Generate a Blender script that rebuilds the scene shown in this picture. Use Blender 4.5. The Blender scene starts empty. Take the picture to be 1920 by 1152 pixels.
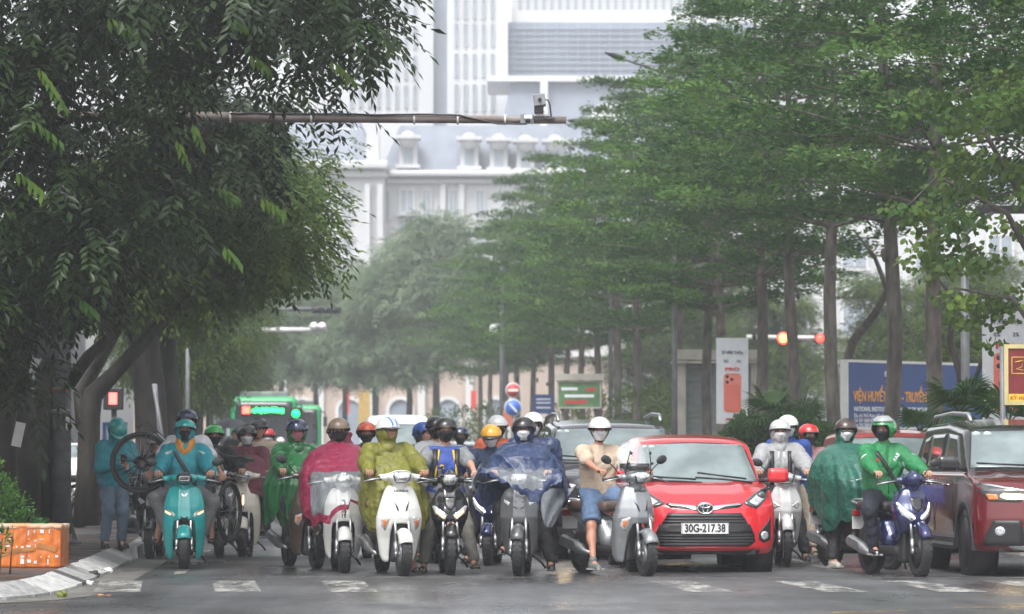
HAZE = 0.0009
import bpy, bmesh, math, random
import numpy as np
from mathutils import Vector, Matrix, Euler
random.seed(7); np.random.seed(7)
R_ = math.radians
SC = bpy.context.scene
COL = SC.collection

# ---------------------------------------------------------------- camera
CAM_Z = 1.35
FPX = 7200.0            # focal length in photograph pixels (135 mm on 36 mm)
HOR = 843.0             # horizon row in the 1920x1152 photograph
cd = bpy.data.cameras.new('camera'); cam = bpy.data.objects.new('camera', cd); COL.objects.link(cam)
cd.sensor_width = 36; cd.lens = 135; cd.clip_end = 3000; cd.clip_start = 0.5
cam.location = (0, 0, CAM_Z)
cam.rotation_euler = (R_(90) + math.atan((HOR - 576) / FPX), 0, 0)
cd.dof.use_dof = True; cd.dof.focus_distance = 42.5; cd.dof.aperture_fstop = 3.6
SC.camera = cam
# ---------------------------------------------------------------- world + sun (rainy overcast daylight)
SUN_EL, SUN_AZ = 58, 200
w = bpy.data.worlds.new('World'); SC.world = w; w.use_nodes = True
nt = w.node_tree; nt.nodes.clear()
sky = nt.nodes.new('ShaderNodeTexSky'); sky.sky_type = 'NISHITA'; sky.sun_disc = False
sky.sun_elevation = R_(SUN_EL); sky.sun_rotation = R_(SUN_AZ); sky.dust_density = 4; sky.air_density = 1.0; sky.ozone_density = 1.5
hs = nt.nodes.new('ShaderNodeHueSaturation'); hs.inputs['Saturation'].default_value = 0.16
bg = nt.nodes.new('ShaderNodeBackground'); bg.inputs['Strength'].default_value = 0.15
ow = nt.nodes.new('ShaderNodeOutputWorld')
nt.links.new(sky.outputs[0], hs.inputs['Color']); nt.links.new(hs.outputs[0], bg.inputs[0]); nt.links.new(bg.outputs[0], ow.inputs[0])
sd = bpy.data.lights.new('sun', 'SUN'); sd.energy = 1.0; sd.angle = R_(25); sd.color = (1, .98, .95)
sun = bpy.data.objects.new('sun', sd); COL.objects.link(sun)
# sky's sun_rotation turns clockwise from +Y
sdir = Vector((math.sin(R_(SUN_AZ)) * math.cos(R_(SUN_EL)), math.cos(R_(SUN_AZ)) * math.cos(R_(SUN_EL)), math.sin(R_(SUN_EL))))
sun.rotation_euler = sdir.to_track_quat('Z', 'Y').to_euler()
SC.view_settings.view_transform = 'Standard'; SC.view_settings.look = 'None'
SC.view_settings.gamma = 1; SC.view_settings.use_curve_mapping = False
SC.view_settings.exposure = 1.15
SC.cycles.max_bounces = 6; SC.cycles.diffuse_bounces = 3; SC.cycles.glossy_bounces = 3
SC.cycles.transmission_bounces = 4; SC.cycles.transparent_max_bounces = 12; SC.cycles.volume_bounces = 1
SC.cycles.sample_clamp_indirect = 4

# ---------------------------------------------------------------- projection helpers (photo pixel + distance -> world)
def WX(px, Y): return (px - 960) / FPX * Y
def WZ(py, Y): return CAM_Z + (HOR - py) / FPX * Y
def GY(py, z=0): return (CAM_Z - z) * FPX / (py - HOR)
def W(px, py, Y): return Vector((WX(px, Y), Y, WZ(py, Y)))
RA = -0.058            # road axis: X = RA * Y + b
ROADROT = -RA
def RX(b, Y): return RA * Y + b

# ---------------------------------------------------------------- materials
def lin(c):
    if isinstance(c, str):
        c = [int(c[i:i+2], 16) / 255 for i in (0, 2, 4)]
        c = [(v / 12.92 if v <= .04045 else ((v + .055) / 1.055) ** 2.4) for v in c]
    return tuple(c)
def mat(name, rgb, rough=.5, metal=0, var=.12, vs=6, bump=0, bs=40, coat=0, alpha=1, trans=0, emit=0, ecol=None, spec=.5, transl=0, rgb2=None, dirt=0, det=3, aniso=(1,1,1)):
    m = bpy.data.materials.new(name); m.use_nodes = True
    nt = m.node_tree; N = nt.nodes; L = nt.links
    b = N['Principled BSDF']; c = (*lin(rgb), 1)
    b.inputs['Roughness'].default_value = rough; b.inputs['Metallic'].default_value = metal
    b.inputs['Coat Weight'].default_value = coat; b.inputs['Coat Roughness'].default_value = .08
    b.inputs['Specular IOR Level'].default_value = spec
    b.inputs['Transmission Weight'].default_value = trans; b.inputs['Alpha'].default_value = alpha
    tc = N.new('ShaderNodeTexCoord'); mp = N.new('ShaderNodeMapping'); mp.inputs['Scale'].default_value = aniso
    L.new(tc.outputs['Object'], mp.inputs[0])
    if var or rgb2:
        no = N.new('ShaderNodeTexNoise'); no.inputs['Scale'].default_value = vs; no.inputs['Detail'].default_value = det
        L.new(mp.outputs[0], no.inputs['Vector'])
        cr = N.new('ShaderNodeValToRGB')
        c2 = (*lin(rgb2), 1) if rgb2 else tuple(min(1, v * (1 + var)) for v in c[:3]) + (1,)
        c1 = c if rgb2 else tuple(v * (1 - var) for v in c[:3]) + (1,)
        cr.color_ramp.elements[0].color = c1; cr.color_ramp.elements[1].color = c2
        cr.color_ramp.elements[0].position = .35; cr.color_ramp.elements[1].position = .65
        L.new(no.outputs[0], cr.inputs[0]); col = cr.outputs[0]
        if dirt:
            n2 = N.new('ShaderNodeTexNoise'); n2.inputs['Scale'].default_value = vs * 5; n2.inputs['Detail'].default_value = 8
            n2.inputs['Roughness'].default_value = .75
            L.new(tc.outputs['Object'], n2.inputs['Vector'])
            r2 = N.new('ShaderNodeValToRGB'); r2.color_ramp.elements[0].position = .60; r2.color_ramp.elements[1].position = .72
            r2.color_ramp.elements[0].color = (0, 0, 0, 1); r2.color_ramp.elements[1].color = (dirt, dirt, dirt, 1)
            mx = N.new('ShaderNodeMix'); mx.data_type = 'RGBA'
            L.new(n2.outputs[0], r2.inputs[0]); L.new(r2.outputs[0], mx.inputs['Factor'])
            L.new(col, mx.inputs['A']); mx.inputs['B'].default_value = (.06, .05, .04, 1)
            col = mx.outputs['Result']
        L.new(col, b.inputs['Base Color'])
    else:
        b.inputs['Base Color'].default_value = c
    if bump:
        nb = N.new('ShaderNodeTexNoise'); nb.inputs['Scale'].default_value = bs; nb.inputs['Detail'].default_value = 4
        L.new(mp.outputs[0], nb.inputs['Vector'])
        bp = N.new('ShaderNodeBump'); bp.inputs['Strength'].default_value = bump; bp.inputs['Distance'].default_value = .02
        L.new(nb.outputs[0], bp.inputs['Height']); L.new(bp.outputs[0], b.inputs['Normal'])
    if emit:
        b.inputs['Emission Color'].default_value = (*lin(ecol or rgb), 1); b.inputs['Emission Strength'].default_value = emit
    if transl:
        tr = N.new('ShaderNodeBsdfTranslucent'); ms = N.new('ShaderNodeMixShader'); ms.inputs[0].default_value = transl
        if var or rgb2: L.new(col, tr.inputs[0])
        else: tr.inputs[0].default_value = c
        L.new(b.outputs[0], ms.inputs[1]); L.new(tr.outputs[0], ms.inputs[2])
        L.new(ms.outputs[0], N['Material Output'].inputs[0])
    return m

# ---------------------------------------------------------------- objects
def tag(o, label=None, cat=None, group=None, kind=None):
    if label: o['label'] = label
    if cat: o['category'] = cat
    if group: o['group'] = group
    if kind: o['kind'] = kind
    return o
def thing(name, label, cat, loc=(0, 0, 0), rz=0, group=None, kind=None):
    o = bpy.data.objects.new(name, None); COL.objects.link(o); o.empty_display_size = .1
    o.location = loc; o.rotation_euler = (0, 0, rz)
    return tag(o, label, cat, group, kind)
def copy_tree(o, parent=None):
    c = o.copy(); COL.objects.link(c); c.parent = parent
    for ch in list(o.children): copy_tree(ch, c)
    return c
def relabel(o, label): o['label'] = label; return o

class MB:
    def __init__(s): s.v = []; s.f = []; s.m = []; s.s = []
    def add(s, V, F, mi=0, smooth=True):
        o = len(s.v); s.v.extend([tuple(p) for p in V]); s.f.extend([tuple(int(i) + o for i in f) for f in F])
        s.m.extend([mi] * len(F)); s.s.extend([smooth] * len(F)); return s
    def box(s, c, size, rot=None, mi=0, taper=1):
        V = []
        for z in (-.5, .5):
            t = taper if z > 0 else 1
            for x, y in ((-.5, -.5), (.5, -.5), (.5, .5), (-.5, .5)):
                p = Vector((x * size[0] * t, y * size[1] * t, z * size[2]))
                if rot is not None: p = rot @ p
                V.append(p + Vector(c))
        return s.add(V, [(3, 2, 1, 0), (4, 5, 6, 7), (0, 1, 5, 4), (1, 2, 6, 5), (2, 3, 7, 6), (3, 0, 4, 7)], mi, False)
    def tube(s, pts, r, n=8, mi=0, caps=True):
        pts = [Vector(p) for p in pts]; rs = r if hasattr(r, '__len__') else [r] * len(pts)
        V = []; F = []; ref = None
        for i, p in enumerate(pts):
            d = (pts[min(i + 1, len(pts) - 1)] - pts[max(i - 1, 0)]).normalized()
            if ref is None:
                ref = Vector((0, 0, 1)) if abs(d.z) < .9 else Vector((1, 0, 0))
            u = d.cross(ref).normalized(); ref = u.cross(d).normalized()
            for k in range(n):
                a = 2 * math.pi * k / n
                V.append(p + (u * math.cos(a) + ref * math.sin(a)) * rs[i])
        for i in range(len(pts) - 1):
            for k in range(n):
                a = i * n + k; b = i * n + (k + 1) % n
                F.append((a, b, b + n, a + n))
        if caps: F.append(tuple(range(n))[::-1]); F.append(tuple(range((len(pts) - 1) * n, len(pts) * n)))
        return s.add(V, F, mi)
    def lathe(s, prof, c=(0, 0, 0), M=None, n=24, mi=0):
        V = []; F = []
        for r, z in prof:
            for k in range(n):
                a = 2 * math.pi * k / n; p = Vector((r * math.cos(a), r * math.sin(a), z))
                if M is not None: p = M @ p
                V.append(p + Vector(c))
        for i in range(len(prof) - 1):
            for k in range(n):
                a = i * n + k; b = i * n + (k + 1) % n; F.append((a, b, b + n, a + n))
        if prof[0][0] > 1e-5: F.append(tuple(range(n))[::-1])
        if prof[-1][0] > 1e-5: F.append(tuple(range((len(prof) - 1) * n, len(prof) * n)))
        return s.add(V, F, mi)
    def ell(s, c, r, rot=None, n=16, m=10, mi=0):
        V = []; F = []
        for i in range(m + 1):
            t = math.pi * i / m
            for k in range(n):
                a = 2 * math.pi * k / n
                p = Vector((r[0] * math.sin(t) * math.cos(a), r[1] * math.sin(t) * math.sin(a), -r[2] * math.cos(t)))
                if rot is not None: p = rot @ p
                V.append(p + Vector(c))
        for i in range(m):
            for k in range(n):
                a = i * n + k; b = i * n + (k + 1) % n; F.append((a, b, b + n, a + n))
        return s.add(V, F, mi)
    def grid(s, P, mi=0, closed=False, smooth=True):   # P[i][j] points
        nj = len(P[0]); V = [p for row in P for p in row]; F = []
        for i in range(len(P) - 1):
            for j in range(nj if closed else nj - 1):
                a = i * nj + j; b = i * nj + (j + 1) % nj; F.append((a, b, b + nj, a + nj))
        return s.add(V, F, mi, smooth)
    def prism(s, poly, y0, y1, mi=0):     # polygon in xz extruded along y
        n = len(poly)
        V = [(x, y0, z) for x, z in poly] + [(x, y1, z) for x, z in poly]
        F = [tuple(range(n)), tuple(range(n, 2 * n))[::-1]] + [(i, i + n, (i + 1) % n + n, (i + 1) % n) for i in range(n)]
        return s.add(V, F, mi, False)
    def build(s, name, mats, parent=None, loc=None, rot=None, bevel=0, kind=None, label=None, solid=0, fixn=False):
        me = bpy.data.meshes.new(name); me.from_pydata(s.v, [], s.f)
        me.polygons.foreach_set('material_index', s.m); me.polygons.foreach_set('use_smooth', s.s)
        for m in (mats if isinstance(mats, (list, tuple)) else [mats]): me.materials.append(m)
        if bevel or fixn:
            bm = bmesh.new(); bm.from_mesh(me)
            bmesh.ops.recalc_face_normals(bm, faces=bm.faces)
            if bevel:
                es = [e for e in bm.edges if len(e.link_faces) == 2 and e.calc_face_angle(0) > .6]
                bmesh.ops.bevel(bm, geom=es, offset=bevel, segments=2, profile=.5, affect='EDGES', clamp_overlap=True)
            bm.to_mesh(me); bm.free()
        me.update()
        o = bpy.data.objects.new(name, me); COL.objects.link(o)
        if parent: o.parent = parent
        if loc is not None: o.location = loc
        if rot is not None: o.rotation_euler = rot
        if solid:
            md = o.modifiers.new('thick', 'SOLIDIFY'); md.thickness = solid; md.offset = 0
        if kind: o['kind'] = kind
        if label: o['label'] = label
        return o

def npmesh(name, V, F, mats, parent=None, kind=None, smooth=True, loc=None, mi=None):
    V = np.asarray(V, dtype=np.float32); F = np.asarray(F, dtype=np.int32)
    me = bpy.data.meshes.new(name); me.vertices.add(len(V)); me.vertices.foreach_set('co', V.ravel())
    k = F.shape[1]; me.loops.add(F.size); me.loops.foreach_set('vertex_index', F.ravel())
    me.polygons.add(len(F)); me.polygons.foreach_set('loop_start', np.arange(0, F.size, k, dtype=np.int32))
    me.polygons.foreach_set('use_smooth', np.full(len(F), smooth))
    for m in (mats if isinstance(mats, (list, tuple)) else [mats]): me.materials.append(m)
    if mi is not None: me.polygons.foreach_set('material_index', np.asarray(mi, dtype=np.int32))
    me.update(calc_edges=True)
    o = bpy.data.objects.new(name, me); COL.objects.link(o)
    if parent: o.parent = parent
    if loc is not None: o.location = loc
    if kind: o['kind'] = kind
    return o

# ---------------------------------------------------------------- implicit surfaces (numpy surface nets)
def smin(a, b, k=.03):
    h = np.clip(.5 + .5 * (b - a) / k, 0, 1); return b + (a - b) * h - k * h * (1 - h)
def smax(a, b, k=.03): return -smin(-a, -b, k)
def cap(P, a, b, ra, rb=None):
    rb = ra if rb is None else rb
    a = np.array(a, float); b = np.array(b, float); d = b - a; L = float(d @ d) + 1e-9
    X, Y, Z = P
    t = np.clip(((X - a[0]) * d[0] + (Y - a[1]) * d[1] + (Z - a[2]) * d[2]) / L, 0, 1)
    return np.sqrt((X - a[0] - t * d[0]) ** 2 + (Y - a[1] - t * d[1]) ** 2 + (Z - a[2] - t * d[2]) ** 2) - (ra + (rb - ra) * t)
def elp(P, c, r):
    X, Y, Z = P; q = np.sqrt(((X - c[0]) / r[0]) ** 2 + ((Y - c[1]) / r[1]) ** 2 + ((Z - c[2]) / r[2]) ** 2)
    return (q - 1) * min(r)
def rbox(P, c, h, r=.02):
    X, Y, Z = P
    qx = np.abs(X - c[0]) - h[0] + r; qy = np.abs(Y - c[1]) - h[1] + r; qz = np.abs(Z - c[2]) - h[2] + r
    return np.sqrt(np.maximum(qx, 0) ** 2 + np.maximum(qy, 0) ** 2 + np.maximum(qz, 0) ** 2) + np.minimum(np.maximum(qx, np.maximum(qy, qz)), 0) - r
def wrk(P, f=1.0, s=0.0):          # wrinkle field, about -1..1
    X, Y, Z = P
    a = 1 - 2.2 * np.abs(np.sin(X * 15 * f + 2.6 * np.sin(Z * 9 * f + s) + 6 * Y * f + s)) ** .7
    b = 1 - 2.2 * np.abs(np.sin(Z * 19 * f - X * 11 * f + 2.2 * np.sin(Y * 14 * f + X * 6 * f + 2 * s))) ** .7
    m = .5 + .5 * np.sin(X * 6 * f + Z * 5 * f + 3 * s)
    return .75 * (a * m + b * (1 - m)) + .2 * np.sin(Z * 31 * f + X * 17 * f + 2 * np.sin(Y * 21 * f + s))
def nets(fn, lo, hi, res):
    lo = np.array(lo, float); hi = np.array(hi, float)
    n = np.maximum(np.ceil((hi - lo) / res).astype(int) + 1, 3)
    ax = [lo[i] + np.arange(n[i]) * res for i in range(3)]
    P = np.meshgrid(*ax, indexing='ij'); F = fn(P).astype(np.float32)
    nx, ny, nz = F.shape; S = F < 0
    c = [S[i:nx - 1 + i, j:ny - 1 + j, k:nz - 1 + k] for i in (0, 1) for j in (0, 1) for k in (0, 1)]
    allc = c[0].copy(); anyc = c[0].copy()
    for q in c[1:]: allc &= q; anyc |= q
    act = anyc & ~allc; idx = -np.ones(act.shape, int); I, J, K = np.nonzero(act); idx[I, J, K] = np.arange(len(I))
    acc = np.zeros((len(I), 3)); cnt = np.zeros(len(I))
    for (a, b) in [((0,0,0),(1,0,0)),((0,1,0),(1,1,0)),((0,0,1),(1,0,1)),((0,1,1),(1,1,1)),((0,0,0),(0,1,0)),((1,0,0),(1,1,0)),((0,0,1),(0,1,1)),((1,0,1),(1,1,1)),((0,0,0),(0,0,1)),((1,0,0),(1,0,1)),((0,1,0),(0,1,1)),((1,1,0),(1,1,1))]:
        fa = F[I + a[0], J + a[1], K + a[2]]; fb = F[I + b[0], J + b[1], K + b[2]]
        m = (fa < 0) != (fb < 0); t = np.where(m, fa / np.where(m, fa - fb, 1), 0)
        for q in range(3): acc[:, q] += np.where(m, a[q] + t * (b[q] - a[q]), 0)
        cnt += m
    V = np.stack([I, J, K], 1) + acc / cnt[:, None]; V = lo + V * res
    Fs = []
    for d in range(3):
        sl = [slice(None)] * 3; sl[d] = slice(0, -1); A = S[tuple(sl)]; sl[d] = slice(1, None); B = S[tuple(sl)]
        e = A != B; u, v = (d + 1) % 3, (d + 2) % 3
        G = np.array(np.nonzero(e)).T
        ok = (G[:, u] > 0) & (G[:, v] > 0) & (G[:, u] < n[u] - 1) & (G[:, v] < n[v] - 1); G = G[ok]
        if not len(G): continue
        flip = A[tuple(G.T)]
        def off(du, dv):
            H = G.copy(); H[:, u] -= du; H[:, v] -= dv; return idx[tuple(H.T)]
        q = np.stack([off(1, 1), off(0, 1), off(0, 0), off(1, 0)], 1)
        q[~flip] = q[~flip][:, ::-1]; Fs.append(q)
    Fq = np.concatenate(Fs); Fq = Fq[(Fq >= 0).all(1)]
    return V, Fq
def sdf_part(name, fn, lo, hi, res, mats, parent, kind=None, label=None):
    V, F = nets(fn, lo, hi, res)
    o = npmesh(name, V, F, mats, parent, kind)
    if label: o['label'] = label
    return o
def merge(parts):
    Vs = []; Fs = []; o = 0
    for V, F in parts: Vs.append(V); Fs.append(F + o); o += len(V)
    return np.concatenate(Vs), np.concatenate(Fs)
def project(fn, pts, d, off=.004, span=1.2, steps=60):
    # walk from outside along d until the implicit is negative, then bisect
    pts = np.asarray(pts, float); d = np.asarray(d, float); t = np.zeros(len(pts)); hit = np.zeros(len(pts), bool)
    for i in range(steps):
        Q = pts + d * (i * span / steps); v = fn((Q[:, 0], Q[:, 1], Q[:, 2])); new = (v < 0) & ~hit; t[new] = i * span / steps; hit |= new
    a = t - span / steps; b = t.copy()
    for _ in range(12):
        m = (a + b) / 2; Q = pts + d * m[:, None]; v = fn((Q[:, 0], Q[:, 1], Q[:, 2])); ins = v < 0
        b = np.where(ins, m, b); a = np.where(ins, a, m)
    if not hit.all():
        b[~hit] = np.median(b[hit]) if hit.any() else span / 2
    return pts + d * (b - off)[:, None]
def resample(poly, n):
    P = np.array(poly, float); Q = np.vstack([P, P[:1]]); L = np.r_[0, np.cumsum(np.linalg.norm(np.diff(Q, axis=0), axis=1))]
    t = np.sort(np.r_[np.linspace(0, L[-1], n, endpoint=False), L[1:-1]])
    t = t[np.r_[True, np.diff(t) > 1e-6]]
    return np.stack([np.interp(t, L, Q[:, i]) for i in range(2)], 1)
def decal(name, fn, poly, mats, parent, axis='y', side=-1, start=-.6, off=.004, rings=5, n=40, lip=.012, span=1.4):
    P = resample(poly, n); c = P.mean(0); pts = []
    for k in range(rings + 1): pts.append(c + (P - c) * (k / rings if k else 0.001))
    A = np.concatenate(pts)
    if axis == 'y': S = np.stack([A[:, 0], np.full(len(A), start), A[:, 1]], 1); d = (0, 1, 0)
    else: S = np.stack([np.full(len(A), start), A[:, 0], A[:, 1]], 1); d = (-math.copysign(1, start), 0, 0)
    V = project(fn, S, d, off, span)
    last = V[-len(P):] + np.array(d) * lip; V = np.vstack([V, last]); m = len(P); F = []
    for k in range(rings + 1):
        for j in range(m):
            a = k * m + j; b = k * m + (j + 1) % m; F.append((a, b, b + m, a + m))
    return npmesh(name, V, F, mats, parent)
def text(txt, size, m, parent, loc, rot=(R_(90), 0, 0), ext=.004, align='CENTER', name='lettering', sx=1.0, bold=0):
    cu = bpy.data.curves.new(name, 'FONT'); cu.body = txt; cu.size = size; cu.extrude = ext; cu.align_x = align; cu.align_y = 'CENTER'
    cu.offset = bold
    t = bpy.data.objects.new(name + '_tmp', cu); COL.objects.link(t)
    bpy.context.view_layer.update()
    me = bpy.data.meshes.new_from_object(t.evaluated_get(bpy.context.evaluated_depsgraph_get()))
    bpy.data.objects.remove(t); bpy.data.curves.remove(cu); me.name = name
    me.materials.clear(); me.materials.append(m)
    o = bpy.data.objects.new(name, me); COL.objects.link(o); o.parent = parent; o.location = loc; o.rotation_euler = rot; o.scale = (sx, 1, 1)
    return o
# ---------------------------------------------------------------- shared materials
M_ = {}
def mm(k, *a, **kw):
    if k not in M_: M_[k] = mat(k, *a, **kw)
    return M_[k]
BLK = mm('black_plastic', (.018, .018, .02), .42, bump=.15, bs=200)
RUB = mm('tyre_rubber', (.022, .022, .024), .6, bump=.3, bs=120)
CHR = mm('chrome', (.75, .75, .76), .18, 1, var=.05)
SIL = mm('silver_metal', (.42, .43, .44), .35, .8, var=.15)
DARKM = mm('dark_metal', (.06, .06, .065), .45, .6)
LENS = mm('headlight_lens', (.62, .64, .66), .08, .35, var=.35, vs=60, coat=1)
LENSD = mm('dark_lens', (.05, .055, .06), .08, var=.3, vs=30, coat=1)
ORG = mm('orange_lens', (.75, .20, .05), .15, coat=.8, var=.3, vs=60)
GLS = mm('car_glass', (.17, .21, .215), .08, .0, var=.25, vs=2.2, coat=.25, spec=.6)
GLSD = mm('tinted_glass', (.022, .026, .03), .05, var=.2, vs=3, coat=1)
CLEAR = mm('clear_plastic', (.85, .88, .9), .08, alpha=.28, bump=.5, bs=18, var=0)
CLEARP = mm('clear_poncho_window', (.55, .60, .65), .15, alpha=.24, bump=.35, bs=9, var=0, spec=.35)
SKIN = mm('skin', (.46, .25, .17), .55, var=.10, vs=14)
SKIN2 = mm('tanned_skin', (.34, .17, .105), .5, var=.12, vs=14)
HAIR = mm('black_hair', (.015, .012, .01), .5)
EYE = mm('eye_dark', (.02, .015, .012), .2)
WHT = mm('white_paint', (.78, .78, .76), .3, coat=.6, var=.05)
WHTD = mm('scuffed_white_paint', (.72, .72, .68), .32, coat=.4, var=.06, dirt=.8)
CREAM = mm('cream_paint', (.62, .58, .48), .25, coat=.7, var=.05)
PEARL = mm('pearl_paint', (.62, .62, .60), .2, .15, coat=1, var=.06)
TEAL = mm('teal_paint', (.010, .30, .30), .25, coat=1, var=.06)
GRYP = mm('grey_paint', (.28, .295, .31), .28, .5, coat=1, var=.08, dirt=.25)
GRYD = mm('gunmetal_paint', (.12, .125, .13), .28, .5, coat=1, var=.08)
BRNP = mm('brown_paint', (.07, .045, .03), .25, .3, coat=1)
BLKP = mm('black_paint', (.014, .014, .016), .15, coat=1)
NAVP = mm('navy_paint', (.014, .022, .10), .25, .4, coat=1)
REDP = mm('red_car_paint', (.60, .018, .028), .22, coat=1, var=.03)
MARP = mm('maroon_car_paint', (.13, .008, .012), .18, .25, coat=1, var=.05)
GRYC = mm('dark_grey_car_paint', (.055, .058, .068), .2, .4, coat=1, var=.05)
GLOW = mm('lit_lamp', (1, .86, .6), .3, emit=12, ecol=(1, .74, .36), var=0)
GLOWW = mm('lit_white_lamp', (1, .95, .85), .3, emit=7, ecol=(1, .95, .8), var=0)
GLOWD = mm('dim_warm_lamp', (.9, .45, .25), .3, emit=1.1, ecol=(1, .45, .25), var=0)
REDL = mm('red_signal_light', (1, .05, .03), .3, emit=4, ecol=(1, .03, .02), var=0)
AMBL = mm('red_signal_core', (1, .5, .1), .3, emit=7, ecol=(1, .20, .03), var=0)
LEDW = mm('white_running_light', (1, .97, .92), .3, emit=1.3, ecol=(1, .96, .9), var=0)
GRNL = mm('green_signal_light', (.05, 1, .4), .3, emit=3, ecol=(.0, 1, .10), var=0)
def cloth(k, rgb, rough=.75, bump=.35, bs=30, var=.15, transl=0, coat=0, alpha=1, spec=.4):
    m_ = mm('cloth_' + k, rgb, rough, var=var, vs=9, bump=bump, bs=bs, transl=transl, coat=coat, alpha=alpha, spec=spec)
    if bump:
        for n in m_.node_tree.nodes:
            if n.type == 'BUMP': n.inputs['Distance'].default_value = .05
    return m_
# ---------------------------------------------------------------- ground, road, kerb, pavement
def asphalt():
    m = bpy.data.materials.new('wet_asphalt'); m.use_nodes = True; N = m.node_tree.nodes; L = m.node_tree.links; b = N['Principled BSDF']
    tc = N.new('ShaderNodeTexCoord')
    def noise(s, d=4, sc=(1, 1, 1), ro=.5):
        mp = N.new('ShaderNodeMapping'); mp.inputs['Scale'].default_value = sc; L.new(tc.outputs['Object'], mp.inputs[0])
        n = N.new('ShaderNodeTexNoise'); n.inputs['Scale'].default_value = s; n.inputs['Detail'].default_value = d; n.inputs['Roughness'].default_value = ro
        L.new(mp.outputs[0], n.inputs['Vector']); return n.outputs[0]
    def ramp(x, a, b_, c0, c1):
        r = N.new('ShaderNodeValToRGB'); r.color_ramp.elements[0].position = a; r.color_ramp.elements[1].position = b_
        r.color_ramp.elements[0].color = (*c0, 1); r.color_ramp.elements[1].color = (*c1, 1); L.new(x, r.inputs[0]); return r.outputs[0]
    fine = ramp(noise(90, 2), .35, .7, (.048, .049, .052), (.105, .105, .11))
    patch = ramp(noise(.5, 5), .35, .65, (.68, .68, .68), (1.2, 1.2, 1.2))
    track = ramp(noise(1.3, 4, (1.2, .10, 1), .6), .38, .62, (.70, .70, .70), (1.18, 1.18, 1.18)); grit = ramp(noise(26, 5, (1, .5, 1), .8), .35, .62, (.55, .55, .55), (1.25, 1.25, 1.25))
    mx = N.new('ShaderNodeMix'); mx.data_type = 'RGBA'; mx.blend_type = 'MULTIPLY'; mx.inputs['Factor'].default_value = 1
    L.new(fine, mx.inputs['A']); L.new(patch, mx.inputs['B']); o_ = mx.outputs['Result']
    for q in (track, grit):
        m2 = N.new('ShaderNodeMix'); m2.data_type = 'RGBA'; m2.blend_type = 'MULTIPLY'; m2.inputs['Factor'].default_value = 1; L.new(o_, m2.inputs['A']); L.new(q, m2.inputs['B']); o_ = m2.outputs['Result']
    L.new(o_, b.inputs['Base Color'])
    wet = ramp(noise(.55, 6, (1, .35, 1), .6), .42, .62, (.55, .55, .55), (.16, .16, .16))
    L.new(wet, b.inputs['Roughness'])
    bp = N.new('ShaderNodeBump'); bp.inputs['Strength'].default_value = .45; bp.inputs['Distance'].default_value = .01
    L.new(noise(70, 3), bp.inputs['Height']); L.new(bp.outputs[0], b.inputs['Normal'])
    return m
ASPH = asphalt()
EARTH = mat('earth', (.055, .045, .035), .8, bump=.5, bs=8, var=.3, vs=2)
def sheet(name, poly, z, m, kind='structure', parent=None, cuts=0):
    mb = MB(); mb.add([(x, y, z) for x, y in poly], [tuple(range(len(poly)))], 0, False)
    return mb.build(name, m, parent, kind=kind)
sheet('ground', [(-700, -60), (700, -60), (700, 900), (-700, 900)], -.03, EARTH)
# road: full-width cross street in front, then the avenue between the kerbs
BL, BR = -1.86, 9.3
KB = [(-60, 33.0), (-9, 33.2), (-6, 33.45), (-5.0, 33.8), (-4.55, 34.3), (-4.30, 35.2), (-4.22, 36.4), (-4.25, 38), (-4.33, 40), (-4.41, 42), (-4.49, 44), (-4.56, 45.6), (-4.62, 47.2)]
mb = MB()
mb.add([(-90, 5, 0), (90, 5, 0), (90, 34, 0), (-90, 34, 0)], [(0, 1, 2, 3)], 0, False)
mb.add([(-6, 34, 0), (16, 34, 0), (RX(16, 250), 250, 0), (RX(-8, 250), 250, 0)], [(0, 1, 2, 3)], 0, False)
mb.add([(-90, 250, 0), (90, 250, 0), (90, 262, 0), (-90, 262, 0)], [(0, 1, 2, 3)], 0, False)
mb.build('road', ASPH, kind='structure')
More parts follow.
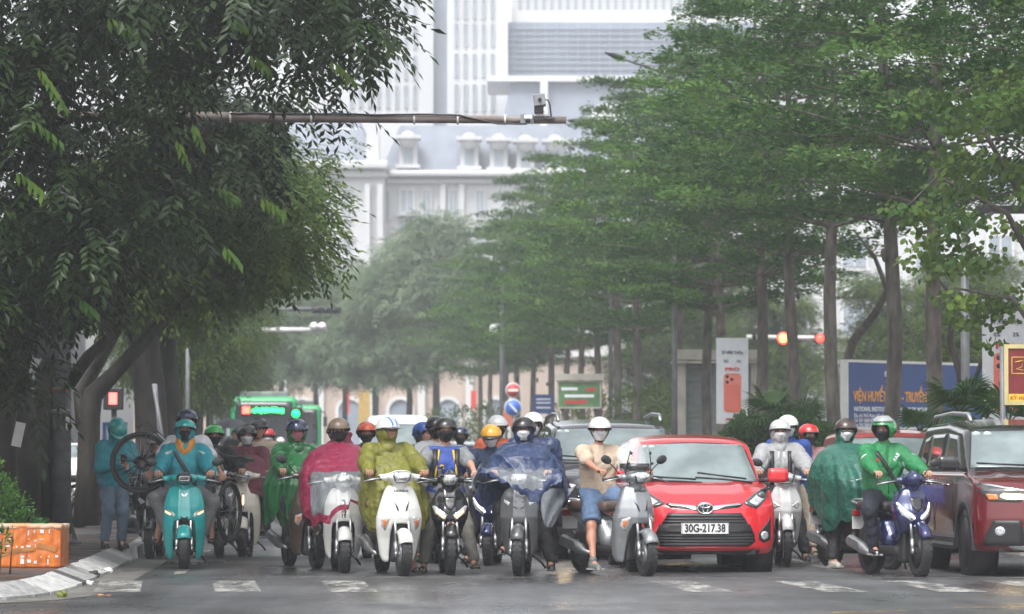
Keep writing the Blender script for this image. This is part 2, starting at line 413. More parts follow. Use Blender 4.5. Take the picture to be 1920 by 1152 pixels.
# paved sidewalks
def paving(name, c1, c2, cm, bw=.4, bh=.4, rough=.35):
    m = bpy.data.materials.new(name); m.use_nodes = True; N = m.node_tree.nodes; L = m.node_tree.links; b = N['Principled BSDF']
    tc = N.new('ShaderNodeTexCoord'); br = N.new('ShaderNodeTexBrick'); L.new(tc.outputs['Object'], br.inputs[0])
    br.inputs['Color1'].default_value = (*c1, 1); br.inputs['Color2'].default_value = (*c2, 1); br.inputs['Mortar'].default_value = (*cm, 1)
    br.inputs['Scale'].default_value = 1; br.inputs['Brick Width'].default_value = bw; br.inputs['Row Height'].default_value = bh; br.inputs['Mortar Size'].default_value = .012; br.inputs['Bias'].default_value = -.1
    no = N.new('ShaderNodeTexNoise'); no.inputs['Scale'].default_value = 1.6; no.inputs['Detail'].default_value = 6; L.new(tc.outputs['Object'], no.inputs[0])
    mx = N.new('ShaderNodeMix'); mx.data_type = 'RGBA'; mx.blend_type = 'MULTIPLY'; mx.inputs['Factor'].default_value = .85
    cr = N.new('ShaderNodeValToRGB'); cr.color_ramp.elements[0].position = .35; cr.color_ramp.elements[0].color = (.35, .35, .35, 1); cr.color_ramp.elements[1].position = .65; cr.color_ramp.elements[1].color = (1.1, 1.1, 1.1, 1)
    L.new(no.outputs[0], cr.inputs[0]); L.new(br.outputs[0], mx.inputs['A']); L.new(cr.outputs[0], mx.inputs['B']); L.new(mx.outputs['Result'], b.inputs['Base Color'])
    r2 = N.new('ShaderNodeValToRGB'); r2.color_ramp.elements[0].position = .4; r2.color_ramp.elements[0].color = (rough,) * 3 + (1,); r2.color_ramp.elements[1].position = .6; r2.color_ramp.elements[1].color = (.7, .7, .7, 1)
    L.new(no.outputs[0], r2.inputs[0]); L.new(r2.outputs[0], b.inputs['Roughness'])
    bp = N.new('ShaderNodeBump'); bp.inputs['Strength'].default_value = .6; bp.inputs['Distance'].default_value = .01; L.new(br.outputs['Fac'], bp.inputs['Height']); bp.invert = True; L.new(bp.outputs[0], b.inputs['Normal'])
    return m
PAVE = paving('wet_paving', (.085, .055, .045), (.06, .056, .054), (.03, .028, .026))
KH = .13
def offs(path, d):
    out = []
    for i, p in enumerate(path):
        a = Vector(path[max(i - 1, 0)]); b = Vector(path[min(i + 1, len(path) - 1)]); t = (b - a).normalized(); n = Vector((-t.y, t.x))
        out.append((p[0] + n.x * d, p[1] + n.y * d))
    return out
full = KB + [(RX(BL, 58), 58), (RX(BL, 80), 80), (RX(BL, 140), 140), (RX(BL, 244), 244)]
# smooth and resample the near kerb in blocks of about 0.55 m
def respath(P, step):
    P = [Vector(p) for p in P]; L = [0]
    for a, b in zip(P, P[1:]): L.append(L[-1] + (b - a).length)
    n = max(1, round(L[-1] / step)); out = []
    for i in range(n + 1):
        t = L[-1] * i / n; j = max(k for k in range(len(L)) if L[k] <= t + 1e-9); j = min(j, len(P) - 2)
        f = (t - L[j]) / (L[j + 1] - L[j]); out.append(tuple(P[j].lerp(P[j + 1], f)))
    return out
near = respath(KB[1:], .62); out_ = near; inn = offs(near, .30)
KM = [mat('kerb_stone_%s' % n, c, .55, var=.3, vs=5, bump=.3, bs=30, dirt=.5, aniso=(3, 3, 1)) for n, c in (('pale', (.44, .44, .43)), ('grey', (.29, .29, .285)), ('dark', (.07, .07, .072)))]
kerb = thing('kerb', None, None, kind='structure')
rng = random.Random(3)
for i in range(len(near) - 1):
    a, b = Vector(out_[i]), Vector(out_[i + 1]); c, d = Vector(inn[i]), Vector(inn[i + 1]); g = .012
    a2 = a.lerp(b, g / .6); b2 = b.lerp(a, g / .6); c2 = c.lerp(d, g / .6); d2 = d.lerp(c, g / .6); j = rng.uniform(-.006, .006)
    mb = MB(); V = [(a2.x, a2.y, -.02), (b2.x, b2.y, -.02), (d2.x, d2.y, -.02), (c2.x, c2.y, -.02), (a2.x, a2.y, .03 + j), (b2.x, b2.y, .03 + j), (d2.x, d2.y, KH + .012 + j), (c2.x, c2.y, KH + .012 + j)]
    mb.add(V, [(3, 2, 1, 0), (4, 5, 6, 7), (0, 1, 5, 4), (1, 2, 6, 5), (2, 3, 7, 6), (3, 0, 4, 7)], 0, False)
    k = 0 if rng.random() < .62 else 1
    Yc = (a.y + b.y) / 2
    if 38.2 < Yc < 38.9: k = 2
    mb.build('kerb_block', KM[k], kerb, fixn=True)
# far kerbs left and right, blocks of 1 m as far as they can be told apart
def farkerb(name, b, Y0, Y1, side, nb):
    root = thing(name, None, None, kind='structure')
    Y = Y0
    for i in range(nb):
        mb = MB(); x0, x1 = RX(b, Y + .01), RX(b, Y + .98); s = side * .2
        mb.add([(x0, Y + .01, -.02), (x1, Y + .98, -.02), (x1 + s, Y + .98, -.02), (x0 + s, Y + .01, -.02), (x0 + side * .02, Y + .01, KH + .01), (x1 + side * .02, Y + .98, KH + .01), (x1 + s, Y + .98, KH + .01), (x0 + s, Y + .01, KH + .01)],
               [(3, 2, 1, 0), (4, 5, 6, 7), (0, 1, 5, 4), (1, 2, 6, 5), (2, 3, 7, 6), (3, 0, 4, 7)], 0, False)
        mb.build('kerb_block', KM[1 if i % 3 else 0], root, fixn=True); Y += 1
    mb = MB(); mb.add([(RX(b, Y), Y, -.02), (RX(b, Y1), Y1, -.02), (RX(b, Y1) + side * .2, Y1, -.02), (RX(b, Y) + side * .2, Y, -.02), (RX(b, Y), Y, KH + .01), (RX(b, Y1), Y1, KH + .01), (RX(b, Y1) + side * .2, Y1, KH + .01), (RX(b, Y) + side * .2, Y, KH + .01)],
           [(3, 2, 1, 0), (4, 5, 6, 7), (0, 1, 5, 4), (1, 2, 6, 5), (2, 3, 7, 6), (3, 0, 4, 7)], 0, False)
    mb.build('kerb_run', KM[1], root, fixn=True)
farkerb('kerb_far', BL, 47.6, 244, -1, 14)
farkerb('kerb_right', BR, 33, 244, 1, 26)
side = offs([p for p in respath(KB, .62)], .295)
poly = side + [(RX(BL - .19, Y), Y) for Y in (47.6, 60, 100, 244)] + [(-60, 244)]
sheet('sidewalk_left', poly, KH, PAVE)
PAVER = paving('pale_paving', (.20, .19, .18), (.16, .155, .15), (.09, .09, .085), .4, .4)
sheet('sidewalk_right', [(RX(BR + .19, 33), 33), (60, 33), (60, 244), (RX(BR + .19, 244), 244)], KH, PAVER)
# gutter concrete at the left kerb
GUT = mat('gutter_concrete', (.13, .125, .115), .5, var=.45, vs=2.5, bump=.4, bs=25, dirt=.7)
go = offs(respath(KB[3:], .6), -.42); gi = offs(respath(KB[3:], .6), -.005)
mb = MB(); mb.grid([[(x, y, .004) for x, y in gi], [(x, y, .004) for x, y in go]], smooth=False); mb.build('gutter', GUT, kind='structure')
# road markings
def worn(name, rgb, lo=.42, hi=.58, sc=3):
    m = bpy.data.materials.new(name); m.use_nodes = True; N = m.node_tree.nodes; L = m.node_tree.links; b = N['Principled BSDF']
    tc = N.new('ShaderNodeTexCoord'); n1 = N.new('ShaderNodeTexNoise'); n1.inputs['Scale'].default_value = sc; n1.inputs['Detail'].default_value = 9; n1.inputs['Roughness'].default_value = .75
    mp = N.new('ShaderNodeMapping'); mp.inputs['Scale'].default_value = (1.6, .35, 1)
    L.new(tc.outputs['Object'], mp.inputs[0]); L.new(mp.outputs[0], n1.inputs[0])
    cr = N.new('ShaderNodeValToRGB'); cr.color_ramp.elements[0].position = lo; cr.color_ramp.elements[1].position = hi
    L.new(n1.outputs[0], cr.inputs[0]); L.new(cr.outputs[0], b.inputs['Alpha'])
    b.inputs['Base Color'].default_value = (*rgb, 1); b.inputs['Roughness'].default_value = .45
    return m
PW = worn('worn_white_paint', (.36, .355, .33), .43, .60); PWW = worn('very_worn_white_paint', (.30, .30, .28), .54, .70); PY = worn('worn_yellow_paint', (.55, .33, .05), .35, .6)
cross = thing('crosswalk', None, None, kind='structure')
for i, (x, m) in enumerate([(-4.0, PW), (-2.85, PW), (-1.75, PW), (-.65, PWW), (.5, PWW), (1.62, PW), (2.88, PW), (4.0, PW), (5.05, PW)]):
    mb = MB(); w_ = .22; y0, y1 = 36.3, 39.4; mb.add([(x - w_ + .27, y0, .0055), (x + w_ + .27, y0, .0055), (x + w_, y1, .0055), (x - w_, y1, .0055)], [(0, 1, 2, 3)], 0, False)
    mb.build('stripe', m, cross)
def strip(name, x0, y0, x1, y1, wd, m, z=.006):
    t = Vector((x1 - x0, y1 - y0)).normalized(); n = Vector((-t.y, t.x)) * wd / 2
    mb = MB(); mb.add([(x0 - n.x, y0 - n.y, z), (x1 - n.x, y1 - n.y, z), (x1 + n.x, y1 + n.y, z), (x0 + n.x, y0 + n.y, z)], [(0, 1, 2, 3)], 0, False)
    return mb.build(name, m, kind='structure')
strip('stop_line', -2.6, 40.55, 6.7, 40.45, .09, PW)
strip('road_joint', -2.6, 40.75, 6.7, 40.7, .05, mat('wet_tar', (.012, .012, .013), .2), .0065)
strip('tar_seam', RX(-.25, 31) + 1.5, 33.15, RX(.5, 31) + 2.2, 33.25, .03, mm('wet_tar2', (.01, .01, .011), .3))
strip('yellow_line', WX(1530, 31.6), 31.7, WX(1700, 32), 32.1, .07, PY)
strip('yellow_line', WX(1790, 32.7), 32.75, WX(2000, 33), 33.1, .07, PY)
strip('lane_line', RX(-1.1, 43), 41.5, RX(-1.1, 52), 52, .12, PW)
strip('lane_line', RX(2.6, 43) , 46.5, RX(2.6, 60), 60, .14, PW)
strip('lane_line', RX(6.1, 43), 43.5, RX(6.1, 60), 60, .14, PW)
# litter in the gutter: a few leaves and a crumpled paper cup
def fallen_leaf(px, py, c, label):
    Y = GY(py); mb = MB(); mb.grid([[(-.05, -.03, .004), (0, -.05, .02), (.05, -.02, .005)], [(-.06, .03, .012), (0, .03, .03), (.055, .03, .01)], [(-.02, .07, .004), (0, .08, .014), (.02, .07, .004)]])
    o = mb.build('fallen_leaf', mat('dry_leaf', c, .6), loc=(WX(px, Y), Y, .008), rot=(0, 0, px)); o.scale = (.6,) * 3; tag(o, label, 'leaf', 'dry leaves lying in the gutter')
fallen_leaf(191, 1118, (.55, .22, .06), 'pale orange dry leaf lying on the asphalt off the kerb'); fallen_leaf(208, 1119, (.35, .10, .04), 'dark reddish dry leaf lying beside the orange one')
def litter(px, py, label, c, s):
    Y = GY(py); V, F = nets(lambda P: elp(P, (0, 0, .04 * s), (.06 * s, .05 * s, .045 * s)) + .012 * wrk(P, 2.5, px), (-.1 * s, -.1 * s, -.01), (.1 * s, .1 * s, .12 * s), .008)
    o = npmesh('litter', V, F, c, loc=(WX(px, Y), Y, .002)); tag(o, label, 'litter')
litter(204, 1075, 'crumpled white plastic bag lying in the gutter', WHT, .7); litter(170, 1097, 'small crumpled white paper by the kerb foot', WHT, .5)
litter(118, 1120, 'clump of yellow green weeds at the kerb foot', mat('weed', (.14, .16, .03), .7), .7); litter(178, 1084, 'broken dark gap stone wedged at the kerb', BLK, .9)
# ---------------------------------------------------------------- trees
def leafmat(name, c1, c2, tl=.35, vs=1.2, rough=.5):
    m = mat(name, c1, rough, rgb2=c2, vs=vs, det=5, transl=tl, spec=.22)
    return m
LM_TERM = leafmat('almond_leaves', (.024, .070, .020), (.070, .155, .036), .40, 1.0)
LM_TERM2 = leafmat('almond_leaf_tips', (.07, .15, .038), (.13, .24, .052), .45, 1.5)
LM_SHADED = leafmat('shaded_dark_leaves', (.006, .014, .005), (.026, .052, .012), .22, .9, .34)  # backlit shade of the near left crown is put into the leaf colour
LM_YOUNG = leafmat('young_leaves', (.045, .11, .02), (.12, .20, .03), .45, 2)
LM_MID = leafmat('mid_leaves', (.035, .075, .018), (.12, .18, .028), .35, .9)
LM_HAZE = leafmat('haze_tinted_leaves', (.13, .20, .12), (.25, .32, .19), .4, .5)  # far-end trees: mist is put into this paler leaf colour
LM_ROUND = leafmat('round_leaves', (.05, .12, .025), (.14, .21, .04), .42, 1.2)
LM_BUSH = leafmat('bush_leaves', (.02, .06, .016), (.05, .12, .022), .3, 3)
BARK = mat('bark', (.055, .047, .040), .85, rgb2=(.135, .12, .10), vs=7, bump=.9, bs=14, aniso=(1, 1, .35))
BARKD = mat('dark_wet_bark', (.012, .010, .008), .6, rgb2=(.045, .037, .028), vs=6, bump=.9, bs=12, aniso=(1, 1, .3))

def leaf_quads(C, D, Nn, ln, wd, fold=.25):
    """leaves as folded rhombs: centre-base C, direction D, normal Nn; returns V,F (2 quads->4 tris, 5 verts)"""
    n = len(C); D = D / (np.linalg.norm(D, axis=1, keepdims=True) + 1e-9)
    S = np.cross(D, Nn); S /= (np.linalg.norm(S, axis=1, keepdims=True) + 1e-9); U = np.cross(S, D)
    ln = ln[:, None]; wd = wd[:, None]
    a = C; t = C + D * ln; l = C + D * ln * .5 + S * wd * .5 + U * wd * fold; r = C + D * ln * .5 - S * wd * .5 + U * wd * fold
    V = np.stack([a, l, t, r], 1).reshape(-1, 3); i = np.arange(n) * 4
    F = np.concatenate([np.stack([i, i + 1, i + 2], 1), np.stack([i, i + 2, i + 3], 1)])
    return V, F
def term_tree(name, seed, H=12.3, z0=4.6, Rm=4.0, leaf=.12, per=190, tr=.13):
    rs = np.random.RandomState(seed); rd = random.Random(seed)
    wood = MB(); bend = [(0, 0, 0)]; x = y = 0
    for i in range(1, 9):
        x += rd.uniform(-.09, .09); y += rd.uniform(-.09, .09); bend.append((x, y, H * .93 * i / 8))
    wood.tube(bend, [tr * 1.25, tr * 1.02, tr * .95, tr * .88, tr * .75, tr * .6, tr * .45, tr * .3, tr * .12], 9)
    for i in range(4):   # knots
        z = rd.uniform(1, 5); a = rd.uniform(0, 6.3); wood.ell((math.cos(a) * tr * .9, math.sin(a) * tr * .9, z), (.05, .05, .08), None, 8, 6)
    Cs = []; Ds = []; Ns = []; Ls = []; Ms = []
    tiers = int((H - z0) / .74)
    for k in range(tiers):
        z = z0 + (H - z0) * (k + .5) / tiers + rd.uniform(-.15, .15); f = (z - z0) / (H - z0)
        prof = (1 - max(0, f - .2) * 1.06) * (.66 + .34 * min(1, f / .16))
        nb = 7 if f < .7 else 5
        for j in range(nb):
            az = 2 * math.pi * (j + rd.random() * .8) / nb + k * 1.3; Lb = Rm * prof * rd.uniform(.62, 1.15); rise = rd.uniform(.05, .24)
            d = np.array([math.cos(az), math.sin(az), rise]); bx = np.array([np.interp(z, [p[2] for p in bend], [p[0] for p in bend]), np.interp(z, [p[2] for p in bend], [p[1] for p in bend]), z])
            e = bx + d * Lb; wood.tube([bx, bx + d * Lb * .5 + [0, 0, .08], e], [.024 * (1.2 - f * .6), .014, .004], 5, caps=False)
            nsp = max(3, int(Lb * 2.6))
            for s in range(nsp):
                t = .22 + .82 * (s + rd.random()) / nsp; side = rd.uniform(-1, 1) * (.42 * Lb * (1 - t * .62))
                c = bx + d * Lb * t + np.array([-math.sin(az), math.cos(az), 0]) * side + np.array([0, 0, rd.uniform(-.06, .14)])
                m = int(per * .34 * rd.uniform(.3, 1.5)); rad = rd.uniform(.22, .52)
                r_ = rad * np.sqrt(rs.rand(m)); a_ = rs.rand(m) * 6.283
                P = c + np.stack([r_ * np.cos(a_), r_ * np.sin(a_), rs.randn(m) * .05 + .10 * (1 - r_ / rad)], 1)
                Cs.append(P); Ds.append(np.stack([np.cos(a_) + .6 * d[0], np.sin(a_) + .6 * d[1], rs.uniform(-.35, .75, m)], 1))
                Ns.append(np.stack([rs.randn(m) * .45, rs.randn(m) * .45, np.ones(m)], 1)); Ls.append(rs.uniform(.6, 1.35, m) * leaf); Ms.append(np.full(m, 1 if rd.random() < .10 + .45 * (t > .8) else 0))
    C = np.concatenate(Cs); L = np.concatenate(Ls); V, F = leaf_quads(C, np.concatenate(Ds), np.concatenate(Ns), L, L * .55); MI = np.tile(np.concatenate(Ms), 2)
    root = thing(name, 'x', 'tree'); wood.build('trunk', BARK, root); npmesh('crown', V, F, [LM_TERM, LM_TERM2], root, kind='stuff', smooth=False, mi=MI)
    return root
GT = 'trees in the row along the right kerb'
protoT = [term_tree('almond_tree', 11), term_tree('almond_tree', 12, 11.6, 4.9, 3.7), term_tree('almond_tree', 13, 12.6, 4.3, 4.2)]
rows = [(60.0, 10.1), (64.5, 10.1), (71.7, 10.15), (77, 10.1), (82.5, 10.1), (90, 10.15), (94, 10.2), (99, 10.0), (112, 10.1), (119, 10.2), (125, 10.0), (132, 10.1), (140, 10.1), (149, 10.1), (158, 10.1), (168, 10.0), (180, 10.1), (192, 10.1), (205, 10.2)]
descr = ['thickest almond tree trunk, in front of the right end of the blue billboard', 'straight trunk rising behind the middle of the blue billboard', 'slim trunk at the left edge of the blue billboard', 'knotted trunk between the two red signal lights', 'trunk just left of the brighter red signal light', 'slim trunk just right above the phone banner', 'slim trunk above the phone banner, left of its twin', 'trunk behind the left part of the grey shuttered kiosk', 'trunk left of the grey lamp pole beside the kiosk', 'second trunk left of the grey lamp pole beside the kiosk', 'third trunk left of the grey lamp pole by the kiosk']
rows += [(54.0, 10.75), (47.5, 10.9)]; rd = random.Random(5); used = set()
for i, (Y, b) in enumerate(rows):
    k = (i * 2 + (i // 3)) % 3; o = protoT[k] if k not in used else copy_tree(protoT[k]); used.add(k)
    o.location = (RX(b, Y), Y, KH - .02); o.rotation_euler = (0, 0, rd.uniform(0, 6.28)); s = rd.uniform(.93, 1.06); sw = [1.25, 1.15, .85, 1.1, 1.05, .8, .8, .9][i] if i < 8 else 1
    o.scale = (s, s, s)
    o['group'] = GT
    if Y < 55: o.scale = (s * .92, s * .92, s)
    o['label'] = (descr[i] if i < len(descr) else 'nearest almond tree crown, filling the top right corner' if Y < 50 else 'dark almond tree crown hanging over the right white banner' if Y < 55 else 'hazy far almond tree in the right row, seen above the low signs') 
def blob_tree(name, label, lumps, trunks, lm, bark, leaf=.11, n_per=46, leaflets=9, droop=.6, seed=1, origin=(0, 0, 0), extra=None, group=None, wd=.38):
    rs = np.random.RandomState(seed); Cs, Ds, Ns, Ls = [], [], [], []; ol = np.array(origin)
    for (c, r) in lumps:
        n = int(n_per * (r / .5) ** 2); v = rs.randn(n, 3); v /= np.linalg.norm(v, axis=1, keepdims=True); rad = r * rs.uniform(.45, 1.05, n)
        P = np.array(c) + v * rad[:, None] * [1, 1, .72]
        out = v.copy(); out[:, 2] = out[:, 2] * .4 - droop * rs.uniform(.2, 1.1, n); out /= np.linalg.norm(out, axis=1, keepdims=True)
        S = np.cross(out, [0, 0, 1.0]); S /= np.linalg.norm(S, axis=1, keepdims=True) + 1e-6; U = np.cross(S, out)
        LL = rs.uniform(.8, 1.25, n) * leaf
        for q in range(leaflets):
            t = (q // 2 + 1) / (leaflets / 2 + 1); sgn = 1 if q % 2 else -1
            if q == leaflets - 1: sgn = 0
            B = P + out * (t * LL * 3.2)[:, None] - np.array([0, 0, 1]) * (t * t * LL * .8)[:, None]
            Dv = out * .75 + S * sgn * .95 + np.array([0, 0, -droop * .5]) + rs.randn(n, 3) * .12
            Cs.append(B); Ds.append(Dv); Ns.append(U + rs.randn(n, 3) * .25); Ls.append(LL * rs.uniform(.85, 1.15, n))
    L = np.concatenate(Ls); V, F = leaf_quads(np.concatenate(Cs) - ol, np.concatenate(Ds), np.concatenate(Ns), L, L * wd, .12)
    root = thing(name, label, 'tree', origin, group=group)
    npmesh('crown', V, F, lm, root, kind='stuff', smooth=False)
    for path in trunks:
        mb = MB(); pts = [tuple(np.array(p[:3]) - ol) for p in path]; mb.tube(pts, [p[3] for p in path], 10)
        mb.build('trunk' if path[0][3] > .09 and path[0][2] < 1 else 'branch', bark, root)
    return root
def inpoly(x, y, P):
    c = False; j = len(P) - 1
    for i in range(len(P)):
        if (P[i][1] > y) != (P[j][1] > y) and x < (P[j][0] - P[i][0]) * (y - P[i][1]) / (P[j][1] - P[i][1]) + P[i][0]: c = not c
        j = i
    return c
def fill(poly, n, Y0, Y1, r0, r1, seed, box=(-260, -300, 760, 860)):
    rd = random.Random(seed); out = []
    ym = (Y0 + Y1) / 2
    while len(out) < n:
        px, py = rd.uniform(box[0], box[2]), rd.uniform(box[1], box[3])
        if inpoly(px, py, poly):
            Y = rd.uniform(Y0, Y1); p = W(px, py, Y); out.append(((WX(px, ym) + (p.x - WX(px, ym)) * 1, Y, p.z), rd.uniform(r0, r1)))
    return out
def bp(px, py, Y, r): p = W(px, py, Y); return (p.x, p.y, p.z, r)
# near dark tree at the left, overhanging the road
polyA = [(-260, -300), (700, -300), (705, 20), (690, 60), (560, 80), (545, 150), (470, 230), (470, 330), (330, 400), (300, 450), (200, 510), (60, 570), (-60, 690), (-260, 690)]
lA = fill(polyA, 330, 40.5, 49, .28, .5, 21)
def pushback(lumps):     # foliage behind the camera arm where the arm runs free of leaves
    out = []
    for (c, r) in lumps:
        px = 960 + c[0] / c[1] * FPX; py = HOR - (c[2] - CAM_Z) / c[1] * FPX
        if px > 330 and 110 < py < 320: k = (51.8 + (c[1] - 40) * .25) / c[1]; c = (c[0] * k, c[1] * k, CAM_Z + (c[2] - CAM_Z) * k)
        out.append((c, r))
    return out
lA += [((W(px, py, Y)), r) for px, py, Y, r in [(655, 60, 44, .22), (690, 95, 44, .14), (700, 60, 44, .17), (640, 130, 45, .16), (610, 160, 45, .18), (655, 205, 46, .13), (600, 215, 46, .16), (690, 130, 46, .12), (650, 140, 46, .17), (560, 190, 46, .25), (540, 110, 45, .25), (690, 20, 43, .22)]]
lA = pushback(lA)
lA += [((W(px, py, 43)), r) for px, py, r in [(40, 680, .3), (60, 740, .22), (10, 600, .35), (90, 560, .3), (40, 640, .2), (70, 690, .16)]]
trA = [[bp(40, 1010, 49.5, .26), bp(48, 850, 49.5, .2), bp(30, 700, 49.3, .17), bp(60, 560, 49, .15), bp(40, 380, 48, .12), bp(90, 150, 47, .08)],
       [bp(70, 990, 50, .2), bp(74, 840, 50, .15), bp(85, 700, 50, .13), bp(130, 610, 50, .13), bp(190, 520, 48.5, .1), bp(280, 380, 46.5, .07), bp(400, 230, 45, .05)],
       [bp(130, 720, 50, .09), bp(165, 670, 50, .085), bp(208, 630, 50, .08), bp(190, 600, 50, .07), bp(170, 540, 49, .06), bp(260, 470, 48, .04)],
       [bp(30, 640, 49, .1), bp(75, 590, 49, .1), bp(110, 590, 49, .09), bp(160, 480, 48, .07)],
       [bp(10, 990, 48.5, .2), bp(5, 800, 48.5, .17), bp(20, 640, 48.2, .15), bp(-30, 400, 47, .1)]]
blob_tree('broadleaf_tree', 'huge dark leaning tree overhanging the left kerb above the grey post', lA, trA, LM_SHADED, BARKD, .155, 34, 9, .7, 31, (WX(40, 49.5), 49.5, KH))
# hanging sprays of large young leaves, each spray big enough to tell apart
near_root = [o for o in COL.objects if o.name.startswith('broadleaf_tree')][0]
def spray(px, py, Y, ang, L, n, lm, s=.17, parent=near_root):
    p = W(px, py, Y); rs = np.random.RandomState(px + py); C, D, Nn, LL = [], [], [], []
    for i in range(n):
        t = i / n; a = R_(ang) - t * 1.0; q = np.array([p.x + math.cos(R_(ang)) * L * t, p.y, p.z + math.sin(R_(ang)) * L * t - .16 * L * t * t])
        C.append(q); sg = 1 if i % 2 else -1
        D.append([math.cos(a) * .35 + .25 * sg + .1, rs.uniform(-.3, .3), -1.0]); Nn.append([sg * .6, -1, .3]); LL.append(s * rs.uniform(.8, 1.15))
    V, F = leaf_quads(np.array(C), np.array(D, float), np.array(Nn, float), np.array(LL), np.array(LL) * .36, .08)
    npmesh('leaf_spray', V - np.array(parent.location), F, lm, parent, smooth=False)
for a in [(200, 30, 40.4, -15, .35, 9), (70, 125, 40.3, -50, .45, 12), (60, 225, 40.3, -30, .4, 9), (430, 30, 41, -20, .18, 6), (690, 40, 42.5, -40, .35, 9), (360, 230, 41, -60, .2, 6), (410, 350, 41, -20, .25, 7), (490, 370, 41, -25, .3, 9), (420, 460, 41, -40, .22, 6), (470, 100, 41, -30, .25, 7), (620, 110, 42, -35, .3, 8), (150, 560, 41, -30, .2, 6), (330, 260, 41.5, -60, .25, 6), (30, 320, 40.5, -30, .35, 9)]:
    spray(*a[:6], LM_YOUNG)
# second tree: trunk by the kerb with side branches, brighter crown to the lower right
polyB = [(300, 250), (430, 235), (520, 290), (560, 330), (585, 420), (600, 460), (600, 475), (520, 495), (470, 520), (400, 535), (300, 545), (200, 555), (120, 530), (100, 400)]
lB = fill(polyB, 215, 54, 61, .3, .58, 41)
lB += [((W(px, py, 56)), r) for px, py, r in [(625, 478, .17), (650, 490, .10), (620, 440, .16), (560, 300, .22), (610, 380, .15), (590, 330, .15)]]
trB = [[bp(163, 985, 55, .20), bp(166, 880, 55, .165), bp(168, 780, 55, .16), bp(175, 740, 55, .15), bp(215, 700, 55, .11), bp(260, 650, 55, .1), (*W(305, 600, 55.5), .08), bp(350, 560, 56, .06), bp(440, 470, 57, .03)],
       [bp(160, 800, 55, .14), bp(150, 740, 55.2, .1), bp(180, 690, 55.5, .09), bp(230, 600, 56, .07), bp(290, 500, 57, .05)],
       [bp(90, 985, 56, .19), bp(95, 860, 56, .16), bp(92, 740, 56, .14), bp(120, 640, 56, .13), bp(160, 500, 57, .08)]]
blob_tree('broadleaf_tree', 'leaning tree behind the grey post with a bare branch reaching right over the road', lB, trB, LM_MID, BARKD, .14, 34, 8, .6, 51, (WX(168, 55), 55, KH))
# wide old trunk farther down the left pavement
polyC = [(150, 330), (420, 240), (520, 260), (570, 330), (540, 400), (480, 450), (430, 510), (400, 550), (300, 580), (180, 560)]
lC = fill(polyC, 150, 72, 82, .5, .95, 61)
lC += [((W(px, py, 76)), r) for px, py, r in [(610, 290, .3), (640, 270, .2), (590, 380, .25), (625, 410, .18), (560, 240, .35)]]
trC = [[bp(290, 960, 75, .36), bp(285, 830, 75, .33), bp(280, 720, 75, .31), bp(262, 600, 75, .3), bp(270, 420, 76, .2)], [bp(318, 960, 76, .3), bp(316, 800, 76, .27), bp(310, 640, 76, .22), bp(360, 480, 77, .12)]]
blob_tree('broadleaf_tree', 'wide old double trunk on the left pavement behind the raised bicycle wheel', lC, trC, LM_MID, BARKD, .15, 40, 8, .5, 71, (WX(290, 75), 75, KH))
# hazy left row further away
base = None
for i, (px, Y, s) in enumerate([(330, 98, 1.0), (372, 118, .95), (395, 138, 1.0), (420, 160, 1.1), (345, 175, 1.1), (440, 190, 1.05)]):
    if base is None:
        rs = random.Random(9); lum = []
        for q in range(150):
            a = rs.uniform(0, 6.28); r = 3.4 * math.sqrt(rs.random()); z = rs.uniform(3.4, 11.5); r *= 1 - abs(z - 6.5) / 9
            lum.append(((math.cos(a) * r, math.sin(a) * r, z), rs.uniform(.5, .95)))
        base = blob_tree('broadleaf_tree', 'x', lum, [[(0, 0, 0, .26), (.1, 0, 3, .2), (-.1, .1, 6, .15), (0, 0, 9, .06)], [(.1, 0, 3, .14), (1.2, .2, 5, .09), (2.2, .1, 7, .04)]], LM_MID, BARKD, .17, 30, 7, .5, 81); o = base
    else: o = copy_tree(base)
    o.location = (WX(px, Y), Y, KH - .02); o.rotation_euler = (0, 0, i * 1.1); o.scale = (s * .58, s * .7, s)
    o['group'] = 'hazy trees farther along the left pavement'; o['label'] = 'hazy broadleaf tree farther along the left pavement'
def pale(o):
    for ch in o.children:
        if ch.name.startswith('crown'): ch.material_slots[0].link = 'OBJECT'; ch.material_slots[0].material = LM_HAZE
for i, (x, Y, sc_) in enumerate([(13.5, 84, .55), (16, 96, .6), (12.3, 104, .5), (22, 118, .7), (12.5, 128, .6), (30, 140, .8), (18, 150, .75), (6.5, 158, .7), (9, 172, .85), (26, 172, .85), (19, 108, .6), (24, 132, .7), (10, 142, .6)]):
    o = copy_tree(base); o.location = (x, Y, .1); o.rotation_euler = (0, 0, i * 1.7); o.scale = (sc_ * 1.15, sc_ * 1.15, sc_)
    o['group'] = 'trees of the park behind the right row'; o['label'] = 'hazy lower tree of the park behind the right row of trunks'
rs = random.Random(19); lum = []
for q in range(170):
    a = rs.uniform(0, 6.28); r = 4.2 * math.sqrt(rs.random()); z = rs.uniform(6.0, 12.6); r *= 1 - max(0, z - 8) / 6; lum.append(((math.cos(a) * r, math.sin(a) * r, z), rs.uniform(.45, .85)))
baseF = blob_tree('broadleaf_tree', 'tall pale hazy tree at the far end of the avenue, right of the bus', lum, [[(0, 0, 0, .22), (.1, 0, 4, .17), (-.1, .1, 8, .1), (0, 0, 11, .05)]], LM_HAZE, BARKD, .2, 26, 7, .4, 83, group='trees across the far end of the avenue'); baseF.location = (WX(700, 236), 236, 0)
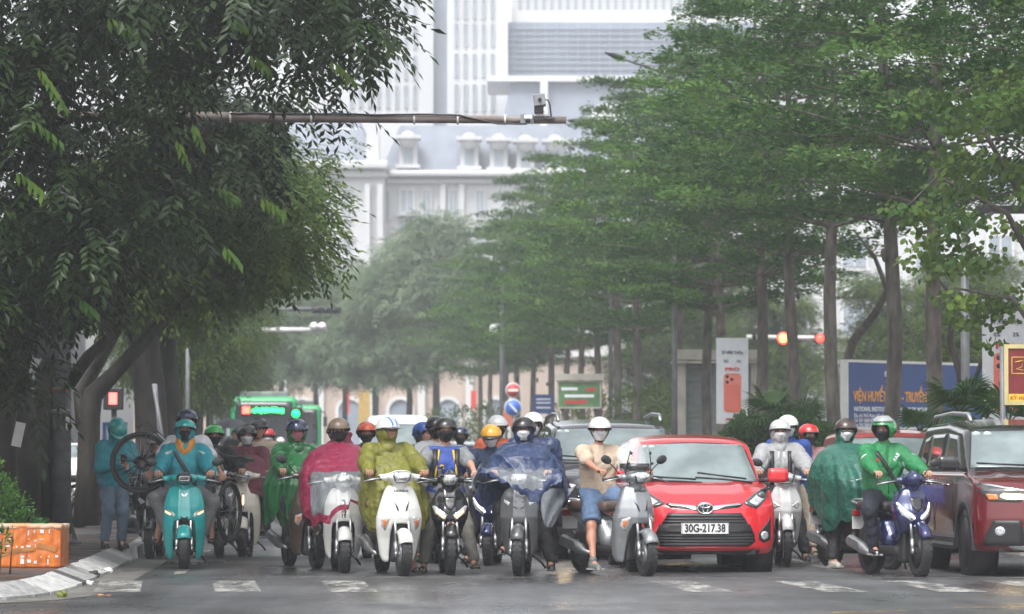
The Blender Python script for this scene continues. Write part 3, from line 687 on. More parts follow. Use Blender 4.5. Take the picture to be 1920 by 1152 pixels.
for i, (px, Y, sc_) in enumerate([(400, 232, .95), (470, 226, 1.0), (528, 222, .95), (590, 232, .92), (648, 220, .80), (706, 214, .82), (765, 226, 1.0), (820, 214, 1.05)]):
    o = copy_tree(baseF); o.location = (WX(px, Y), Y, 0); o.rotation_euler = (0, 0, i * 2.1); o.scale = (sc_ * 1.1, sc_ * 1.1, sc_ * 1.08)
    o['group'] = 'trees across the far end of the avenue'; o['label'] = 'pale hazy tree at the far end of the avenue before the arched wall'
# near round-leaved tree at the right edge
polyD = [(1700, 300), (1760, 150), (1840, 110), (2100, 60), (2200, 560), (1900, 600), (1840, 620), (1760, 520), (1720, 480), (1660, 400), (1790, 330)]
lD = fill(polyD, 70, 47, 51, .22, .42, 91, (1640, 50, 2250, 640))
lD += [((W(px, py, 49)), r) for px, py, r in [(1700, 215, .16), (1740, 180, .2), (1690, 230, .12), (1670, 385, .14), (1700, 400, .2), (1660, 395, .08), (1720, 420, .2), (1780, 560, .2), (1765, 500, .22), (1800, 600, .18), (1745, 520, .12), (1860, 640, .18)]]
def round_tree():
    rs = np.random.RandomState(5); C, D, Nn, L = [], [], [], []; o0 = np.array((WX(2010, 49), 49, KH))
    for c, r in lD:
        n = int(70 * (r / .3) ** 2); v = rs.randn(n, 3); v /= np.linalg.norm(v, axis=1, keepdims=True)
        C.append(np.array(c) + v * r * rs.uniform(.3, 1.1, (n, 1)) * [1.2, 1, .6]); D.append(np.stack([rs.randn(n) * .8 - .3, rs.randn(n) * .8, -.5 - rs.rand(n)], 1)); Nn.append(np.stack([rs.randn(n) * .6, rs.randn(n) * .6 - .4, np.ones(n)], 1)); L.append(rs.uniform(.07, .115, n))
    C = np.concatenate(C); D = np.concatenate(D); Nn = np.concatenate(Nn); L = np.concatenate(L)
    D /= np.linalg.norm(D, axis=1, keepdims=True); S = np.cross(D, Nn); S /= np.linalg.norm(S, axis=1, keepdims=True)
    pr = [(0, 0), (.35, .42), (.75, .38), (1, 0), (.75, -.38), (.35, -.42)]
    V = np.stack([C - o0 + D * (L * a)[:, None] + S * (L * b_)[:, None] for a, b_ in pr], 1).reshape(-1, 3); i = np.arange(len(C)) * 6
    F = np.concatenate([np.stack([i, i + k, i + k + 1], 1) for k in range(1, 5)])
    root = thing('broadleaf_tree', 'near tree with round yellow green leaves hanging in at the right edge', 'tree', o0)
    npmesh('crown', V, F, LM_ROUND, root, kind='stuff', smooth=False)
    for path in [[bp(2010, 1000, 49, .14), bp(1990, 700, 49, .11), bp(2000, 450, 49, .09), bp(1960, 250, 49, .05)], [bp(1995, 600, 49, .06), bp(1890, 400, 49, .035), bp(1760, 330, 49, .018), bp(1690, 400, 49, .01)], [bp(1990, 500, 49, .05), bp(1850, 250, 49, .03), bp(1720, 200, 49, .01)], [bp(1995, 700, 49, .05), bp(1900, 560, 49, .03), bp(1790, 540, 49, .012)]]:
        mb = MB(); mb.tube([tuple(np.array(p[:3]) - o0) for p in path], [p[3] for p in path], 8); mb.build('trunk' if path[0][2] < .5 else 'branch', BARK, root)
round_tree()
# bare slanting tree between the trunks behind the billboard
r = thing('slanting_tree', 'slender bare leaning trunk between two straight trunks above the blue billboard', 'tree', (WX(1592, 80), 80, KH)); o0 = np.array(r.location)
for path in [[bp(1600, 860, 80, .12), bp(1588, 680, 80, .105), bp(1600, 640, 80, .10), bp(1640, 590, 79, .085), bp(1665, 545, 78, .07)], [bp(1665, 545, 78, .06), bp(1640, 480, 78, .04), bp(1600, 430, 78, .02)]]:
    mb = MB(); mb.tube([tuple(np.array(p[:3]) - o0) for p in path], [p[3] for p in path], 8); mb.build('trunk' if path[0][3] > .06 else 'branch', BARK, r)
r = thing('slanting_tree', 'thin dark crooked stem crossing right of the lamp pole beside the white banner', 'tree', (WX(1800, 57), 57, KH)); o0 = np.array(r.location)
for path in [[bp(1815, 900, 57, .07), bp(1800, 700, 57, .055), bp(1782, 640, 57, .05), bp(1790, 560, 57, .035), bp(1740, 500, 57, .02)], [bp(1818, 740, 57, .04), bp(1840, 680, 57, .035), bp(1870, 640, 57, .02)]]:
    mb = MB(); mb.tube([tuple(np.array(p[:3]) - o0) for p in path], [p[3] for p in path], 8); mb.build('trunk' if path[0][3] > .06 else 'branch', BARKD, r)

# ---------------------------------------------------------------- bushes, hedge, fan palms
def bush(name, label, cat, lumps, lm, leaf=.06, n=700, seed=1, group=None, flowers=None):
    rs = np.random.RandomState(seed); C, D, Nn, L = [], [], [], []; o0 = np.array(lumps[0][0]); o0 = np.array([o0[0], o0[1], 0.1])
    for c, r in lumps:
        m = int(n * (r / .3) ** 2); v = rs.randn(m, 3); v /= np.linalg.norm(v, axis=1, keepdims=True)
        C.append(np.array(c) + v * r * rs.uniform(.5, 1.05, (m, 1)) - o0); D.append(v * .8 + rs.randn(m, 3) * .5 + [0, 0, .4]); Nn.append(rs.randn(m, 3) * .5 + [0, -.3, .9]); L.append(rs.uniform(.7, 1.3, m) * leaf)
    C = np.concatenate(C); L = np.concatenate(L); V, F = leaf_quads(C, np.concatenate(D), np.concatenate(Nn), L, L * .5)
    root = thing(name, label, cat, o0, group=group); npmesh('foliage', V, F, lm, root, kind='stuff', smooth=False)
    mb = MB()
    for c, r in lumps: mb.tube([(c[0] - o0[0], c[1] - o0[1], 0.02), (c[0] - o0[0] + .03, c[1] - o0[1], c[2] - o0[2])], [.009, .005], 5)
    mb.build('stem', BARKD, root)
    return root
LM_HEDGE = leafmat('hedge_leaves', (.03, .10, .02), (.09, .22, .03), .3, 3, .35)
bush('shrub', 'bright green clipped shrub at the left edge behind the orange box', 'shrub', [(W(px, py, 40.9), r) for px, py, r in [(0, 920, .2), (25, 950, .2), (-30, 950, .3), (10, 985, .22), (50, 985, .17), (-40, 1010, .3), (75, 990, .12), (40, 1010, .16), (-10, 880, .12)]], LM_HEDGE, .045, 900, 3)
bush('shrub', 'small leafy shrub with white flowers before the left end of the orange box', 'shrub', [(W(px, py, 37.6), r) for px, py, r in [(0, 1010, .1), (-15, 1040, .12), (20, 1000, .05), (-5, 985, .06)]], LM_HEDGE, .06, 500, 4)
for i, (px, py, Y, r) in enumerate([(1400, 822, 71, .45), (1440, 832, 72, .5), (1490, 828, 70, .5), (1530, 840, 71, .45), (1552, 838, 69, .35), (1390, 835, 74, .45)]):
    bush('shrub', 'dark green roadside shrub in the planting bed between the red car and the blue billboard', 'shrub', [(W(px + dx, py + dy, Y), r * k) for dx, dy, k in [(0, 0, 1), (-25, 25, .8), (25, 25, .8), (0, -20, .6)]], LM_BUSH, .10, 320, 20 + i, 'shrubs of the roadside bed')
for i, (px, Y) in enumerate([(1180, 118), (1220, 112), (1060, 140), (1110, 130), (860, 170), (905, 160), (815, 185)]):
    bush('shrub', 'hazy low greenery at the foot of the far right trees', 'shrub', [((WX(px + dx, Y), Y, z), r) for dx, z, r in [(0, 1.0, .9), (-25, .8, .7), (25, 1.5, .8), (5, 2.6, .7)]], LM_MID, .16, 70, 40 + i, 'hazy low shrubs along the far right kerb')
def fan_palm(px, py, Y, R0, label, nf=13, seed=1):
    rd = random.Random(seed); top = W(px, py, Y); root = thing('fan_palm', label, 'palm', (top.x, top.y, KH)); zc = top.z - KH - R0 * .35
    mb = MB(); mb.tube([(0, 0, 0), (.03, 0, zc * .5), (0, 0, zc)], [.11, .1, .08], 9); mb.build('trunk', BARKD, root)
    for i in range(nf):
        az = 6.283 * i / nf + rd.uniform(-.2, .2); el = rd.uniform(-.25, 1.15); d = Vector((math.cos(az) * math.cos(el), math.sin(az) * math.cos(el), math.sin(el)))
        hub = Vector((0, 0, zc)) + d * R0 * .55; side = d.cross(Vector((0, 0, 1))).normalized(); up = side.cross(d).normalized(); mb = MB(); mb.tube([(0, 0, zc), hub], [.012, .008], 5)
        nb = 17
        for k in range(nb):
            a = (k / (nb - 1) - .5) * 3.5; v = (d * math.cos(a) + side * math.sin(a)).normalized(); L = R0 * (.75 + .25 * math.cos(a)); wv = v.cross(up).normalized() * .022
            mid = hub + v * L * .55; tip = hub + v * L - Vector((0, 0, L * .22)); mb.add([hub, mid + wv, mid - wv + up * .01, tip], [(0, 1, 2), (1, 3, 2)], 0, False)
        mb.build('frond', LM_BUSH, root)
fan_palm(1445, 758, 70, .5, 'fan palm beside the phone banner, nearer the kiosk', 15, 1)
fan_palm(1505, 778, 72, .5, 'fan palm in the bed between the banner palm and the blue billboard', 15, 2)
fan_palm(1800, 750, 52, .5, 'bright fan palm behind the maroon car roof', 17, 3)
fan_palm(1725, 795, 56, .38, 'low fan palm before the foot of the billboard, left of the maroon car roof', 13, 4)
fan_palm(1890, 770, 50, .5, 'fan palm at the right edge under the red sign', 13, 5)
# ---------------------------------------------------------------- buildings
WALLW = mat('white_stone', (.52, .53, .545), .7, var=.05, vs=.2)
SLATE = mat('slate_roof', (.20, .225, .28), .6, var=.12, vs=.8)
WINB = mat('far_window_glass', (.27, .31, .36), .25, var=.15, vs=.5)
PEACH = mat('peach_wall', (.46, .37, .31), .8, var=.12, vs=.4)
TRIMW = mat('white_trim', (.60, .60, .59), .7, var=.05)
GREYW = mat('grey_wall', (.20, .205, .21), .75, var=.25, vs=1.5, dirt=.3)
def bpart(name, m, parent, boxes, bevel=0):
    mb = MB()
    for c, s in boxes: mb.box(c, s)
    return mb.build(name, m, parent, bevel=bevel)
_wcache = {}
def window(parent, c, w_, h_, m=WINB, frame=TRIMW, d=.25):
    key = (round(w_, 2), round(h_, 2), m.name)
    if key not in _wcache:
        mb = MB(); mb.box((0, 0, 0), (w_, d, h_)); o = mb.build('window', m, parent); _wcache[key] = o.data
        mb = MB(); t = w_ * .1
        for cx, cz, sx, sz in ((-w_ / 2, 0, t, h_ + t), (w_ / 2, 0, t, h_ + t), (0, h_ / 2 + t, w_ + t, t), (0, -h_ / 2 - t, w_ + 3 * t, t), (0, 0, t * .6, h_)): mb.box((cx, -d * .6, cz), (sx, d * .5, sz))
        f = mb.build('frame', frame, o); _wcache[key + ('f',)] = f.data
    else:
        o = bpy.data.objects.new('window', _wcache[key]); COL.objects.link(o); o.parent = parent
        f = bpy.data.objects.new('frame', _wcache[key + ('f',)]); COL.objects.link(f); f.parent = o
    o.location = c; return o
# the big white palace-like building with mansard roofs, and the towers over it
YB = 330
def bx(px0, px1, py0, py1, Y): return (WX((px0 + px1) / 2, Y), WZ((py0 + py1) / 2, Y), abs(WX(px1, Y) - WX(px0, Y)), abs(WZ(py0, Y) - WZ(py1, Y)))
hall = thing('white_mansard_building', 'large white classical building with grey mansard roofs and dormers, pale in the haze', 'building', (WX(850, YB), YB + 20, 0))
o0 = Vector(hall.location)
def hb(name, m, px0, px1, py0, py1, Y, dep, bevel=0):
    x, z, w_, h_ = bx(px0, px1, py0, py1, Y); return bpart(name, m, hall, [((x - o0.x, Y + dep / 2 - o0.y, z), (w_, dep, h_))], bevel)
hb('wall', WALLW, 380, 720, 330, 860, 327, 30); hb('wall', WALLW, 700, 1300, 340, 860, 331, 30)
hb('cornice', WALLW, 370, 728, 300, 316, 325.5, 33, .2); hb('cornice', WALLW, 376, 724, 318, 332, 326.3, 32, .2)
hb('cornice', WALLW, 724, 1300, 318, 330, 329.5, 33, .2); hb('cornice', WALLW, 724, 1300, 334, 344, 330.4, 32, .2)
hb('string_course', WALLW, 380, 722, 478, 486, 326.5, 1); hb('string_course', WALLW, 722, 1300, 486, 494, 330.5, 1)
def mansard(px0, px1, py0, py1, Y, dep, ins):
    x0, x1 = WX(px0, Y), WX(px1, Y); z1, z0 = WZ(py0, Y), WZ(py1, Y)
    mb = MB(); V = [(x0, Y, z0), (x1, Y, z0), (x1, Y + dep, z0), (x0, Y + dep, z0), (x0 + ins, Y + ins, z1), (x1 - ins, Y + ins, z1), (x1 - ins, Y + dep - ins, z1), (x0 + ins, Y + dep - ins, z1)]
    V = [tuple(Vector(v) - o0) for v in V]; mb.add(V, [(4, 5, 6, 7), (0, 1, 5, 4), (1, 2, 6, 5), (2, 3, 7, 6), (3, 0, 4, 7)], 0, False); mb.build('roof', SLATE, hall)
mansard(380, 700, 205, 300, 329, 26, 1.6); mansard(716, 1080, 232, 318, 333, 26, 1.5); mansard(1060, 1300, 225, 318, 334, 26, 1.5)
for px in (692, 704): hb('pilaster', WALLW, px - 6, px + 6, 235, 300, 328, 2)
for px, py in ((765, 285), (880, 288), (935, 290), (985, 292), (650, 272), (1040, 292)):
    Y = 331.5; x, z = WX(px, Y) - o0.x, WZ(py, Y); mb = MB(); mb.box((x, Y - o0.y + 1, z), (1.55, 2.5, 2.5)); mb.box((x, Y - o0.y, z - 1.3), (2.1, 3, .3)); mb.box((x, Y - o0.y, z + 1.25), (2.2, 3, .3))
    mb.lathe([(.70, 0), (.70, 2.2)], (x, Y - o0.y + 1, z + 1.05), Matrix.Rotation(R_(90), 3, 'X') , 16); d = mb.build('dormer', WALLW, hall)
    mb = MB(); mb.box((x, Y - o0.y - .32, z - .2), (.8, .2, 1.7)); mb.build('pane', WINB, d)
for px, w_ in ((722, .75), (763, 1.2), (800, .75), (650, .7), (590, .7), (530, .7), (850, .75), (900, .75), (950, .75), (1000, .75)):
    for py, h_ in ((383, 2.4), (470, 2.4), (560, 2.4)):
        Y = 326.85 if px < 720 else 330.85
        window(hall, (WX(px, Y) - o0.x, Y - o0.y, WZ(py, Y)), w_, h_)
hb('balcony', WALLW, 745, 785, 397, 404, 330, 1.5)
for px in (688, 712, 830, 865): hb('pilaster', WALLW, px - 5, px + 5, 345, 500, 326 if px < 720 else 330.4, 2)
# towers
def tower(label, px0, px1, py0, Y, dep, strips, rows, glass=None, slab=None, mwall=WALLW):
    t = thing('office_tower', label, 'building', (WX((px0 + px1) / 2, Y), Y + dep / 2, 0)); q = Vector(t.location)
    x, z, w_, h_ = bx(px0, px1, py0, 843, Y); bpart('wall', mwall, t, [((x - q.x, 0, z / 1), (w_, dep, h_))])
    for (a, b_) in strips:
        for (r0, r1) in rows:
            window(t, (WX((a + b_) / 2, Y) - q.x, -dep / 2 - .0, WZ((r0 + r1) / 2, Y)), round(abs(WX(b_, Y) - WX(a, Y)), 2), round(WZ(r0, Y) - WZ(r1, Y), 2), frame=mwall, d=.3)
    return t, q
st = [(px, px + 7) for px in (655, 672, 689, 706, 723, 740, 757, 774)]
t, q = tower('hazy white tower with strips of windows, left of the mid tower', 560, 812, -40, 372, 20, st, [(-8, 32), (48, 88), (104, 146), (160, 200)])
t, q = tower('hazy white tower with vertical window strips behind the traffic camera', 838, 952, -40, 366, 18, [(px, px + 7) for px in (852, 869, 886, 903, 920)], [(-8, 32), (44, 84), (100, 142), (158, 206)])
t, q = tower('pale glass link building between the two white towers', 812, 838, -40, 374, 16, [], [], mwall=mat('pale_glass_wall', (.28, .32, .38), .3, var=.1, vs=.3))
t, q = tower('broad hazy glass block right of the white towers', 950, 1420, 40, 370, 20, [], [], mwall=mat('blue_glass_wall', (.24, .28, .35), .25, var=.12, vs=.25))
MUL = mat('mullion_grey', (.29, .33, .40), .5)
for py in range(52, 150, 11): bpart('floor_band', MUL, t, [((0, -10.1, WZ(py, 370)), (24, .3, .10))])
for q_ in range(-11, 12, 1): bpart('mullion', MUL, t, [((q_ * 1.04, -10.08, WZ(100, 370)), (.10, .3, 6.2))])
t, q = tower('white finned upper storeys above the glass block', 960, 1600, -40, 376, 20, [(px, px + 6) for px in range(972, 1340, 15)], [(-25, 18)])
bpart('fascia', TRIMW, t, [((0, -10.6, WZ(36, 376)), (33.5, 2, 1.6))])
t = thing('mansard_wing', 'tall grey mansard wing with a white corner rib, right of the traffic camera', 'building', (WX(1060, 350), 352, 0)); q = Vector(t.location)
mb = MB(); x0, x1 = WX(935, 350) - q.x, WX(1250, 350) - q.x; zb, zt = WZ(262, 350), WZ(152, 350)
mb.add([(x0, -2, zb), (x1, -2, zb), (x1, 14, zb), (x0, 14, zb), (x0 + 1.1, -1, zt), (x1 - 1.1, -1, zt), (x1 - 1, 13, zt), (x0 + 1, 13, zt)], [(4, 5, 6, 7), (0, 1, 5, 4), (1, 2, 6, 5), (2, 3, 7, 6), (3, 0, 4, 7)], 0, False); mb.build('roof', SLATE, t)
bpart('cornice', TRIMW, t, [((0, 5, zt + .3), (x1 - x0 - 1, 14, .5)), ((0, 5, zb - .3), (x1 - x0 + 1, 17, .6))]); bpart('corner_rib', TRIMW, t, [((WX(1020, 350) - q.x, -2, (zb + zt) / 2), (.7, .6, zt - zb))]); bpart('wall', WALLW, t, [((0, 6, (zb - .6) / 2), (x1 - x0 - .2, 14, zb - .7))])
mb = MB(); mb.lathe([(1.9, 0), (1.85, .7), (1.5, 1.4), (.9, 1.9), (.01, 2.1)], (WX(1140, 350) - q.x, -3.5, WZ(238, 350)), None, 20); mb.build('dome', TRIMW, t)
# peach wall with white arches at the end of the avenue
YP = 262
pw = thing('arched_peach_building', 'long peach building with white arched openings beyond the far trees', 'building', (WX(620, YP), YP + 3, 0)); q = Vector(pw.location)
x0, x1 = WX(250, YP) - q.x, WX(1150, YP) - q.x
mb = MB(); mb.box(((x0 + x1) / 2, 0, 4.1), (x1 - x0, 5, 8.2)); mb.build('wall', PEACH, pw); bpart('cornice', TRIMW, pw, [(((x0 + x1) / 2, -2.7, 7.9), (x1 - x0, .6, .45))])
for px in (420, 492, 565, 655, 750, 840, 930):
    xc = WX(px, YP) - q.x; r1, r0, zs = .98, .74, 4.0; mb = MB()
    arc = [(xc + r1 * math.cos(a), zs + r1 * math.sin(a)) for a in np.linspace(0, math.pi, 13)]; inn_ = [(xc + r0 * math.cos(a), zs + r0 * math.sin(a)) for a in np.linspace(0, math.pi, 13)]
    arc = [(xc + r1, .3)] + arc + [(xc - r1, .3)]; inn_ = [(xc + r0, .3)] + inn_ + [(xc - r0, .3)]
    mb.grid([[(x, -2.75, z) for x, z in arc], [(x, -2.75, z) for x, z in inn_], [(x, -2.4, z) for x, z in inn_]], smooth=False); mb.grid([[(x, -2.5, z) for x, z in arc], [(x, -2.75, z) for x, z in arc]], smooth=False)
    a_ = mb.build('arch_surround', TRIMW, pw); mb = MB(); mb.prism([(x, z) for x, z in inn_], -2.56, -2.52); mb.build('pane', WINB, a_)
for px in (530, 600, 700, 790, 880): bpart('pilaster', TRIMW, pw, [((WX(px, YP) - q.x, -2.65, 3.7), (.5, .4, 7.2))])
for px, c, h in ((650, (.6, .03, .03), 1.9), (888, (.6, .04, .03), 1.2)):
    o = bpart('flag_banner', mat('red_banner_cloth', c, .7), None, [((WX(px, 250), 250, WZ(750, 250)), (.36, .03, h))]); tag(o, 'narrow red vertical banner far off before the peach wall, %s' % ('left' if px < 700 else 'right') + ' one', 'banner')
o = bpart('flag_banner', mat('yellow_banner_cloth', (.6, .40, .12), .7), None, [((WX(683, 245), 245, WZ(765, 245)), (.75, .05, 2.2))]); tag(o, 'faded yellow banner far off before the peach wall', 'banner')
# left-side shop fronts, half hidden behind the trunks
sf = thing('shop_row', 'dim grey shop fronts behind the trunks on the left pavement', 'building', (-16, 90, 0))
bpart('wall', GREYW, sf, [((-6, 10, 4.5), (4, 160, 9))]); bpart('awning', mat('faded_awning', (.4, .42, .42), .7), sf, [((-3.2, -14, 3.0), (2, 10, .08)), ((-3.2, 2, 3.2), (2, 9, .08)), ((-3.2, 20, 3.0), (2, 12, .08))])
for y in range(-40, 60, 12): bpart('shop_opening', DARKM, sf, [((-3.97, y, 1.5), (.1, 7, 2.7))])
# background screen of park trees' far side building on the right
rb = thing('hazy_apartment_block', 'pale hazy block glimpsed between the right trunks', 'building', (34, 250, 0)); bpart('wall', WALLW, rb, [((0, 0, 11), (40, 16, 22))])
for i in range(8):
    for k in range(4): window(rb, (-17 + i * 4.6, -8.05, 5 + k * 4.4), 1.6, 1.9)

# ---------------------------------------------------------------- street furniture
GALV = mat('galvanised_steel', (.15, .155, .165), .55, .2, var=.2, vs=4); CONC = mat('concrete_post', (.15, .155, .16), .7, var=.3, vs=5, bump=.3, bs=30, dirt=.3)
RUST = mat('rusty_pipe', (.14, .10, .085), .6, rgb2=(.25, .22, .21), vs=6, aniso=(.5, 1, 1))
BOXG = mat('camera_grey', (.25, .26, .28), .5)
def pole(name, label, cat, px, Y, ztop, r0, r1, m=GALV, group=None, zb=KH):
    t = thing(name, label, cat, (WX(px, Y), Y, zb), group=group); mb = MB(); mb.tube([(0, 0, 0), (0, 0, ztop - zb)], [r0, r1], 14); mb.build('post', m, t); mb = MB(); mb.lathe([(r0 * 1.9, 0), (r0 * 1.9, .03), (r0 * 1.1, .05), (r0 * 1.1, .12)], (0, 0, 0)); mb.build('base_plate', m, t); return t
# gantry post with the camera arm
YG = 50.0; gp = pole('camera_gantry', 'grey post at the left kerb with a long rusty arm over the road', 'camera post', 115, YG, 6.6, .14, .10, CONC)
q = Vector(gp.location)
mb = MB(); za = WZ(220, YG) - q.z; pts = []
for px in (115, 300, 430, 600, 800, 1000, 1062): pts.append((WX(px, YG) - q.x, 0, WZ(219 + (px - 430) * .009, YG) - q.z))
mb.tube(pts, [.085, .075, .068, .062, .055, .05, .047], 14); mb.build('arm', RUST, gp)
mb = MB(); cab = []
rd = random.Random(2)
for px in range(430, 1000, 18):
    dz = 7 if px < 860 else 7 - (px - 860) * .22 if px < 930 else -9
    cab.append((WX(px, YG) - q.x, -.062, WZ(219 + (px - 430) * .009 - dz + rd.uniform(-1, 1), YG) - q.z))
mb.tube(cab, .013, 6); mb.build('cable', BLK, gp)
for px in (431, 583, 776, 858, 947):
    mb = MB(); mb.lathe([(.072, -.012), (.072, .012)], (WX(px, YG) - q.x, 0, WZ(219 + (px - 430) * .009, YG) - q.z), Matrix.Rotation(R_(90), 3, 'Y'), 14); mb.build('cable_tie', WHT, gp)
mb = MB(); mb.lathe([(.155, 0), (.155, .05)], (0, 0, WZ(655, YG) - q.z), None, 16); mb.lathe([(.155, 0), (.155, .05)], (0, 0, WZ(620, YG) - q.z), None, 16); mb.build('clamp_band', GALV, gp)
for py, c in ((731, (.55, .06, .05)), (772, (.5, .5, .48))):
    mb = MB(); mb.lathe([(.137, -.03), (.137, .03)], (0, 0, WZ(py, YG) - q.z), None, 20); mb.build('tape_band', mat('red_white_tape', c, .5, rgb2=(.12, .12, .12), vs=9), gp)
bo = MB(); bo.box((-.16, .02, .1), (.08, .02, .36), Matrix.Rotation(.35, 3, 'Y')); bo.box((.16, .02, .1), (.08, .02, .36), Matrix.Rotation(-.35, 3, 'Y')); bo.build('brace', CONC, gp)
# boxy radar camera on top of the arm, and the white bullet camera below
c1 = thing('traffic_camera', 'grey square-faced camera standing on top of the arm with a looped black cable', 'camera', W(1012, 205, YG)); 
mb = MB(); R1 = Matrix.Rotation(R_(-8), 3, 'Y'); mb.box((0, 0, .12), (.15, .32, .15), R1); mb.build('housing', BOXG, c1, bevel=.008)
mb = MB(); mb.lathe([(.024, 0), (.024, .02), (.017, .022), (.0, .022)], (0, -.165, .12), Matrix.Rotation(R_(90), 3, 'X'), 16); mb.build('lens', BLK, c1)
mb = MB(); mb.box((-.01, 0, .0), (.115, .2, .1), None, 0, 1.1); mb.build('tilt_head', DARKM, c1, bevel=.006)
mb = MB(); mb.lathe([(.055, -.055), (.05, -.03), (.065, -.03), (.065, -.012)], (0, 0, 0)); mb.box((0, 0, -.075), (.2, .12, .035)); mb.build('mount', TRIMW, c1)
mb = MB(); mb.tube([(.075, -.02, .13), (.11, -.02, .125), (.135, -.02, .06), (.148, -.02, -.06), (.15, -.02, -.11)], .010, 7); mb.build('cable', BLK, c1)
mb = MB(); mb.box((.02, -.03, -.115), (.22, .08, .06)); mb.box((.15, -.05, -.13), (.09, .05, .05)); mb.tube([(.05, -.07, -.1), (.1, -.08, -.13), (.17, -.07, -.12)], .012, 6); mb.build('bracket', DARKM, c1, bevel=.004)
c2 = thing('traffic_camera', 'small white bullet camera on a square plate clamped to the arm', 'camera', W(990, 225, YG))
mb = MB(); mb.box((-.012, -.06, .015), (.175, .02, .13)); mb.build('mounting_plate', BOXG, c2, bevel=.004)
mb = MB(); mb.tube([(0, -.08, .03), (0, -.30, -.025)], [.042, .042], 14); mb.build('housing', WHT, c2); mb = MB(); mb.tube([(0, -.30, -.025), (0, -.335, -.034)], [.035, .03], 14); mb.build('lens', BLK, c2)
mb = MB(); mb.box((0, -.2, .03), (.10, .26, .012), Matrix.Rotation(R_(14), 3, 'X')); mb.build('sun_shield', WHT, c2)
# grey cabinet and notices on the left
o = MB().box((0, 0, 0), (.34, .18, .5)).build('cable_cabinet', CONC, loc=W(88, 636, 49.3), bevel=.01); tag(o, 'square grey cable cabinet behind the grey post', 'cabinet')
o = MB().box((0, 0, 0), (.12, .01, .3)).build('paper_notice', TRIMW, loc=W(35, 815, 46.9), rot=(0, R_(12), 0)); tag(o, 'tilted white paper notice pinned to the dark trunk at far left', 'notice')
for k in range(3): text('PHOTO' if k == 0 else '0987', .035, BLK, o, (0, -.008, .06 - k * .05)) if False else None
o = MB().box((0, 0, 0), (.05, .01, .18)).build('paper_notice', TRIMW, loc=W(127, 795, 49.85), rot=(0, 0, R_(35))); tag(o, 'narrow white sticker on the right side of the grey post', 'notice')
# awning tip at the top left
aw = thing('awning', 'corner of a grey striped awning with a teal edge at the left border', 'awning', W(0, 570, 44)); mb = MB()
mb.grid([[(-.9, 0, .16), (-.3, 0, .13), (.1, 0, .09), (.23, 0, .06)], [(-.9, -.5, -.08), (-.3, -.5, -.12), (.02, -.5, -.1), (.15, -.5, -.02)]]); mb.build('canopy', mat('grey_awning', (.28, .30, .32), .6, var=.2, vs=20, aniso=(4, 1, .3)), aw, solid=.01)
mb = MB(); mb.tube([(-.3, -.5, -.2), (.0, -.5, -.13), (.15, -.5, -.02), (.235, -.25, .04), (.235, 0, .06)], .028, 8); mb.build('teal_edge', mat('teal_trim', (.01, .17, .14), .5), aw)
mb = MB(); mb.tube([(-.9, .0, .14), (-.9, 0, -4.0)], .03, 8); mb.build('support', DARKM, aw)
# lamp poles
lp = pole('street_lamp', 'grey lamp pole beside the left side of the kiosk', 'street lamp', 1265, 93.6, 6.4, .08, .055, GALV, 'street lamps on the right'); 
mb = MB(); mb.tube([(0, 0, 6.1), (.4, .6, 6.4), (.8, 1.2, 6.5)], [.045, .04, .035], 8); mb.build('arm', GALV, lp); mb = MB(); mb.box((1.1, 1.4, 6.52), (.8, .26, .1)); mb.build('lamp_head', DARKM, lp, bevel=.03)
lp = pole('street_lamp', 'grey lamp pole between the thick trunk and the right white banner', 'street lamp', 1810, 53, 4.6, .075, .05, GALV, 'street lamps on the right'); mb = MB(); mb.box((.6, .3, 4.55), (.8, .26, .1)); mb.build('lamp_head', DARKM, lp); mb = MB(); mb.tube([(0, 0, 4.2), (.4, .2, 4.5)], .035, 8); mb.build('arm', GALV, lp)
lp = pole('street_lamp', 'lamp pole hidden in the right trees whose thin head juts out at upper centre', 'street lamp', 1350, 92, 9.8, .08, .05, GALV, 'street lamps on the right'); q = Vector(lp.location)
e1, e2, e3 = W(1225, 128, 90) - q, W(1165, 108, 89) - q, W(1135, 97, 88.6) - q
mb = MB(); mb.tube([(0, 0, 9.6), tuple(e1), tuple(e2)], [.035, .03, .03], 8); mb.build('arm', GALV, lp); mb = MB(); mb.tube([tuple(e2), tuple((e2 + e3) / 2), tuple(e3)], [.075, .06, .02], 10); mb.build('lamp_head', DARKM, lp)
for i, (px, py, Y) in enumerate([(1090, 225, 120), (1035, 470, 175)]):
    lp = pole('street_lamp', 'faint far lamp head sticking out of the hazy right trees, %s' % ('upper' if i == 0 else 'lower'), 'street lamp', px + 55, Y, WZ(py, Y) - .5, .08, .05); q = Vector(lp.location); e = W(px, py, Y) - q
    mb = MB(); mb.tube([(0, 0, e.z - .4), tuple(e)], .035, 6); mb.build('arm', GALV, lp); mb = MB(); mb.ell(tuple(e), (.45, .15, .07)); mb.build('lamp_head', DARKM, lp)
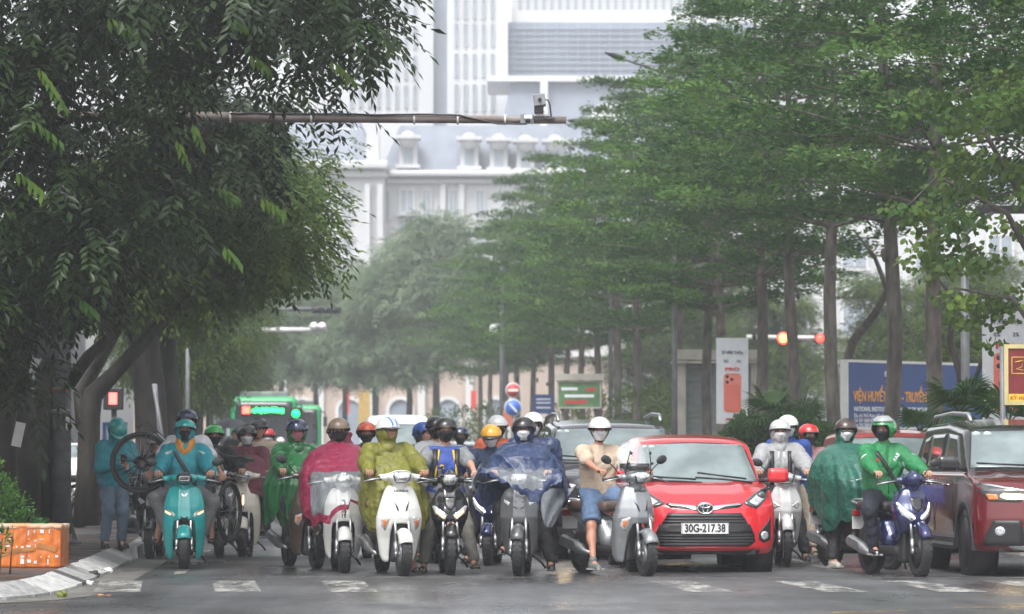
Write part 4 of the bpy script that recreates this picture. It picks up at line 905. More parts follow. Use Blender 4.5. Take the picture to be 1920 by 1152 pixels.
# pole with surveillance dome + signs
sp = pole('camera_pole', 'tall pale pole in the centre with a white dome camera', 'pole', 941, 150, WZ(500, 150), .11, .08); q = Vector(sp.location)
mb = MB(); mb.tube([(0, 0, WZ(610, 150) - q.z), (-.25, -.1, WZ(608, 150) - q.z)], .03, 6); mb.ell((-.32, -.15, WZ(618, 150) - q.z), (.17, .17, .22)); mb.build('dome_camera', WHT, sp)
def disc(name, px, py, Y, r, m, rim, label, mk=None):
    t = thing(name, label, 'road sign', W(px, py, Y)); RX90 = Matrix.Rotation(R_(90), 3, 'X'); mb = MB(); mb.lathe([(0.001, 0), (r, 0), (r, .02), (.001, .02)], (0, 0, 0), RX90, 28); mb.build('plate', rim, t); mb = MB(); mb.lathe([(.001, .021), (r * .86, .021), (r * .86, .026), (.001, .026)], (0, 0, 0), RX90, 28); mb.build('face', m, t)
    if mk: mk(t)
    z = t.location.z; mb = MB(); mb.tube([(0, .06, r), (0, .06, -z + KH)], .035, 8); mb.build('post', GALV, t); return t
RS = mat('sign_red', (.55, .03, .04), .4, emit=0); BS = mat('sign_blue', (.03, .14, .55), .4)
disc('road_sign', 962, 732, 146, .29, RS, TRIMW, 'round red no-entry sign with a white bar in the centre', lambda t: MB().box((0, -.035, 0), (.4, .012, .1)).build('bar', WHT, t))
disc('road_sign', 962, 765, 145.5, .34, BS, TRIMW, 'round blue sign with a white diagonal arrow under the no-entry sign', lambda t: MB().box((0, -.035, 0), (.07, .012, .44), Matrix.Rotation(R_(-42), 3, 'Y')).build('arrow', WHT, t))
def board(name, label, cat, px0, px1, py0, py1, Y, m, d=.12, zpost=True, frame=None, Y1=None):
    x0, x1 = WX(px0, Y), WX(px1, Y1 or Y); z0, z1 = WZ(py1, Y), WZ(py0, Y); xc = (x0 + x1) / 2; rz = math.atan2((Y1 or Y) - Y, x1 - x0); L = math.hypot(x1 - x0, (Y1 or Y) - Y)
    t = thing(name, label, cat, (xc, (Y + (Y1 or Y)) / 2, z0), rz); mb = MB(); mb.box((0, 0, (z1 - z0) / 2), (L, d, z1 - z0)); mb.build('panel', m, t)
    if frame:
        f = .05; mb = MB()
        for c, s in (((-L / 2, 0, (z1 - z0) / 2), (f, d + .04, z1 - z0 + f)), ((L / 2, 0, (z1 - z0) / 2), (f, d + .04, z1 - z0 + f)), ((0, 0, z1 - z0), (L - f - .004, d + .036, f)), ((0, 0, 0), (L - f - .004, d + .036, f))): mb.box(c, s)
        mb.build('frame', frame, t)
    if zpost:
        for sx in (-.38, .38):
            mb = MB(); mb.tube([(sx * L, .1, .1), (sx * L, .1, -z0 + KH)], .045, 8); mb.build('post', GALV, t)
    return t, L, z1 - z0
BLUE = mat('billboard_blue', (.018, .055, .19), .45, var=.08, vs=2)
bb, L, H = board('hospital_billboard', 'blue hospital billboard with orange capitals behind the trunks', 'billboard', 1583, 1905, 677, 803, 73, BLUE, frame=TRIMW, Y1=77.5)
TW = mat('white_letters', (.7, .72, .75), .5, var=0); TO = mat('orange_letters', (.75, .32, .04), .5, var=0); TK = mat('black_letters', (.02, .02, .025), .5, var=0); TR = mat('red_letters', (.5, .02, .03), .5, var=0)
text('VIỆN HUYẾT HỌC - TRUYỀN MÁU', .27, TO, bb, (-L / 2 + .20, -.066, .60), align='LEFT', sx=.70, bold=.006)
text('NATIONAL INSTITUTE OF HEMATOLOGY AND BLOOD', .125, TW, bb, (-L / 2 + .22, -.066, .36), align='LEFT', sx=.88, bold=.002)
text('Địa chỉ: Phố Phạm Văn Bạch - Phường Cầu Giấy', .105, TW, bb, (-L / 2 + .22, -.066, .235), align='LEFT', sx=.9)
text('Tel: 024 3868 6008 - 3782 1895', .10, TW, bb, (-L / 2 + .22, -.066, .145), align='LEFT', sx=.9); text('Fax: 024 3868 6005', .10, TW, bb, (-L / 2 + .22, -.066, .06), align='LEFT', sx=.9)
lg = MB(); cx = -L / 2 + 1.36
for dx, dz, r in ((0, 1.14, .055), (-.07, 1.045, .06), (.07, 1.045, .06), (0, 1.0, .05), (0, .90, .085)):
    lg.lathe([(r * .62, 0), (r, 0), (r, .012), (r * .62, .012), (r * .62, 0)], (cx + dx, -.064, dz), Matrix.Rotation(R_(90), 3, 'X'), 20)
lg.build('emblem', TW, bb); text('N I H B T', .05, TW, bb, (cx, -.066, .775))
CORAL = mat('coral_print', (.62, .14, .095), .4, var=.05)
def phone_banner(px0, px1, py0, py1, Y, label, name='advert_banner'):
    bn, L, H = board(name, label, 'banner', px0, px1, py0, py1, Y, mat('banner_white', (.55, .57, .60), .5, var=.05), .05, False)
    mb = MB(); mb.tube([(L * .4, .07, H), (L * .4, .07, -bn.location.z + KH)], .05, 10); mb.build('post', GALV, bn); s = L / .71
    mb = MB(); w_, h_ = .38 * s, .86 * s; zc = H - 1.2 * s - .02; r = .07 * s; P = []
    for cx_, cz_, a0 in ((w_ / 2 - r, h_ / 2 - r, 0), (-w_ / 2 + r, h_ / 2 - r, 90), (-w_ / 2 + r, -h_ / 2 + r, 180), (w_ / 2 - r, -h_ / 2 + r, 270)):
        for a in range(0, 91, 18): P.append((cx_ + r * math.cos(R_(a0 + a)), zc + cz_ + r * math.sin(R_(a0 + a))))
    mb.prism(P, -.036, -.026); ph = mb.build('phone_print', CORAL, bn)
    mb = MB(); mb.prism([(-w_ * .45, zc + h_ * .2), (w_ * .45, zc + h_ * .2), (w_ * .45, zc + h_ * .47), (-w_ * .45, zc + h_ * .47)], -.040, -.0365); mb.build('lens_plateau', mat('coral_print_light', (.66, .19, .13), .4), bn)
    for dx, dz in ((-.115, .36), (-.115, .24), (-.015, .30)): mb = MB(); mb.lathe([(.001, 0), (.038 * s, 0), (.038 * s, .004), (.001, .004)], (dx * s, -.041, zc + dz * s), Matrix.Rotation(R_(90), 3, 'X'), 18); mb.build('lens_print', TK, bn)
    text('27.490 Triệu', .105 * s, TK, bn, (0, -.03, H - .33 * s), sx=.85, bold=.002); text('0%', .085 * s, TK, bn, (-.14 * s, -.03, H - .52 * s)); text('2%', .085 * s, TK, bn, (.14 * s, -.03, H - .52 * s)); text('PRO', .1 * s, TR, bn, (0, -.03, H - .70 * s), sx=1.7, bold=.004)
    mb = MB(); mb.box((0, -.03, .10 * s), (.3 * s, .008, .04 * s)); mb.build('red_line', TR, bn); return bn
phone_banner(1343, 1403, 634, 795, 85, 'small white phone advert banner hanging in front of the kiosk'); phone_banner(1842, 1932, 562, 806, 56, 'large white phone advert banner at the right edge')
rs_, L, H = board('red_sign', 'dark red sign with a yellow bottom strip at the right edge', 'sign', 1886, 1975, 650, 756, 47, mat('sign_dark_red', (.16, .012, .016), .4), .05, False, mat('gold_frame', (.5, .42, .2), .4))
mb = MB(); mb.tube([(-L / 2 - .04, 0, H), (-L / 2 - .04, 0, -rs_.location.z + KH)], .035, 10); mb.build('post', GALV, rs_); mb = MB(); mb.box((0, -.03, .06), (L - .06, .012, .1)); mb.build('yellow_strip', mat('sign_yellow', (.65, .5, .03), .4), rs_); text('KỶ HOÀ', .065, TR, rs_, (-.12, -.04, .06))
GOLD = mat('gold_letters', (.6, .38, .06), .4)
mb = MB()
for c, s in (((-.12, -.03, .36), (.2, .008, .01)), ((-.12, -.03, .56), (.2, .008, .01)), ((-.22, -.03, .46), (.01, .008, .2)), ((-.02, -.03, .46), (.01, .008, .2))): mb.box(c, s)
mb.build('gold_border', GOLD, rs_); mb = MB(); mb.tube([(-.18, -.03, .5), (-.08, -.03, .52), (-.1, -.03, .44), (-.17, -.03, .42), (-.08, -.03, .40)], .008, 6); mb.build('gold_scroll', GOLD, rs_)
# kiosk
KI = mat('kiosk_stone', (.36, .34, .29), .75, var=.15, vs=3, dirt=.3); SHUT = mat('kiosk_shutter', (.22, .25, .24), .5, var=.1)
k = thing('kiosk', 'beige stone kiosk with a grey roller shutter behind the phone banner', 'kiosk', (WX(1342, 98), 98, KH)); s = 7200 / 98; z_ = lambda py: WZ(py, 98) - KH
mb = MB(); mb.box((-.88, 0, z_(675) / 2), (.2, .6, z_(675))); mb.box((.98, 0, z_(675) / 2), (.2, .6, z_(675))); mb.build('pillar', KI, k); mb = MB(); mb.box((.02, 0, z_(666)), (2.15, .8, .26)); mb.box((.02, 0, z_(680)), (2.3, .9, .06)); mb.build('lintel', KI, k)
mb = MB(); mb.box((.05, .3, z_(680) / 2), (1.75, .05, z_(684))); mb.build('back_panel', SHUT, k)
for i in range(22): bpart('slat', SHUT, k, [((.05, .25, .1 + i * z_(684) / 22), (1.72, .05, z_(684) / 22 - .03))])
# green advert box, blue sign
GA = mat('green_advert', (.07, .17, .06), .5, var=.3, vs=4)
t, L, H = board('advert_box', 'beige framed green advert box under the far right trees', 'advert', 1046, 1126, 716, 765, 118, GA, .2, True, KI); [bpart('print_bar', m_, t, [((dx, -.105, H * z_), (w_, .01, .09))]) for dx, z_, w_, m_ in ((-.3, .72, .5, TW), (.35, .7, .3, TR), (0, .45, .9, TW), (-.1, .22, .7, TR))]
mb = MB(); mb.box((0, 0, H + .14), (L + .2, .4, .2)); mb.build('roof', KI, t)
t, L, H = board('direction_sign', 'small dark blue sign with pale lines left of the green advert box', 'sign', 1000, 1038, 740, 776, 135, BLUE, .06, True); 
for q_ in (.25, .45, .6): bpart('line_print', TW, t, [((0, -.035, q_ * H / .8), (L * .7, .008, .05))])
t, L, H = board('orange_notice', 'faded orange panel low beside the blue arrow sign', 'sign', 943, 962, 768, 800, 147, mat('faded_orange', (.5, .14, .08), .5), .05, True)
# gantry with two red lights on the right
gt = thing('signal_gantry', 'white signal gantry with red lights behind the right trunks', 'traffic light', (WX(1634, 128), 128, KH)); q = Vector(gt.location); zt = WZ(635, 128) - q.z
mb = MB(); mb.tube([(0, 0, 0), (0, 0, zt)], .09, 10); mb.build('post', TRIMW, gt); mb = MB(); mb.tube([(0, 0, zt), (WX(1400, 128) - q.x, 0, zt + .05)], .075, 10); mb.build('arm', TRIMW, gt)
for px, r, m in ((1468, .16, AMBL), (1537, .14, REDL)):
    x = WX(px, 128) - q.x; mb = MB(); mb.box((x, -.12, zt), (r * 2.5, .2, r * 2.5)); h_ = mb.build('signal_box', BLK, gt, bevel=.03); mb = MB(); mb.lathe([(.001, .1), (r * .6, .08), (r, 0)], (x, -.225, zt), Matrix.Rotation(R_(90), 3, 'X'), 20); mb.build('lamp', REDL if m is REDL else AMBL, h_)
    if m is AMBL: mb = MB(); mb.lathe([(r * 1.0, 0), (r * 1.22, 0), (r * 1.22, .02), (r, .02)], (x, -.23, zt), Matrix.Rotation(R_(90), 3, 'X'), 20); mb.build('lamp_ring', REDL, h_)
for px in (1590, 1620): pass
g2 = thing('camera_gantry', 'thin far gantry bar with two white cameras above the billboard', 'camera post', (WX(1720, 150), 150, KH)); q = Vector(g2.location); zt = WZ(558, 150) - q.z; mb = MB(); mb.tube([(0, 0, 0), (0, 0, zt), (WX(1560, 150) - q.x, 0, zt)], .06, 8); mb.build('post', DARKM, g2)
for px in (1591, 1620): mb = MB(); mb.ell((WX(px, 150) - q.x, -.1, zt + .25), (.16, .22, .18)); mb.tube([(WX(px, 150) - q.x, 0, zt), (WX(px, 150) - q.x, 0, zt + .2)], .03, 6); mb.build('camera_housing', WHT, g2)
# far gantries over the road, left
for (px0, px1, py, Y, lab, kind) in ((395, 640, 580, 138, 'far dark signal box hanging on a grey arm over the road', 0), (400, 612, 619, 150, 'far white arm with two pale lamps over the road', 1)):
    g = thing('signal_gantry', lab, 'traffic light' if kind == 0 else 'camera post', (WX(px0, Y), Y, KH)); q = Vector(g.location); zt = WZ(py, Y) - q.z; m = GALV if kind == 0 else TRIMW
    mb = MB(); mb.tube([(0, 0, 0), (0, 0, zt)], .11, 10); mb.build('post', m, g); mb = MB(); mb.tube([(0, 0, zt), (WX(px1, Y) - q.x, 0, zt)], .08 if kind == 0 else .1, 8); mb.build('arm', m, g)
    if kind == 0:
        mb = MB(); mb.box((WX(612, Y) - q.x, -.12, zt - .04), (1.05, .3, .24)); sb = mb.build('signal_box', DARKM, g, bevel=.03); 
        for dx in (-.33, 0, .33): mb = MB(); mb.lathe([(.11, 0), (.11, .1)], (WX(612, Y) - q.x + dx, -.27, zt - .04), Matrix.Rotation(R_(90), 3, 'X'), 14); mb.build('hood', BLK, sb)
    else:
        for px in (589, 604): mb = MB(); mb.ell((WX(px, Y) - q.x, -.15, zt + .14), (.17, .2, .16)); mb.build('camera_housing', WHT, g)
# signals near the bus and left roadside red light
def ped(px, py, Y, m, r, label, zb=KH):
    t = thing('pedestrian_signal', label, 'traffic light', (WX(px, Y), Y, zb)); z = WZ(py, Y) - zb; mb = MB(); mb.tube([(0, .1, 0), (0, .1, z)], .05, 8); mb.build('post', GALV, t); mb = MB(); mb.box((0, 0, z), (r * 2.8, .18, r * 3.2)); h_ = mb.build('signal_box', BLK, t, bevel=.02); return t, h_, z
t, h_, z = ped(555, 776, 118, GRNL, .12, 'green signal light right of the bus'); mb = MB(); mb.lathe([(.001, .05), (.12, 0)], (0, -.092, z), Matrix.Rotation(R_(90), 3, 'X'), 16); mb.build('lamp', GRNL, h_)
t, h_, z = ped(213, 748, 66, REDL, .12, 'square red countdown signal between the left trunks'); mb = MB(); mb.box((0, -.1, z), (.14, .02, .2)); mb.build('lamp', mat('soft_red_light', (1, .1, .08), .4, emit=3.0, ecol=(1, .07, .06)), h_, bevel=.008)
# leaning steel props by the wide trunk and a white parasol shape
t = thing('tree_prop', 'two pale steel tree props leaning against the wide left trunk', 'tree prop', (WX(310, 70), 70, KH)); mb = MB(); q = Vector(t.location)
mb.tube([tuple(W(318, 900, 70) - q), tuple(W(288, 720, 70) - q)], .035, 8); mb.build('leg', GALV, t); mb = MB(); mb.tube([tuple(W(305, 900, 70.2) - q), tuple(W(292, 720, 70) - q)], .03, 8); mb.build('leg', GALV, t)
pole('street_pole', 'thin pale pole on the left pavement right of the wide trunk', 'pole', 352, 92, WZ(560, 92), .06, .05)
t, L, H = board('shop_sign', 'blue bordered roadside panel behind the left trunk', 'sign', 196, 236, 795, 870, 62, mat('panel_grey_blue', (.25, .3, .36), .6), .05, True, BLUE)
# ---------------------------------------------------------------- scooters (front axle at x=0,y=0; faces -Y)
RY90 = Matrix.Rotation(R_(90), 3, 'Y'); RX90 = Matrix.Rotation(R_(90), 3, 'X')
_wh = {}
def wheel(parent, y, R, wd, rimm, spokes=5, x=0, steer=0, rimf=.68):
    key = (R, wd, rimm.name, spokes)
    def mk(name, data, m, par):
        o = bpy.data.objects.new(name, data); COL.objects.link(o); o.parent = par; return o
    if key not in _wh:
        t = thing('wheel', None, None); t.parent = parent
        mb = MB(); h = wd / 2; r0 = R * rimf
        prof = [(r0, -h * .7), (R * .84, -h), (R * .94, -h * .92), (R * .985, -h * .6), (R, -h * .15), (R, h * .15), (R * .985, h * .6), (R * .94, h * .92), (R * .84, h), (r0, h * .7), (r0, -h * .7)]
        mb.lathe(prof, (0, 0, 0), RY90, 32)
        for i in range(26):   # tread grooves as proud blocks
            a = 6.283 * i / 26; c, s = math.cos(a), math.sin(a)
            for sx in (-1, 1): mb.box((sx * h * .42, -s * (R + .001), c * (R + .001)), (h * .55, R * .17, .007), Matrix.Rotation(a + sx * .0, 3, 'X') @ Matrix.Rotation(sx * .5, 3, 'Z'))
        a_ = mb.build('tyre', RUB, t)
        mb = MB(); mb.lathe([(r0 + .001, -h * .72), (r0 * .9, -h * .6), (r0 * .86, -h * .3), (r0 * .86, h * .3), (r0 * .9, h * .6), (r0 + .001, h * .72)], (0, 0, 0), RY90, 28)
        for i in range(spokes):
            a = 6.283 * i / spokes + .3; d = Vector((0, math.cos(a), math.sin(a)))
            mb.tube([d * R * .1, d * r0 * .9], [.018, .012], 6)
        mb.lathe([(.001, -h * .9), (R * .13, -h * .9), (R * .15, 0), (R * .13, h * .9), (.001, h * .9)], (0, 0, 0), RY90, 14); mb.lathe([(R * .28, -h * .75), (R * .42, -h * .75), (R * .42, -h * .70), (R * .28, -h * .70)], (0, 0, 0), RY90, 20)
        b_ = mb.build('rim', rimm, t); _wh[key] = (a_.data, b_.data)
    else:
        t = thing('wheel', None, None); t.parent = parent; mk('tyre', _wh[key][0], None, t); mk('rim', _wh[key][1], None, t)
    t.location = (x, y, R); t.rotation_euler = (0, 0, steer); return t
def interp(tab, z, k): return np.interp(z, [t[0] for t in tab], [t[k] for t in tab])
SH = {  # z, half width, front y at centre
 'teal': [(.10, .17, .20), (.16, .205, .17), (.30, .228, .13), (.45, .24, .08), (.58, .24, .06), (.70, .232, .08), (.80, .212, .11), (.88, .185, .14), (.94, .15, .17)],
 'lead': [(.14, .16, .24), (.22, .195, .22), (.40, .225, .16), (.52, .245, .10), (.62, .248, .07), (.72, .225, .08), (.82, .195, .11), (.90, .165, .14), (.97, .13, .18)],
 'grande': [(.14, .15, .22), (.22, .19, .20), (.40, .215, .13), (.52, .218, .09), (.64, .215, .08), (.76, .20, .10), (.86, .165, .14), (.93, .12, .17)],
 'vision': [(.20, .13, .24), (.30, .175, .2), (.48, .20, .13), (.62, .21, .09), (.74, .212, .10), (.84, .20, .12), (.90, .165, .14), (.95, .11, .17)],
 'sport': [(.22, .10, .28), (.38, .13, .22), (.50, .15, .13), (.60, .19, .05), (.70, .21, .05), (.78, .20, .09), (.86, .16, .12), (.94, .11, .16)],
 'wave': [(.26, .14, .24), (.36, .165, .2), (.52, .185, .13), (.64, .195, .08), (.74, .19, .09), (.84, .16, .12), (.93, .11, .16)]}
def scooter(label, x, Y, rot, kind='lead', paint=None, paint2=None, R=.235, head='trap', seatm=None, mirrors=(1, 1), steer=0, group='motorbikes waiting at the stop line', rim=None, lit=False, res=.013, tail=None, exh=True, cat='motorbike', name='motor_scooter', wdt=.105, lean=0):
    t = thing(name, label, cat, (x, Y, .0), ROADROT + rot, group); t.rotation_euler[1] = lean
    tab = SH[kind]; zb, zt = tab[0][0], tab[-1][0]; paint2 = paint2 or paint; rim = rim or SIL
    aw = .105 if kind in ('lead', 'vision') else .125; az = .56 if kind != 'sport' else .48
    def shield(P):
        X, Y_, Z = P; w_ = interp(tab, Z, 1); yf = interp(tab, Z, 2) + 1.9 * X * X + (.0 if kind == 'teal' else .25) * np.abs(X) ** 1.5
        crease = .010 * np.exp(-((np.abs(X) - .055 - .03 * (.9 - Z)) / .022) ** 2) * (Z > .55)
        yf = yf - crease
        d = smax(np.abs(X) - w_, yf - Y_, .03); d = smax(d, Y_ - (yf + .09 + (.06 if kind == 'sport' else 0)), .02); d = smax(d, zb - Z, .03); d = smax(d, Z - zt, .03)
        arch = np.maximum(np.abs(X) - aw * (1 - .25 * np.clip((Z - az + .1) / .2, 0, 1)), Z - az + 1.5 * X * X)
        return smax(d, -arch, .02)
    sdf_part('front_shield', shield, (-.27, -.03, zb - .03), (.27, .42, zt + .03), res, [paint], t)
    # inner dark leg shield + underbody + floor
    def core(P):
        X, Y_, Z = P
        d = rbox(P, (0, .30, .50), (.10, .07, .36), .04)
        d = smin(d, rbox(P, (0, .62, .27), (.155, .30, .05), .04), .06); d = smin(d, rbox(P, (0, 1.0, .34), (.11, .25, .13), .05), .06)
        return d
    sdf_part('floor_frame', core, (-.2, .18, .1), (.2, 1.32, .92), .02, [BLK], t)
    def tailf(P):
        X, Y_, Z = P
        d = cap(P, (0, .85, .50), (0, 1.48, .70), .15, .075); d = smin(d, cap(P, (0, .75, .38), (0, 1.1, .46), .13, .10), .06)
        d = smax(d, np.abs(X) - .165, .04); return smax(d, -(np.sqrt((Y_ - 1.27) ** 2 + (Z - R) ** 2) - R - .05), .02)
    sdf_part('rear_body', tailf, (-.2, .55, .2), (.2, 1.62, .86), .018, [tail or paint2], t)
    def seat(P): return smax(rbox(P, (0, 1.05, .735), (.135, .40, .06), .05) + .0 * P[0], -(P[2] - .64), .01)
    sdf_part('seat', seat, (-.18, .6, .62), (.18, 1.5, .83), .02, [seatm or BLK], t)
    mb = MB(); mb.tube([(-.11, 1.28, .74), (-.13, 1.5, .78), (-.06, 1.58, .80), (.06, 1.58, .80), (.13, 1.5, .78), (.11, 1.28, .74)], .016, 7); mb.build('grab_rail', SIL if kind != 'lead' else paint, t)
    # cowl
    cz = zt + .085; cw = {'teal': .225, 'lead': .20, 'grande': .19, 'vision': .17, 'sport': .15, 'wave': .17}[kind]; ch = {'teal': .06, 'sport': .08}.get(kind, .075)
    def cowl(P):
        X, Y_, Z = P
        d = elp(P, (0, .17, cz), (cw * .72, .12, ch)); d = smin(d, cap(P, (-cw, .24, cz - .005), (cw, .24, cz - .005), .035), .05); d = smin(d, cap(P, (0, .20, cz - .04), (0, .23, zt - .08), .075), .03)
        if kind == 'sport': d = smin(d, cap(P, (0, .10, cz + .03), (0, .2, cz + .09), .05, .02), .04)
        return d
    sdf_part('handlebar_cover', cowl, (-.29, 0, zt - .18), (.29, .36, cz + .15), .012, [paint if kind != 'sport' else (tail or BLKP)], t)
    hp = {'trap': [(-.095, cz + .035), (-.05, cz + .052), (.05, cz + .052), (.095, cz + .035), (.07, cz - .035), (.045, cz - .058), (-.045, cz - .058), (-.07, cz - .035)],
          'round': [(.075 * math.cos(a), cz - .005 + .075 * math.sin(a)) for a in np.linspace(0, 6.283, 20, False)],
          'oval': [(.082 * math.cos(a), cz - .005 + .066 * math.sin(a)) for a in np.linspace(0, 6.283, 20, False)]}
    if head in hp:
        pl = hp[head]; c_ = np.mean(pl, 0); b = decal('headlight_bezel', cowl, [tuple(c_ + (np.array(p) - c_) * 1.16) for p in pl], [BLK if head != 'round' else SIL], t, off=.004, n=26, rings=3)
        decal('headlight', cowl, pl, [LENSD if head == 'oval' else LENS], t, off=.010, n=26, rings=3)
        if head == 'oval':
            mb = MB(); 
            for zz, w_ in ((.02, .10), (-.025, .10)): mb.box((0, .025, cz + zz), (w_, .01, .008))
            for xx in (-.052, .052): mb.box((xx, .028, cz - .002), (.008, .01, .045))
            mb.build('headlight_strip', LENS, t)
        if head == 'trap': mb = MB(); mb.ell((0, .055, cz - .008), (.045, .02, .035), None, 14, 8); mb.build('bulb_reflector', CHR, t)
    # grips, levers, switch pods
    for s in (-1, 1):
        mb = MB(); mb.tube([(s * (cw - .01), .24, cz - .012), (s * .30, .262, cz - .022), (s * .375, .285, cz - .03)], .0175, 9); mb.build('grip', BLK, t)
        mb = MB(); mb.tube([(s * (cw + .01), .215, cz - .012), (s * .27, .195, cz - .02), (s * .40, .215, cz - .045)], [.011, .008, .007], 7); mb.build('brake_lever', SIL, t)
        mb = MB(); mb.box((s * (cw + .012), .238, cz - .012), (.05, .055, .05)); mb.build('switch_pod', BLK, t, bevel=.008)
        if mirrors[(s + 1) // 2]:
            mb = MB(); mb.tube([(s * cw * .9, .25, cz + .02), (s * (cw + .05), .25, cz + .10), (s * (cw + .115), .25, cz + .15)], .007, 7); mb.build('mirror_stem', BLK, t)
            mb = MB(); mb.ell((s * (cw + .15), .25, cz + .185), (.068, .022, .046), Matrix.Rotation(-s * .35, 3, 'Y'), 18, 10); m_ = mb.build('mirror', BLK, t)
            mb = MB(); mb.ell((s * (cw + .15), .267, cz + .185), (.058, .008, .038), Matrix.Rotation(-s * .35, 3, 'Y'), 18, 8); mb.build('mirror_glass', CHR, m_)
    # signals / markings on the shield
    if kind in ('lead',):
        for s in (-1, 1):
            decal('turn_signal', shield, [(s * .128, .63), (s * .205, .60), (s * .208, .53), (s * .165, .48), (s * .140, .56)], [LENS], t, off=.004, n=18, rings=3)
            decal('signal_lamp', shield, [(s * .150, .60), (s * .19, .585), (s * .193, .545), (s * .168, .51)], [ORG], t, off=.009, n=14, rings=2)
            decal('vent_slit', shield, [(s * .022, .70), (s * .030, .705), (s * .085, .79), (s * .058, .75), (s * .02, .72)][::1] if False else [(s * .035, .685), (s * .055, .70), (s * .085, .80), (s * .045, .74)], [BLK], t, off=.003, n=14, rings=2)
    if kind == 'teal':
        for s in (-1, 1):
            decal('turn_signal', shield, [(s * .095, .60), (s * .125, .645), (s * .225, .69), (s * .222, .675), (s * .135, .625), (s * .115, .58)], [SIL], t, off=.005, n=22, rings=2)
            decal('signal_lamp', shield, [(s * .135, .625), (s * .218, .665), (s * .215, .64), (s * .16, .61)], [GLOWD], t, off=.004, n=14, rings=2)
        decal('nose_emblem', shield, [(-.04, .60), (0, .57), (.04, .60), (.04, .585), (0, .553), (-.04, .585)], [BLK], t, off=.004, n=18, rings=2); decal('nose_emblem', shield, [(-.035, .575), (0, .547), (.035, .575), (.035, .562), (0, .534), (-.035, .562)], [BLK], t, off=.004, n=18, rings=2)
        for s in (-1, 1): decal('badge_wing', shield, [(0, .805), (s * .045, .862), (s * .030, .862), (0, .83)], [CHR], t, off=.005, n=12, rings=2)
    if kind == 'grande':
        decal('centre_trim', shield, [(-.018, .80), (.018, .80), (.026, .66), (.016, .60), (-.016, .60), (-.026, .66)], [CHR], t, off=.006, n=20, rings=2)
        decal('centre_slot', shield, [(-.009, .78), (.009, .78), (.013, .67), (0, .64), (-.013, .67)], [GLOWD if lit else SIL], t, off=.010, n=16, rings=2)
    if kind == 'vision':
        for s in (-1, 1): decal('vent_slit', shield, [(s * .015, .72), (s * .055, .745), (s * .06, .735), (s * .03, .715)], [BLK], t, off=.003, n=12, rings=2); decal('vent_slit', shield, [(s * .03, .79), (s * .045, .80), (s * .047, .79), (s * .032, .78)], [BLK], t, off=.003, n=10, rings=2); decal('turn_signal', shield, [(s * .10, .78), (s * .165, .82), (s * .17, .79), (s * .115, .745)], [LENS], t, off=.005, n=14, rings=2)
    if kind in ('sport', 'wave'):
        lm_ = GLOWD if lit == 1 else (LENS if not lit else LEDW)
        for s in (-1, 1):
            decal('turn_signal', shield, [(s * .03, .645), (s * .165, .745), (s * .192, .74), (s * .16, .655), (s * .06, .585)] if kind == 'sport' else [(s * .07, .70), (s * .15, .76), (s * .165, .72), (s * .13, .66)], [LENS], t, off=.004, n=20, rings=2)
            if kind == 'sport': decal('signal_lamp', shield, [(s * .045, .635), (s * .15, .70), (s * .155, .675), (s * .07, .602)] if lit == 1 else [(s * .03, .625), (s * .11, .69), (s * .185, .79), (s * .192, .775), (s * .12, .675), (s * .04, .61)], [lm_], t, off=.009, n=16, rings=2)
        if kind == 'sport': decal('nose_panel', shield, [(-.06, .74), (0, .68), (.06, .74), (.07, .84), (-.07, .84)], [BLKP], t, off=.005, n=16, rings=2)
    # fork, fender, wheels
    fs = steer; fk = thing('fork', None, None); fk.parent = t; fk.rotation_euler = (0, 0, fs)
    for s in (-1, 1):
        mb = MB(); mb.tube([(s * .082, .0, R), (s * .078, .03, R + .13)], [.022, .024], 9); mb.tube([(s * .078, .03, R + .13), (s * .07, .13, .66)], .016, 8); mb.ell((s * .085, 0, R), (.02, .035, .035), None, 10, 6); mb.build('fork_leg', SIL if kind != 'teal' else CHR, fk)
    wheel(fk, 0, R, wdt, rim)
    mb = MB(); P1 = []; P2 = []
    fw = .085 if kind in ('lead', 'grande', 'teal') else .07
    for i in range(13):
        a = R_(-62 + i * 13); r = R + .035; row = []
        ww = fw * (1 - .35 * (i / 12))
        for j in range(9):
            u = (j / 8 - .5) * 2; rr = r - .055 * abs(u) ** 2.6; row.append((u * ww, math.sin(a) * rr * 1.0, R + math.cos(a) * rr + .005))
        P1.append(row)
    mb.grid(P1); mb.build('front_fender', paint, fk, solid=.008)
    wheel(t, 1.27, R, wdt, rim)
    if exh:
        mb = MB(); mb.tube([(-.13, .85, .22), (-.16, .98, .24), (-.175, 1.05, .27), (-.18, 1.42, .36), (-.18, 1.45, .365)], [.022, .03, .062, .066, .04], 12); e = mb.build('exhaust', SIL if kind != 'grande' else DARKM, t)
        mb = MB(); mb.grid([[(-.25, 1.08 + i * .09, .26 + i * .018 + j * .03) for i in range(4)] for j in range(4)]); mb.build('heat_guard', SIL, e)
    mb = MB(); mb.box((.10, 1.1, .30), (.07, .5, .14)); mb.lathe([(.001, 0), (.09, 0), (.10, .03), (.001, .04)], (-.115, .98, .26), RY90, 16); mb.build('engine_case', DARKM, t, bevel=.02)
    mb = MB(); mb.tube([(.1, .8, .2), (.2, .84, .12), (.24, .9, .06)], .012, 6); mb.build('side_stand', DARKM, t)
    mb = MB(); mb.box((0, 1.58, .55), (.19, .01, .14)); mb.build('rear_plate', TRIMW, t); mb = MB(); mb.box((0, 1.55, .66), (.2, .05, .07)); mb.build('tail_lamp', mm('tail_lamp_red', (.4, .01, .01), .2), t, bevel=.01)
    t['_kind'] = kind
    del t['_kind']
    return t, shield, cowl, cz

